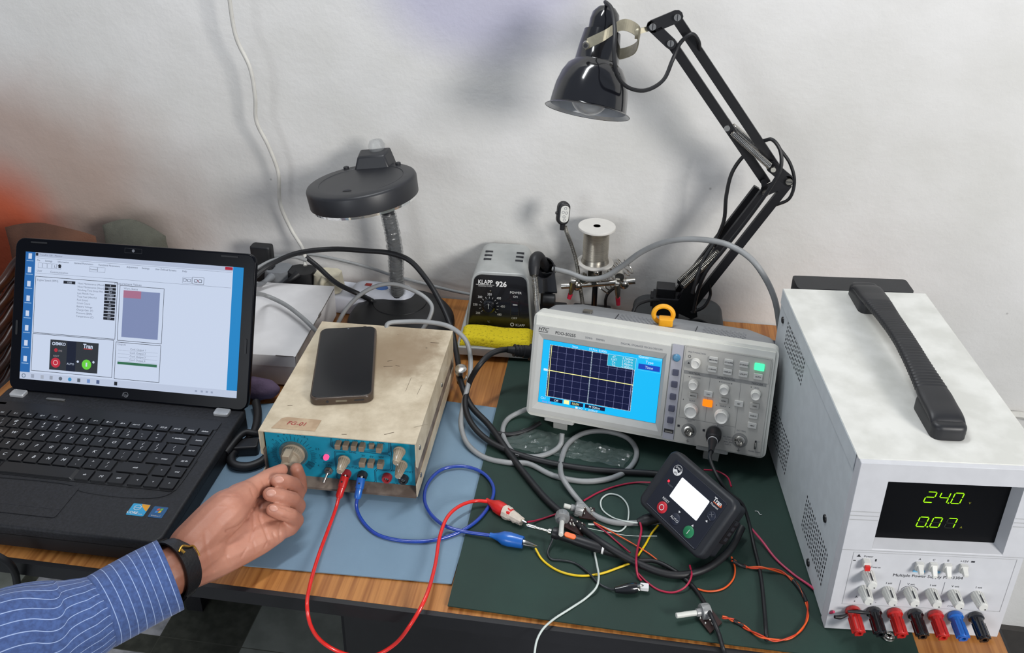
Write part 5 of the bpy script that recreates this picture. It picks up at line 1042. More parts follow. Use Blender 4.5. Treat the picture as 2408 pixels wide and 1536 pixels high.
mat('reel_white', 'd9d6d0', .5, trans=.1, var=.02); mat('solder', 'b4aea2', .3, .9, stretch=(1, 1, 400), var=.15, scale=3)
rp = V(1399, 617, Y3); HR = V(1399, 533, Y3).z
sr = thing('solder_reel', 'reel of silver solder wire with white flanges on top of the stand', 'reel', TR(rp.x, rp.y, rp.z))
hgt = HR-rp.z
mb = MB(); mb.lathe([(.0045, -.001), (.0285, -.001), (.0290, .0005), (.0285, .002), (.0045, .002)], 'reel_white', 40); part('lower_flange', mb, sr)
mb = MB(); mb.lathe([(.0055, hgt-.002), (.0290, hgt-.002), (.0292, hgt), (.0285, hgt+.0015), (.0055, hgt+.0015)], 'reel_white', 40); mb.lathe([(.0056, hgt+.0015), (.0056, hgt-.01)], 'ink', 20); part('upper_flange', mb, sr)
mb = MB(); pr = [(.0001, .0019)]
nw = 46
for i in range(nw+1):
    z_ = .002+(hgt-.0045)*i/nw; r = .0197 + (.0025 if z_ < .009 else 0)*(1-z_/.009 if z_ < .009 else 0); pr += [(r+.0004, z_), (r, z_+.0004)]
mb.lathe(pr+[(.0001, hgt-.002)], 'solder', 36); part('solder_winding', mb, sr, ang=70)
led = thing('led_light', 'tiny black LED light on a thin metal gooseneck beside the solder reel', 'light', TR(-.07, 1.26, .016))
gl = [V(1372, 730, 1.252), V(1368, 700, 1.25), V(1362, 660, 1.25), V(1356, 620, 1.25), V(1345, 580, 1.248), V(1332, 545, 1.245), V(1329, 533, 1.243)]
mb = MB(); mb.tube(gl, .0027, 'darksteel', n=10); C_ = catmull(gl, 16)
for i in range(1, len(C_)-1, 1): mb.ring(C_[i], C_[i+1]-C_[i-1], .0027, .0006, 'steel', n=10, k=4)
part('gooseneck', mb, led, world=True)
HM2 = Matrix.Translation(V(1325, 502, 1.24)) @ RZ(.35) @ RX(PI/2-.15) @ Matrix.Rotation(-.12, 4, 'Z')
mb = MB(HM2); mb.rbox(-.0095, .0095, -.018, .018, -.006, .004, .009, 'black', .003); mb.lathe([(.0045, 0), (.0035, .010)], 'black', 12, TR(.001, -.016, -.001) @ RX(PI/2)); part('head', mb, led, world=True)
mb = MB(HM2); mb.rbox(-.006, .0075, -.013, .013, .0035, .0050, .006, mat('lens_white', 'd8d8d2', .2), .0006)
for u, v in ((.001, .009), (-.002, .003), (.003, .002), (.0, -.004), (.001, -.009)): mb.disc(u, v, .0022, 'ink_grey', .0051, r0=.0016, n=14)
part('led_window', mb, led, world=True)
mb = MB(HM2); mb.cyl((-.0095, 0, -.001), (-.0120, 0, -.001), .0022, 'black', n=10); part('switch', mb, led, world=True)

# ================================================================== BOX, POWER STRIP, PLUGS
mat('card_white', 'd6d5d6', .7, var=.02); mat('card_in', '6f6a66', .8)
bxo = thing('cardboard_box', 'white cardboard box behind the laptop with its lid tab loose', 'box', TR(-.448, 1.022, 0) @ RZ(.045) @ TR(-.0, 0, 0))
mb = MB(); mb.bx(-.19, 0, .004, .203, .0018, .054, 'card_white'); part('body', mb, bxo, bevel=.0008)
mb = MB(); mb.bx(-.192, .0006, 0, .205, .0538, .0548, 'card_white'); mb.bx(-.192, .0, .0, .001, .036, .0545, 'card_white'); part('lid', mb, bxo, bevel=.0005)
mb = MB(); mb.bx(-.028, -.002, -.0004, .0002, .0540, .0552, 'card_in'); mb.bx(.0004, .0012, .012, .198, .0530, .0538, 'card_in'); mb.bx(.0004, .0014, .112, .124, .0500, .0552, 'card_in'); part('slit', mb, bxo)
mat('purple_cloth', '6c5a74', .9, bump=.4, bscale=200); mb = MB(); R_ = random.Random(5)
mb.sph((0, 0, 0), (.035, .016, .015), 'purple_cloth', 24, 14); mb.v = [(v[0]*(1+.12*noise.noise(Vector(v)*60)), v[1], v[2]*(1+.5*noise.noise(Vector(v)*90))) for v in mb.v]
z0_ = min(v[2] for v in mb.v); mb.v = [(v[0]-.497, v[1]+.990, v[2]-z0_+.0003) for v in mb.v]; build('crumpled_cloth', mb, ang=80, label='crumpled purple cloth in front of the white cardboard box', cat='cloth')
mat('strip_white', 'cfd2dc', .35, var=.02); mat('strip_blue', '3f6fb8', .35); mat('strip_red', '9c2f2a', .4)
SP = TR(-.335, 1.235, 0) @ RZ(-.16)
ps = thing('power_strip', 'white power strip with a blue oval button lying behind the cardboard box', 'power strip', TR(-.44, 1.262, 0) @ RZ(-.06))
mb = MB(); mb.rbox(-.30, .035, -.028, .028, .0002, .030, .010, 'strip_white', .005); part('body', mb, ps)
mb = MB(); mb.rbox(-.002, .108, -.026, .026, .0003, .042, .024, 'strip_white', .014); hd_ = part('switch_end', mb, ps)
mb = MB(TR(.052, -.004, .0418)); mb.lathe([(.0105, 0), (.0100, .0012), (.0001, .0016)], 'strip_blue', 28); mb.v = [(.052+(v[0]-.052)*1.1, v[1]*.72, v[2]) for v in mb.v]; part('switch_button', mb, hd_, label='blue oval switch button')
mb = MB(TR(.028, .002, .0420)); mb.q(-.0055, -.0045, .0055, .0045, 'strip_red', .0004); part('indicator_window', mb, hd_)
for x in (-.25, -.19, -.125, -.06): mb = MB(); mb.rbox(x-.024, x+.024, -.024, .024, .0298, .0312, .004, 'strip_white', .0006); part('socket', mb, ps)
mat('plug_grey', '7d8084', .45); mat('plug_black', '17181b', .45); mat('plug_beige', 'c9c2ac', .5, var=.06)
def plug(px, py, y, m, name, label, sc=1.0, cord=None, cm=None, cr=.0034):
    p = V(px, py, y); t = thing(name, label, 'plug', TR(p.x, p.y, .0313), group=None)
    mb = MB(TR(0, 0, 0)); o = [(-.024*sc, -.014*sc), (-.012*sc, -.022*sc), (.012*sc, -.022*sc), (.024*sc, -.014*sc), (.024*sc, .012*sc), (.012*sc, .020*sc), (-.012*sc, .020*sc), (-.024*sc, .012*sc)]
    mb.prism(o, 0, .030*sc, m, scale=.86); part('body', mb, t, bevel=.003, seg=3)
    if cord:
        mb = MB(); mb.tube([cord[0]]+cord[1:], [cr*2.2, cr*1.3, cr]+[cr]*max(1, len(cord)-3), cm or m, n=10); part('cord', mb, t, world=True)
    return t
plug(657, 640, 1.262, 'plug_grey', 'power_plug', 'grey mains plug nearest the laptop in the power strip', cord=[V(640, 650, 1.245), V(622, 664, 1.22), V(600, 672, 1.19), V(570, 690, 1.16)], cm='plug_grey')
plug(711, 640, 1.262, 'plug_black', 'power_plug', 'black mains plug in the middle of the power strip', cord=[V(700, 645, 1.245), V(685, 656, 1.235), V(668, 668, 1.232), V(640, 690, 1.242)], cm='rubber')
plug(772, 648, 1.258, 'plug_beige', 'power_plug', 'dirty cream mains plug beside the switch end of the power strip', cord=[V(764, 655, 1.24), V(757, 668, 1.234), V(770, 700, 1.24)], cm='plug_beige')
mb = MB(); p = V(606, 612, 1.24); mb.rbox(-.018, .018, -.010, .010, 0, p.z+.018-.0313, .006, 'plug_black', .003, ); mb.v = [(v[0]+p.x, v[1]+1.26, v[2]+.0313) for v in mb.v]; build('plug_adapter', mb, label='black plug adapter just behind the right edge of the laptop lid', cat='plug')

# ================================================================== CABLES
B1 = .0045
def C(l, z=None): return [U(p[0], p[1], p[2] if len(p) > 2 else z) for p in l]
# black mains cable arching behind the magnifier lamp down to the controller
mb = MB()
k = [V(596, 655, 1.18), V(625, 630, 1.20), V(690, 598, 1.22), V(780, 586, 1.23), V(860, 590, 1.235), V(915, 595, 1.232), V(962, 612, 1.225), V(1005, 660, 1.21), V(1040, 720, 1.18), V(1062, 775, 1.15), V(1075, 840, 1.10)]+C([(1086, 905, .030), (1108, 955, .020), (1150, 1000, .014), (1200, 1070, .010), (1290, 1180, .0085), (1350, 1228, .010), (1420, 1280, .018), (1500, 1325, .012), (1580, 1352, .009), (1650, 1342, .009), (1715, 1295, .010), (1745, 1240, .018)])
mb.tube(k, .0042, 'rubber', n=10, sub=6); build('power_cable', mb, ang=80, label='long thick black cable sweeping behind the magnifier lamp and across the green mat', cat='cable')
mb = MB(); k = [V(720, 605, 1.245), V(745, 625, 1.24), V(790, 665, 1.22), V(840, 690, 1.205), U(872, 706, .033), U(900, 722, .026), U(920, 735, .018)]; mb.tube(k, .0040, 'rubber', n=10); build('power_cable', mb, ang=80, label='short black cable dropping across the power strip to the magnifier lamp base', cat='cable')
t = thing('scope_power_cord', 'black mains cord with a moulded plug pushed into the left side of the oscilloscope', 'cord', TR(-.12, 1.06, 0))
c_s = [V(1262, 830, 1.075), V(1225, 828, 1.07), V(1190, 822, 1.06), V(1155, 832, 1.045), V(1125, 862, 1.02)]+C([(1102, 905, .034), (1094, 950, .024), (1105, 990, .018), (1140, 1030, .012), (1200, 1062, .010), (1300, 1090, .009), (1400, 1105, .008), (1480, 1110, .008), (1540, 1114, .007), (1600, 1120, .007)])
mb = MB(); mb.tube(c_s, .0040, 'rubber', n=10); part('cord', mb, t, world=True, ang=80)
a, b = c_s[0], c_s[2]; mb = MB(axis_frame(a, b-a)); mb.lathe([(.0115, -.01), (.0125, .0), (.012, .010), (.0092, .012), (.0092, .020), (.0080, .021), (.0080, .028), (.0055, .036), (.0045, .044)], 'rubber', 18)
for i in range(3): mb.lathe([(.0088, .022+i*.005), (.0088, .0242+i*.005)], 'rubber', 16)
part('plug', mb, t, world=True)
def cb(pts, r, m, label, name='cable', cat='cable', group=None, n=8, sub=6):
    mb = MB(); mb.tube(pts, r, m, n=n, sub=sub); return build(name, mb, label=label, cat=cat, group=group, ang=80)
cb([V(590, 690, 1.06), U(630, 697, .072), U(668, 715, .070), U(705, 742, .070), U(730, 765, .068), U(748, 785, .055), U(760, 810, .030)], .0034, 'grey_cable', 'grey cable looping over the white cardboard box', name='grey_cable')
cb([V(790, 770, 1.13), V(812, 730, 1.14), V(845, 695, 1.15), V(885, 673, 1.16), V(925, 668, 1.165), V(965, 680, 1.165), V(1000, 700, 1.16), V(1016, 722, 1.15), V(1010, 748, 1.14), V(994, 775, 1.13)], .0032, 'grey_cable', 'grey cable curving over the base of the magnifier lamp', name='grey_cable')
cb([V(908, 775, 1.065), V(912, 762, 1.07), V(950, 757, 1.08), V(1010, 758, 1.08), V(1060, 770, 1.075), V(1095, 800, 1.07), V(1106, 840, 1.06), U(1104, 890, .040), U(1090, 950, .022), U(1084, 1000, .014), U(1100, 1045, .008), U(1140, 1076, .0055), U(1195, 1088, .0068),
    U(1240, 1090, .0068), U(1300, 1118, .0068), U(1370, 1132, .0068), U(1440, 1124, .0068), U(1483, 1098, .0068), U(1497, 1062, .0068), U(1475, 1030, .0068), U(1420, 1014, .0068), U(1370, 1020, .0068), U(1335, 1045, .0068), U(1322, 1075, .0068), U(1318, 1105, .012), U(1325, 1128, .0145), U(1355, 1170, .008), U(1395, 1210, .0068), U(1440, 1228, .0068), U(1505, 1230, .0068), U(1560, 1225, .010)],
   .0034, 'grey_cable', 'long grey cable coiling from the function generator to the controller unit', name='grey_cable', n=10)
cb(C([(1262, 955, .030), (1225, 968, .012), (1195, 985, .0068), (1182, 1012, .0068), (1192, 1045, .0068), (1215, 1068, .010), (1262, 1074, .0068), (1300, 1062, .0068), (1318, 1045, .010), (1322, 1020, .022)]), .0034, 'grey_cable', 'grey cable making a small loop under the left end of the oscilloscope', name='grey_cable')
cb(C([(1168, 1019, .008), (1200, 1022, .0065), (1240, 1012, .0065), (1270, 995, .0065)]), .003, 'rubber', 'short black cable lying left of the oscilloscope foot', name='black_cable')
cb([V(1300, 632, 1.235), V(1340, 642, 1.225), V(1380, 656, 1.215), V(1420, 652, 1.21), V(1460, 628, 1.21), V(1510, 592, 1.20), V(1570, 568, 1.185), V(1640, 563, 1.17), V(1710, 575, 1.15), V(1765, 608, 1.13), V(1800, 655, 1.12), V(1822, 705, 1.115), V(1832, 760, 1.11), V(1836, 800, 1.10)], .0042, 'grey_cable', 'thick grey cable arching through the desk lamp arms to the power supply', name='grey_cable', n=10)
cb([V(640, 605, 1.28), V(720, 598, 1.29), V(800, 612, 1.29), V(870, 630, 1.29), V(930, 650, 1.285), V(990, 665, 1.285), V(1060, 683, 1.28), V(1105, 692, 1.275), V(1150, 700, 1.27)], .0026, 'grey_cable', 'thin grey cable lying along the foot of the wall behind the power strip', name='grey_cable')
cb([V(602, 632, 1.2), V(640, 613, 1.215), V(690, 604, 1.23), V(720, 612, 1.24)], .0032, 'grey_cable', 'grey cable emerging behind the top right corner of the laptop lid', name='grey_cable')
cb([V(1485, 745, 1.15), V(1495, 720, 1.16), V(1520, 708, 1.175), V(1548, 706, 1.195)], .0026, 'rubber', 'thin black cord bending down left of the desk lamp base', name='lamp_cord', cat='cord')
cb([U(793, 690, .02), U(815, 703, .012), U(850, 708, .006)], .0034, 'white_cable', 'white cord end lying right of the cardboard box', name='white_cord', cat='cord')
mat('strip_navy', '2b3446', .5); mb = MB(); p = V(1815, 765, 1.2); mb.rbox(p.x-.012, p.x+.02, 1.19, 1.22, .0002, .028, .004, 'strip_navy', .002) ; build('small_block', mb, label='small dark blue block against the wall left of the power supply', cat='block')
# laptop charger leads in front of the function generator side
cb([LP @ Vector((.0105, -.062, .016)), U(575, 1018, .020), U(600, 1020, .016), U(622, 1025, .010)], .0045, 'rubber', 'black charger lead plugged into the right side of the laptop', name='charger_lead')
cb([U(602, 945, .012), U(606, 975, .008), U(598, 1015, .007), U(570, 1050, .007), U(545, 1070, .008), U(548, 1092, .008), U(580, 1098, .007), U(612, 1088, .007), U(632, 1070, .008)], .0058, 'rubber', 'loop of flat black cable between the laptop and the function generator', name='black_cable')
mb = MB(); a = U(570, 1062, .0018); mb.rbox(-.022, .022, -.010, .010, .0019, .016, .004, 'black', .002); mb.v = [tuple(Matrix.Translation((a.x, a.y, 0)) @ RZ(.25) @ Vector(v)) for v in mb.v]; build('cable_adapter', mb, label='small black adapter block lying between the laptop and the function generator', cat='adapter')
p = U(1085, 885, .03); mb = MB(); mb.lathe([(.0001, -.014), (.0075, -.014), (.0078, -.004), (.0062, -.003), (.0062, .006), (.0085, .007), (.0085, .014), (.005, .016), (.0001, .016)], 'chrome', 22, Matrix.Translation((p.x, p.y, .032)) @ RX(.25)); build('bnc_connector', mb, label='shiny metal connector hanging beside the back right corner of the function generator', cat='connector')
cb([Vector((p.x, p.y, .018)), U(1092, 925, .010), U(1098, 960, .006), U(1105, 985, .005)], .0024, 'rubber', 'thin dark cable hanging from the shiny metal connector', name='thin_cable')
cb([V(-20, 1300, .64), V(18, 1322, .645), V(34, 1345, .65), V(40, 1372, .655), V(42, 1400, .66), V(30, 1470, .67)], .004, 'rubber', 'black cable hanging below the front edge of the bench under the laptop', name='hanging_cable')

# probe into the oscilloscope
pc = thing('probe_cable', 'black oscilloscope probe plugged into the middle socket, with orange marked grip', 'probe', TR(.1, .93, 0))
bp_ = OS @ P_ @ Vector((.2452, .0238, .002)); dr = (OS.to_3x3() @ Vector((.02, -1, -.05))).normalized()
mb = MB(axis_frame(bp_, dr)); mb.lathe([(.0001, 0), (.0092, 0), (.0095, .002), (.0095, .010), (.0078, .013), (.0078, .019), (.0066, .020), (.0064, .024)], 'rubber', 26); mb.lathe([(.0062, .0235), (.0062, .0252)], 'print_white', 22); mb.lathe([(.0058, .025), (.0042, .038), (.0032, .055)], 'rubber', 18); part('bnc_plug', mb, pc, world=True)
e0 = bp_+dr*.054
mb = MB(); mb.tube([e0, e0+dr*.012+Vector((0, 0, -.004)), U(1692, 1130, .060), U(1715, 1160, .045), U(1745, 1185, .035), U(1760, 1225, .020), U(1772, 1280, .008), U(1788, 1350, .0058), U(1798, 1440, .0058), U(1802, 1500, .0058), U(1803, 1530, -.02), U(1803, 1600, -.08)], .0022, 'rubber', n=8); part('cable', mb, pc, world=True, ang=80)
a = U(1300, 1252, .017); b = U(1420, 1292, .012); d = (b-a)
pb = MB(axis_frame(a, d)); L_ = d.length
pb.lathe([(.0001, 0), (.0062, 0), (.0066, .003), (.0066, .006), (.0056, .008), (.0056, .024), (.0060, .026), (.0060, L_-.006), (.0052, L_), (.0001, L_)], 'black', 24); body = part('probe_body', pb, pc, world=True)
mat('probe_orange', 'e8641c', .4); nn_ = d.normalized(); up_ = (Vector((0, -.35, 1))-nn_*nn_.dot(Vector((0, -.35, 1)))).normalized(); sd_ = nn_.cross(up_); c_ = a+d*.34+up_*.0052
mb = MB(Matrix(((nn_.x, sd_.x, up_.x, c_.x), (nn_.y, sd_.y, up_.y, c_.y), (nn_.z, sd_.z, up_.z, c_.z), (0, 0, 0, 1)))); mb.rbox(-.0068, .0068, -.0030, .0030, -.002, .0014, .0028, 'probe_orange', .0006)
part('colour_band', mb, body, world=True, label='orange oval slider on the probe')
mb = MB(axis_frame(b-d*.012, d)); mb.lathe([(.0056, -.0012), (.0057, 0), (.0056, .0012)], 'print_white', 22); mb.lathe([(.0055, .0012), (.0050, .012), (.0034, .026)], 'black', 18); part('strain_relief', mb, body, world=True)
mb = MB(); t0 = U(1238, 1235, .018); mb.cyl(a+(t0-a)*.05, a+(t0-a)*.16, .0036, 'chrome', n=16); mb.cyl(a+(t0-a)*.1, t0+(a-t0)*.3, .0016, 'chrome', n=12); mb.cyl(t0+(a-t0)*.35, t0+(a-t0)*.05, .0024, 'chrome', n=12); mb.cyl(t0+(a-t0)*.1, t0, .0009, 'steel', n=8); part('probe_tip', mb, pc, world=True)
mb = MB(); e1 = b+d.normalized()*.012; mb.tube([e1, U(1455, 1305, .010), U(1490, 1318, .008), U(1540, 1320, .009), U(1590, 1345, .0075), U(1630, 1380, .0058), U(1660, 1425, .012), U(1675, 1455, .016), U(1690, 1490, .008), U(1700, 1525, .0058), U(1706, 1545, -.01), U(1710, 1600, -.08)], .0024, 'rubber', n=8); part('cable', mb, pc, world=True, ang=80)
mb = MB(); mb.tube([a+d*.03, U(1297, 1275, .010), U(1288, 1300, .006), U(1296, 1315, .0050), U(1320, 1318, .0050), U(1350, 1324, .0050), U(1385, 1348, .0065), U(1405, 1370, .0062), U(1430, 1384, .0060), U(1448, 1387, .0080)], .0013, mat('thin_black', '20262a', .4), n=8); part('ground_lead', mb, pc, world=True, ang=80)
g0, g1 = U(1446, 1388, .0095), U(1512, 1381, .0095); mb = MB(axis_frame(g0, g1-g0)); gl_ = (g1-g0).length
mb.lathe([(.0001, 0), (.0030, .0), (.0035, .003), (.0055, .012), (.0058, .020), (.0050, .024), (.0001, .0242)], 'black_gloss', 20); part('clip_boot', mb, pc, world=True, label='glossy black crocodile clip boot')
mb = MB(); n_ = (g1-g0).normalized()
for s_ in (-1, 1): mb.tube([g0+n_*.022+Vector((0, 0, .001*s_)), g0+n_*.028+Vector((0, 0, .0028*s_)), g1+n_*.002+Vector((0, 0, .0004*s_))], [.002, .0018, .001], 'chrome', n=6)
part('clip_jaw', mb, pc, world=True)
mb = MB(); mb.rbox(-.003, .006, -.0035, .0035, 0, .005, .001, 'print_white'); M_ = axis_frame(g1, Vector((0, 0, 1))); mb.v = [tuple(Vector(v)+g1+Vector((0, 0, -.0025))) for v in mb.v]; part('tape_scrap', mb, pc, world=True, bevel=.001)

# test leads
def lead(name, label, colr, cabm, plug_uv, path, boot0, boot1, jaw, tape):
    t = thing(name, label, 'test lead', TR(plug_uv[0].x, plug_uv[0].y, 0))
    s0, pe = plug_uv; dv = (pe-s0).normalized(); L_ = (pe-s0).length
    mb = MB(axis_frame(s0, dv)); mb.lathe([(.0019, -.003), (.0019, 0.0)], 'chrome', 12); mb.lathe([(.0001, 0), (.0048, 0), (.0052, .0015), (.0052, L_*.5), (.0044, L_*.52), (.0044, L_*.9), (.0030, L_), (.0001, L_)], colr, 22); mb.cyl((.0, .0049, L_*.28), (0, .0053, L_*.28), .0012, 'ink', n=8); part('banana_plug', mb, t, world=True)
    mb = MB(); mb.tube([pe-dv*.002]+path+[boot0], .0021, cabm, n=10); part('cable', mb, t, world=True, ang=80)
    d = (boot1-boot0); l = d.length; mb = MB(axis_frame(boot0, d)); mb.lathe([(.0001, -.004), (.0028, -.004), (.0030, .0), (.0048, .006), (.0078, .012), (.0082, l*.55), (.0074, l*.8), (.0068, l), (.0055, l), (.0052, l-.003), (.0001, l-.003)], colr, 26); part('clip_boot', mb, t, world=True)
    mb = MB(); n_ = d.normalized(); up = n_.cross(Vector((0, 1, .3))).normalized()
    for s_ in (-1, 1):
        mb.tube([boot1-n_*.004+up*.0022*s_, boot1+n_*.004+up*.0026*s_, jaw+up*.0004*s_], [.0022, .0020, .0009], 'chrome', n=8)
        for q_ in range(4): mb.cyl(boot1+(jaw-boot1)*(.3+.16*q_)+up*.0016*s_, boot1+(jaw-boot1)*(.3+.16*q_)+up*.0002*s_, .0006, 'steel', n=5)
    part('clip_jaw', mb, t, world=True)
    if tape:
        k = 10; vs = []; fs = []; R_ = random.Random(8); A_ = axis_frame(boot1-n_*.010, d)
        for i in range(9):
            for j in range(k): a_ = 2*PI*j/k; rr_ = (.0086-.0005*i)+R_.uniform(-.0006, .0007); vs.append(A_ @ Vector((rr_*math.cos(a_), rr_*math.sin(a_), i*.0032+R_.uniform(-.001, .001))))
        for i in range(8):
            for j in range(k): fs.append((i*k+j, i*k+(j+1) % k, (i+1)*k+(j+1) % k, (i+1)*k+j))
        fs.append(tuple(range(k))[::-1]); fs.append(tuple(8*k+j for j in range(k))); mb = MB(); mb.add(vs, fs, mat('paper_tape', 'cfc4b6', .8, bump=.3)); part('tape_wrap', mb, t, world=True, ang=25, label='crumpled masking tape round the clip')
    return t
FGM = TM[fg.name]; Fp = FGM @ FRX(-.0032, .009, .0077)
s1 = Fp @ Vector((.1043, .0212, .0066)); s2 = Fp @ Vector((.1245, .0212, .0066))
lead('test_lead', 'bright red banana test lead hanging over the front edge of the bench', 'red_plastic', 'red_cable', (s1, U(796, 1172, .012)),
     C([(790, 1195, .008), (770, 1250, .008), (748, 1310, .010), (728, 1380, .014), (722, 1425, .016), (730, 1470, .0), (760, 1512, -.03), (810, 1538, -.045), (870, 1545, -.045), (925, 1518, -.03), (965, 1470, 0), (998, 1412, .016), (1022, 1335, .014), (1036, 1255, .014), (1055, 1212, .016), (1085, 1188, .016), (1120, 1178, .013)]), U(1150, 1180, .011), U(1203, 1212, .011), U(1238, 1230, .012), True)
lead('test_lead', 'dark blue banana test lead making a full loop across the two mats', 'blue_plastic', 'blue_cable', (s2, U(840, 1174, .012)),
     C([(838, 1190, .008), (850, 1222, .005), (885, 1256, .0040), (945, 1272, .0040), (1010, 1272, .0045), (1070, 1256, .0045), (1120, 1226, .0065), (1155, 1180, .0068), (1160, 1145, .0075), (1135, 1112, .0065), (1090, 1097, .006), (1040, 1104, .006), (1007, 1135, .006), (998, 1172, .006), (1012, 1208, .0085), (1045, 1236, .0085), (1090, 1250, .0075)]), U(1160, 1260, .0095), U(1230, 1276, .0095), U(1263, 1285, .0070), False)

# hook-up wires
def wire(pts, m, label, r=.0011, z=.0050, name='hookup_wire', group=None): return cb(C(pts, z), r, m, label, name=name, cat='wire', n=7)
wire([(1259, 1290, .008), (1275, 1316), (1312, 1342), (1360, 1354), (1410, 1350), (1455, 1335), (1485, 1323, .0065)], 'yellow_wire', 'yellow wire curving away from the blue clip', r=.0013)
wire([(1500, 1307, .0060), (1518, 1280), (1532, 1255), (1548, 1235, .010)], 'yellow_wire', 'short yellow wire rising towards the controller unit', r=.0012)
wire([(1398, 1300), (1404, 1330), (1408, 1358, .0085), (1402, 1382, .0095), (1380, 1405), (1340, 1432), (1300, 1458), (1275, 1482, .0055), (1262, 1508, .0), (1256, 1545, -.01), (1250, 1600, -.05)], 'white_wire', 'white wire running off the front edge of the bench', r=.0012)
wire([(1383, 1233, .008), (1405, 1235), (1435, 1246), (1455, 1250), (1470, 1240), (1478, 1215, .0065), (1474, 1185), (1455, 1166), (1432, 1162), (1414, 1175), (1416, 1198), (1440, 1217), (1470, 1226, .0105), (1500, 1230, .0115)], 'white_wire', 'white wire curled in a loop left of the controller unit', r=.0010)
wire([(1381, 1242, .009), (1430, 1252, .006), (1480, 1260, .006), (1545, 1261, .008)], 'white_wire', 'hair-thin grey wire running straight to the controller unit', r=.0004)
wire([(1240, 1228, .011), (1262, 1224, .006), (1300, 1212), (1330, 1200, .008)], 'red_wire', 'dark red wire leaving the taped red clip', r=.0011)
wire([(1372, 1178, .006), (1410, 1157), (1455, 1142), (1495, 1135), (1530, 1135, .008)], 'red_wire', 'dark red wire running from the potentiometers up behind the controller unit', r=.0011)
wire([(1503, 1222, .014), (1508, 1245, .012), (1500, 1285, .010), (1496, 1325, .0175), (1500, 1355, .008), (1508, 1366, .006)], 'red_wire', 'dark red wire dropping past the corner of the controller unit to the black clip', r=.0013)
wire([(1398, 1232, .007), (1425, 1252, .0065), (1455, 1278), (1482, 1300, .009)], 'red_wire', 'dark red wire slanting beside the probe', r=.0010)
wire([(1500, 1348, .006), (1520, 1368), (1550, 1388), (1585, 1393), (1612, 1380, .009), (1626, 1355, .0125), (1622, 1330, .010)], 'red_wire', 'dark red wire curving below the controller unit', r=.0011)
wire([(1655, 1105, .02), (1685, 1108, .02), (1710, 1122, .02), (1720, 1145, .02)], 'red_wire', 'dark red wire bending behind the top edge of the controller unit', r=.0011)
wire([(1396, 1228, .008), (1440, 1252, .007), (1490, 1280, .006), (1530, 1305, .006), (1560, 1330, .005)], 'orange_wire', 'thin orange wire running diagonally below the controller unit', r=.0008)
wire([(1635, 1384, .005), (1665, 1391), (1700, 1385), (1724, 1362), (1728, 1335), (1720, 1310, .008)], 'orange_wire', 'orange wire arc right below the controller unit', r=.0010)
tw = thing('twisted_wires', 'orange and black twisted wires looping from the controller unit to a potentiometer', 'wire', TR(.2, .75, 0))
TP = [(1722, 1318, .012), (1742, 1330), (1760, 1335), (1800, 1337, .0085), (1845, 1350), (1880, 1385), (1898, 1425), (1895, 1465), (1868, 1496), (1830, 1507), (1795, 1500, .0085), (1762, 1483), (1735, 1465), (1715, 1456, .007), (1698, 1452, .008)]
base = catmull(C(TP, .0050), 10)
for s_, m_ in ((0, 'orange_wire'), (PI, 'orange_wire')):
    q = []
    for i, p in enumerate(base):
        a_ = i*.28+s_; q.append(p+Vector((math.cos(a_)*.0009, math.cos(a_)*.0009, .0004+math.sin(a_)*.0009)))
    mb = MB(); mb.tube(q, .0009, m_ if s_ == 0 else mat('red_orange', 'c43a18', .4), n=6, raw=True); part('strand', mb, tw, world=True, ang=80)
for i0, i1 in ((int(len(base)*.325), int(len(base)*.42)), (int(len(base)*.82), int(len(base)*.9)), (0, int(len(base)*.13))): mb = MB(); mb.tube(base[i0:i1], .0022, 'rubber', n=8, raw=True); part('sleeving', mb, tw, world=True, ang=80, label='black heat-shrink sleeve')
wire([(1762, 1238, .016), (1790, 1270, .010), (1825, 1315, .0060), (1870, 1354), (1905, 1378, .007), (1928, 1400, .010), (1936, 1422, .014), (1943, 1436, .018), (1952, 1441, .026), (1961, 1439, .031)], 'pink_wire', 'pink wire running along the bench to the red post of the power supply', r=.0014)
wire([(1915, 1385, .007), (1950, 1400, .010), (1985, 1420, .024), (2012, 1428, .032)], mat('brown_wire', '6c5a58', .4), 'brown wire ending at the first black post of the power supply', r=.0011)
mb = MB(); a = U(1500, 1229, .011); b = U(1562, 1212, .016); mb.tube([a, a+(b-a)*.2, a+(b-a)*.25, b], [.0042, .0058, .0066, .0066], 'rubber', n=14, raw=True); build('cable_plug', mb, ang=50, label='black plug where the grey cable meets the lower left corner of the controller', cat='plug')
# croc lead on the PSU posts
PM = TM[psu.name]; w0 = PM @ Vector((.0236-.018, -.006, z0+.031)) if False else PM @ Vector((.006, -.006, .034)); w1 = PM @ Vector((.0446, -.006, .0355))
mb = MB(); mb.tube([PM @ Vector((.0035, -.0095, .0315)), PM @ Vector((.010, -.008, .030)), PM @ Vector((.0165, -.007, .0325))], [.0016, .0022, .0012], 'rubber', n=8); build('wire_ferrule', mb, ang=80, label='black insulated wire end at the leftmost red post', cat='wire end')
mb = MB(); mb.tube([PM @ Vector((.0150, -.0100, .0405)), PM @ Vector((.028, -.0095, .0400)), PM @ Vector((.0375, -.008, .0375))], [.0012, .0020, .0012], 'rubber', n=8); build('wire_ferrule', mb, ang=80, label='black insulated wire end reaching across to the first black post', cat='wire end')

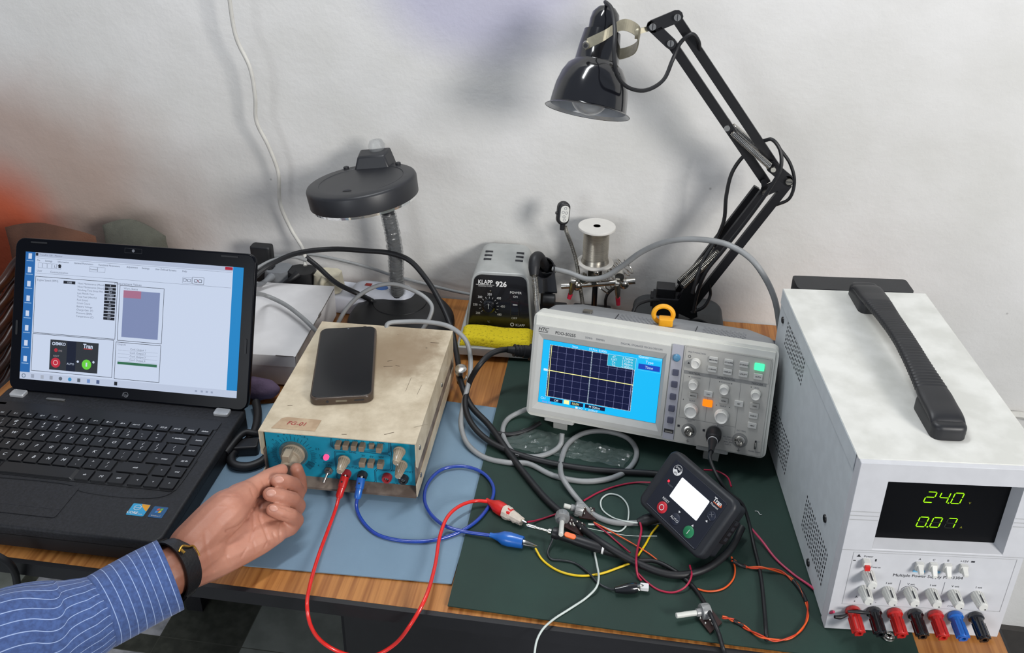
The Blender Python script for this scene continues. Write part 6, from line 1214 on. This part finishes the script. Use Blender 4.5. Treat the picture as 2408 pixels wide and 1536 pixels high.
# potentiometers
mat('pot_board', '2a1210', .5); mat('pot_grey', '9b9c9c', .4, .3); mat('pot_shaft', 'd2d3cc', .45)
def pot(base_px, tip_px, zb_, zt_, board_px, zb2, label):
    a = U(*base_px, zb_); b = U(*tip_px, zt_); d = (b-a).normalized(); t = thing('potentiometer', label, 'potentiometer', TR(a.x, a.y, 0)); A_ = axis_frame(a, d)
    mb = MB(A_); mb.lathe([(.0001, -.009), (.0080, -.009), (.0082, -.0085), (.0082, -.0015), (.0078, 0), (.0042, 0), (.0040, .005), (.0001, .005)], 'pot_grey', 24)
    for i in range(12): a_ = 2*PI*i/12; mb.cyl((.0078*math.cos(a_), .0078*math.sin(a_), -.008), (.0078*math.cos(a_), .0078*math.sin(a_), -.001), .0008, 'pot_grey', n=5)
    part('case', mb, t, world=True)
    mb = MB(); mb.cyl(a+d*.004, b, .0028, 'pot_shaft', n=16); part('shaft', mb, t, world=True, bevel=.0005)
    c_ = U(*board_px, zb2); e = (c_-a); e.z = 0; e.normalize(); mb = MB(); n_ = Vector((-e.y, e.x, 0)); vs = []
    p0_ = a-d*.005
    for q in (p0_-n_*.010, c_+e*.011-n_*.010, c_+e*.011+n_*.010, p0_+n_*.010): vs.append(Vector((q.x, q.y, max(.0050, q.z-.004))))
    mb.add(vs+[v+Vector((0, 0, .0016)) for v in vs], [(3, 2, 1, 0), (4, 5, 6, 7), (0, 1, 5, 4), (1, 2, 6, 5), (2, 3, 7, 6), (3, 0, 4, 7)], 'pot_board'); bd = part('board', mb, t, world=True)
    R_ = random.Random(int(base_px[0])); zt = max(v.z for v in vs)+.0016
    for i in range(9):
        q = c_+e*R_.uniform(-.006, .008)+n_*R_.uniform(-.007, .007); zz_ = zt-.0006
        mb = MB(); mb.lathe([(.0013, 0), (.0012, .0012), (.0004, .0022), (.0001, .0023)], 'chrome', 8, Matrix.Translation((q.x, q.y, zz_))); part('solder_joint', mb, bd, world=True)
    return t
pot((1352, 1196), (1326, 1189), .014, .017, (1378, 1206), .008, 'upper grey potentiometer with a short white shaft beside the black cable')
pot((1322, 1222), (1319, 1258), .020, .024, (1352, 1240), .012, 'lower grey potentiometer leaning over the probe with its white shaft towards the front')
pot((1648, 1440), (1590, 1448), .011, .013, (1664, 1458), .008, 'potentiometer with a long white shaft lying near the front of the green mat')
mb = MB(); p = U(2088, 1500, .0036); mb.ring((p.x, p.y, .0052), (0, 0, 1), .0048, .0014, 'chrome', n=24); mb.ring((p.x, p.y-.001, .0080), (0, .2, 1), .0036, .0013, 'chrome', n=20); build('steel_washers', mb, label='pair of shiny steel washers under the front edge of the power supply', cat='washer')
mb = MB(); mb.tube(C([(1775, 1202, .0045), (1782, 1203, .0045), (1787, 1210, .0045), (1791, 1210, .0045)]), .0004, 'print_white', n=5); build('wire_offcut', mb, label='tiny white wire offcut on the green mat right of the controller unit', cat='offcut')
# clear wrap under the scope
mat('clear_wrap', 'a8b6b2', .06, trans=.5, alpha=.26, var=.01, bump=1.0, bscale=90, coat=1); vs = []; fs = []; nx, ny = 46, 16; R_ = random.Random(11)
q0, q1, q2, q3 = U(1146, 1052, 0), U(1240, 1012, 0), U(1490, 1072, 0), U(1465, 1106, 0)
for j in range(ny):
    for i in range(nx):
        u = i/(nx-1); v = j/(ny-1); p = (q0*(1-u)+q3*u)*(1-v)+(q1*(1-u)+q2*u)*v; z_ = .0042+.0035*abs(noise.noise(Vector((u*14, v*5, 2))))+.0035*abs(noise.noise(Vector((u*34, v*13, 7)))); vs.append((p.x, p.y, z_))
for j in range(ny-1):
    for i in range(nx-1): a = j*nx+i; fs.append((a, a+1, a+nx+1, a+nx))
mb = MB(); mb.add(vs, fs, 'clear_wrap'); build('plastic_wrap', mb, ang=25, label='crinkled clear plastic wrap on the mat below the oscilloscope', cat='plastic wrap')

# ================================================================== PERSON: left arm reaching in, palm up, turning the dial
mat('skin', 'c08872', .5, sss=.12, scale=35, color2='ad7460', bump=.12, bscale=320, lo=.3, hi=.7); mat('nail', 'cc9886', .3, var=.02)
person = thing('person', 'left arm of a person in a blue pinstriped shirt turning the function generator dial', 'person', TR(-.40, .62, .03))
def taper(mb, pts, n=14):
    # pts: (px, py, depth, radius); rounded tapered limb segments, later fused into one surface
    P = [(D(x, y, d), r) for x, y, d, r in pts]
    for (a, ra), (b, rb) in zip(P, P[1:]):
        A_ = axis_frame(a, b-a); h = (b-a).length; prof = []
        s_ = max(-.95, min(.95, (ra-rb)/max(h, 1e-6))); th0 = math.asin(s_)
        for i in range(7): t = -PI/2+(PI/2+th0)*i/6; prof.append((max(1e-5, ra*math.cos(t)), ra*math.sin(t)))
        for i in range(7): t = th0+(PI/2-th0)*i/6; prof.append((max(1e-5, rb*math.cos(t)), h+rb*math.sin(t)))
        mb.lathe(prof, 'skin', n, A_)
mb = MB()
J = [
 [(290, 1409, .893, .0235), (340, 1382, .903, .0250), (392, 1350, .916, .0262), (432, 1322, .930, .0250), (480, 1290, .950, .0245)],
 [(412, 1338, .924, .0245), (450, 1330, .938, .0235), (500, 1312, .957, .0225), (560, 1288, .976, .0200), (610, 1268, .990, .0170), (648, 1252, 1.003, .0130)],
 [(450, 1285, .938, .0240), (500, 1232, .958, .0235), (532, 1203, .968, .0230), (558, 1180, .982, .0175), (575, 1163, .994, .0145)],
 [(470, 1270, .950, .022), (540, 1250, .982, .0215), (600, 1232, 1.004, .0175), (650, 1222, 1.020, .0140)],
 [(500, 1250, .965, .020), (580, 1210, 1.010, .0180), (640, 1190, 1.032, .0140), (668, 1178, 1.042, .0115)],
 [(520, 1225, .985, .018), (600, 1182, 1.028, .0140), (655, 1158, 1.050, .0110)],
 [(560, 1215, .992, .0165), (610, 1235, 1.008, .0150)],
 # thumb
 [(560, 1172, .990, .0160), (582, 1156, 1.001, .0125), (608, 1140, 1.014, .0112), (632, 1124, 1.028, .0105), (655, 1111, 1.040, .0086), (662, 1106, 1.044, .0074)],
 # index (behind, tip up against the dial)
 [(655, 1160, 1.050, .0110), (692, 1160, 1.068, .0100), (704, 1150, 1.072, .0095), (703, 1126, 1.068, .0088), (697, 1104, 1.060, .0078)],
 # middle
 [(664, 1182, 1.042, .0112), (692, 1176, 1.056, .0100), (699, 1158, 1.054, .0096), (690, 1141, 1.042, .0092), (670, 1133, 1.026, .0087), (652, 1131, 1.014, .0078)],
 # ring
 [(655, 1215, 1.026, .0112), (690, 1205, 1.040, .0100), (700, 1190, 1.036, .0095), (688, 1176, 1.022, .0091), (660, 1168, 1.006, .0088), (634, 1162, .998, .0078)],
 # little
 [(648, 1250, 1.004, .0115), (682, 1240, 1.016, .0098), (696, 1224, 1.016, .0090), (684, 1213, 1.006, .0083), (660, 1206, .996, .0080), (640, 1199, .990, .0068)],
]
for j in J: taper(mb, j)
# fuse into one continuous surface, then press in the creases of the palm
tmp = bpy.data.meshes.new('tmp'); tmp.from_pydata(mb.v, [], mb.f); to = bpy.data.objects.new('tmp', tmp); COL.objects.link(to)
rm = to.modifiers.new('r', 'REMESH'); rm.mode = 'VOXEL'; rm.voxel_size = .00125
sm_ = to.modifiers.new('s', 'SMOOTH'); sm_.factor = .5; sm_.iterations = 11
dg = bpy.context.evaluated_depsgraph_get(); ev = to.evaluated_get(dg).to_mesh()
nv = len(ev.vertices); co = np.empty(nv*3); ev.vertices.foreach_get('co', co); co = co.reshape(-1, 3); no = np.empty(nv*3); ev.vertices.foreach_get('normal', no); no = no.reshape(-1, 3)
hf = [tuple(p.vertices) for p in ev.polygons]; to.evaluated_get(dg).to_mesh_clear(); bpy.data.objects.remove(to)
R3 = np.array([CR, CU, CF]); d_ = co-np.array(CAMP); c3 = d_ @ R3.T; px = 1204+F_PX*c3[:, 0]/c3[:, 2]; py = 768-SHY-F_PX*c3[:, 1]/c3[:, 2]
facing = np.clip(-(no*(d_/np.linalg.norm(d_, axis=1)[:, None])).sum(1)*1.6, 0, 1)
CRS = [([(606, 1176), (597, 1196), (584, 1216), (562, 1239), (534, 1250)], 3.6, .0020), ([(595, 1200), (597, 1240), (588, 1272)], 2.6, .0010), ([(612, 1188), (611, 1218), (625, 1252), (636, 1284)], 3.0, .0016),
       ([(482, 1251), (487, 1298), (503, 1342)], 5.0, .0006), ([(655, 1232), (659, 1270)], 2.6, .0012), ([(642, 1254), (651, 1274)], 2.4, .0012), ([(620, 1292), (628, 1276)], 2.2, .0007),
       ([(543, 1330), (533, 1308)], 2.5, .0007), ([(568, 1310), (580, 1290)], 2.4, .0006), ([(596, 1276), (602, 1300)], 2.4, .0006), ([(590, 1150), (596, 1166)], 3.0, .0009), ([(618, 1133), (622, 1142)], 2.5, .0007),
       ([(520, 1165), (560, 1166)], 2.2, .0005), ([(500, 1190), (548, 1192)], 2.0, .0003), ([(676, 1200), (690, 1204)], 2.2, .0010), ([(664, 1218), (676, 1222)], 2.2, .0008), ([(660, 1192), (690, 1199)], 2.8, .0012), ([(668, 1150), (696, 1160)], 2.5, .0010)]
for pts, w_, dep in CRS:
    dist = np.full(nv, 1e9)
    for (x0, y0), (x1, y1) in zip(pts, pts[1:]):
        vx, vy = x1-x0, y1-y0; t = np.clip(((px-x0)*vx+(py-y0)*vy)/(vx*vx+vy*vy), 0, 1); dist = np.minimum(dist, np.hypot(px-x0-t*vx, py-y0-t*vy))
    co = co-no*(dep*np.exp(-(dist/w_)**2)*facing)[:, None]
hb = MB(); hb.v = [tuple(v) for v in co]; hb.f = hf; hb.mi = [0]*len(hf); hb.ms = ['skin']
body = part('body', hb, person, world=True, ang=180)
tan_ = np.clip((545-px)/110, 0, 1)*.9+np.clip((px-676)/26, 0, 1)*.6*(py < 1260)
at = body.data.attributes.new('tan', 'FLOAT', 'POINT'); at.data.foreach_set('value', np.clip(tan_, 0, 1).astype(np.float32))
nt_ = MATS['skin'].node_tree; b_n = nt_.nodes['Principled BSDF']; src_ = b_n.inputs['Base Color'].links[0].from_socket
an_ = nt_.nodes.new('ShaderNodeAttribute'); an_.attribute_name = 'tan'; mx_ = nt_.nodes.new('ShaderNodeMix'); mx_.data_type = 'RGBA'; mx_.inputs[7].default_value = (*lin('8a5844'), 1)
nt_.links.new(an_.outputs['Fac'], mx_.inputs[0]); nt_.links.new(src_, mx_.inputs[6]); nt_.links.new(mx_.outputs[2], b_n.inputs['Base Color'])
def nail(x, y, dep, tx, ty, l, w_, off):
    c = D(x, y, dep); t = (CR*tx-CU*ty).normalized(); n_ = (-CF+CR*off[0]-CU*off[1]).normalized(); t = (t-n_*t.dot(n_)).normalized(); b = n_.cross(t)
    M_ = Matrix(((t.x, b.x, n_.x, c.x), (t.y, b.y, n_.y, c.y), (t.z, b.z, n_.z, c.z), (0, 0, 0, 1)))
    mb = MB(M_); mb.sph((0, 0, 0), (l, w_, .0012), 'nail', 18, 8); part('fingernail', mb, body, world=True, ang=80)
nail(655, 1129, 1.0075, -1, .05, .0062, .0042, (-.15, -.2)); nail(637, 1160, .9905, -1, .1, .0060, .0041, (-.15, -.2)); nail(643, 1196, .9840, -1, -.25, .0052, .0034, (-.15, -.35))

# sleeve
def shirt(name, stripe_axis, freq):
    m = bpy.data.materials.new(name); m.use_nodes = True; nt = m.node_tree; N = nt.nodes; L = nt.links; b = N['Principled BSDF']; b.inputs['Roughness'].default_value = .85
    b.inputs['Sheen Weight'].default_value = .2
    uv = N.new('ShaderNodeUVMap'); uv.uv_map = 'cloth'; sx = N.new('ShaderNodeSeparateXYZ'); L.new(uv.outputs[0], sx.inputs[0])
    mu = N.new('ShaderNodeMath'); mu.operation = 'MULTIPLY'; mu.inputs[1].default_value = freq; L.new(sx.outputs[stripe_axis], mu.inputs[0])
    fr_ = N.new('ShaderNodeMath'); fr_.operation = 'FRACT'; L.new(mu.outputs[0], fr_.inputs[0])
    su = N.new('ShaderNodeMath'); su.operation = 'SUBTRACT'; su.inputs[1].default_value = .5; L.new(fr_.outputs[0], su.inputs[0]); ab = N.new('ShaderNodeMath'); ab.operation = 'ABSOLUTE'; L.new(su.outputs[0], ab.inputs[0])
    mr = N.new('ShaderNodeMapRange'); mr.inputs[1].default_value = .018; mr.inputs[2].default_value = .055; mr.inputs[3].default_value = 1; mr.inputs[4].default_value = 0; L.new(ab.outputs[0], mr.inputs[0])
    tc = N.new('ShaderNodeTexCoord'); nz = N.new('ShaderNodeTexNoise'); nz.inputs['Scale'].default_value = 260; L.new(tc.outputs['Object'], nz.inputs['Vector'])
    cr = N.new('ShaderNodeValToRGB'); cr.color_ramp.elements[0].color = (*lin('34497a'), 1); cr.color_ramp.elements[1].color = (*lin('415a90'), 1); cr.color_ramp.elements[0].position = .35; cr.color_ramp.elements[1].position = .65; L.new(nz.outputs['Fac'], cr.inputs[0])
    mx = N.new('ShaderNodeMix'); mx.data_type = 'RGBA'; mx.inputs[7].default_value = (*lin('9db0d6'), 1); L.new(mr.outputs[0], mx.inputs[0]); L.new(cr.outputs[0], mx.inputs[6]); L.new(mx.outputs[2], b.inputs['Base Color'])
    bp = N.new('ShaderNodeBump'); bp.inputs['Strength'].default_value = .25; bp.inputs['Distance'].default_value = .001; L.new(nz.outputs['Fac'], bp.inputs['Height']); L.new(bp.outputs[0], b.inputs['Normal']); MATS[name] = m
shirt('shirt_cuff', 0, 1/.0086); shirt('shirt_sleeve', 1, 30)
def sleeve(name, rings, m, sub, wr, cloth_th=.0016, seed=0):
    # rings: (px, py, depth, half extent across the picture, half extent in depth)
    K = 72; cs = catmull([D(x, y, d) for x, y, d, a, b in rings], sub); nR = len(cs); vs = []; fs = []; uvs = []; s_len = 0
    for i in range(nR):
        t = i/(nR-1)*(len(rings)-1); k = min(int(t), len(rings)-2); f = t-k; A_ = rings[k][3]*(1-f)+rings[k+1][3]*f; B_ = rings[k][4]*(1-f)+rings[k+1][4]*f
        tg = (cs[min(i+1, nR-1)]-cs[max(i-1, 0)]).normalized(); vn = (-CF+tg*CF.dot(tg)).normalized(); sd = tg.cross(vn)
        if i: s_len += (cs[i]-cs[i-1]).length
        for j in range(K+1):
            a = 2*PI*j/K; w = 0
            if wr:
                w = wr*(noise.noise(Vector((s_len*24+seed, math.cos(a)*1.3, math.sin(a)*1.3)))+.6*noise.noise(Vector((s_len*9, math.cos(a-s_len*7)*2.6, math.sin(a-s_len*7)*2.6+5))))*min(1, s_len*14+.15)
            vs.append(cs[i]+sd*(A_+w)*math.cos(a)+vn*(B_+w)*math.sin(a)); uvs.append((s_len, j/K))
    for i in range(nR-1):
        for j in range(K): a = i*(K+1)+j; fs.append((a, a+1, a+K+2, a+K+1))
    mb = MB(); mb.add(vs, fs, m); o = part(name, mb, person, world=True, ang=180)
    ul = o.data.uv_layers.new(name='cloth')
    for lp_ in o.data.loops: ul.data[lp_.index].uv = uvs[lp_.vertex_index]
    so = o.modifiers.new('s', 'SOLIDIFY'); so.thickness = cloth_th; so.offset = 0; return o
sleeve('shirt_cuff', [(400, 1352, .913, .0362, .031), (345, 1380, .901, .0362, .032), (290, 1409, .887, .0358, .033), (234, 1440, .872, .0352, .033)], 'shirt_cuff', 10, .0006, .0022)
sleeve('shirt_sleeve', [(240, 1437, .873, .0345, .032), (205, 1455, .864, .0385, .036), (140, 1482, .850, .0450, .041), (60, 1500, .832, .0480, .044), (-60, 1540, .805, .0520, .047), (-220, 1590, .77, .055, .050)], 'shirt_sleeve', 14, .0036, seed=3)

# wristwatch
wt = thing('wristwatch', 'black leather wristwatch strap with a gold buckle on the wrist by the cuff', 'watch', TR(-.41, .63, .05))
a = D(398, 1345, .9135); b = D(432, 1326, .929); tg = (b-a).normalized(); vn = (-CF+tg*CF.dot(tg)).normalized(); sd = tg.cross(vn)
mat('strap_leather', '0f0f12', .45, bump=.3, bscale=400, var=.1)
def wr_ring(mb, s0, s1, ra, rb, th, m, a0=0, a1=360, n=60):
    vs = []; fs = []
    for s_ in range(n+1):
        an = math.radians(a0+(a1-a0)*s_/n)
        for (sx_, dr_) in ((s0, 0), (s1, 0), (s1, th), (s0, th)):
            f = (sx_); R1 = ra+(rb-ra)*f+dr_; c = a+(b-a)*f; vs.append(c+sd*R1*math.cos(an)+vn*R1*.96*math.sin(an))
    for s_ in range(n):
        for q in range(4): fs.append((s_*4+q, s_*4+(q+1) % 4, s_*4+4+(q+1) % 4, s_*4+4+q))
    if abs(a1-a0) < 360: fs += [(0, 1, 2, 3), (n*4+3, n*4+2, n*4+1, n*4)]
    return mb.add(vs, fs, m)
mb = MB(); wr_ring(mb, -.1, .95, .0292, .0268, .0020, 'strap_leather'); wr_ring(mb, -.02, .70, .0310, .0288, .0018, 'strap_leather', -165, 35, 40); part('strap', mb, wt, world=True, ang=50)
mb = MB(); mb.M = Matrix()
AN = math.radians(138); 
def wp(f, an, R): return a+(b-a)*f+sd*R*math.cos(an)+vn*R*.96*math.sin(an)
AN = math.radians(128)
mb.tube([wp(-.05, AN+.02, .0325), wp(.35, AN+.12, .0328), wp(.70, AN+.02, .0312), wp(.98, AN-.02, .0300), wp(1.02, AN-.22, .0298), wp(1.02, AN-.42, .0296)], [.0008, .0014, .0010, .0010, .0008, .0007], 'gold', n=8)
mb.tube([wp(.10, AN+.03, .0335), wp(.15, AN-.12, .0338)], .0014, 'gold', n=8)
part('buckle', mb, wt, world=True)
mb = MB(); mb.lathe([(.0175, -.003), (.0185, -.001), (.0180, .004), (.0165, .0055), (.0001, .0058)], 'gold', 36, Matrix.Translation(wp(.45, math.radians(-92), .0300)) @ (vn*-1).to_track_quat('Z', 'Y').to_matrix().to_4x4()); part('watch_case', mb, wt, world=True)
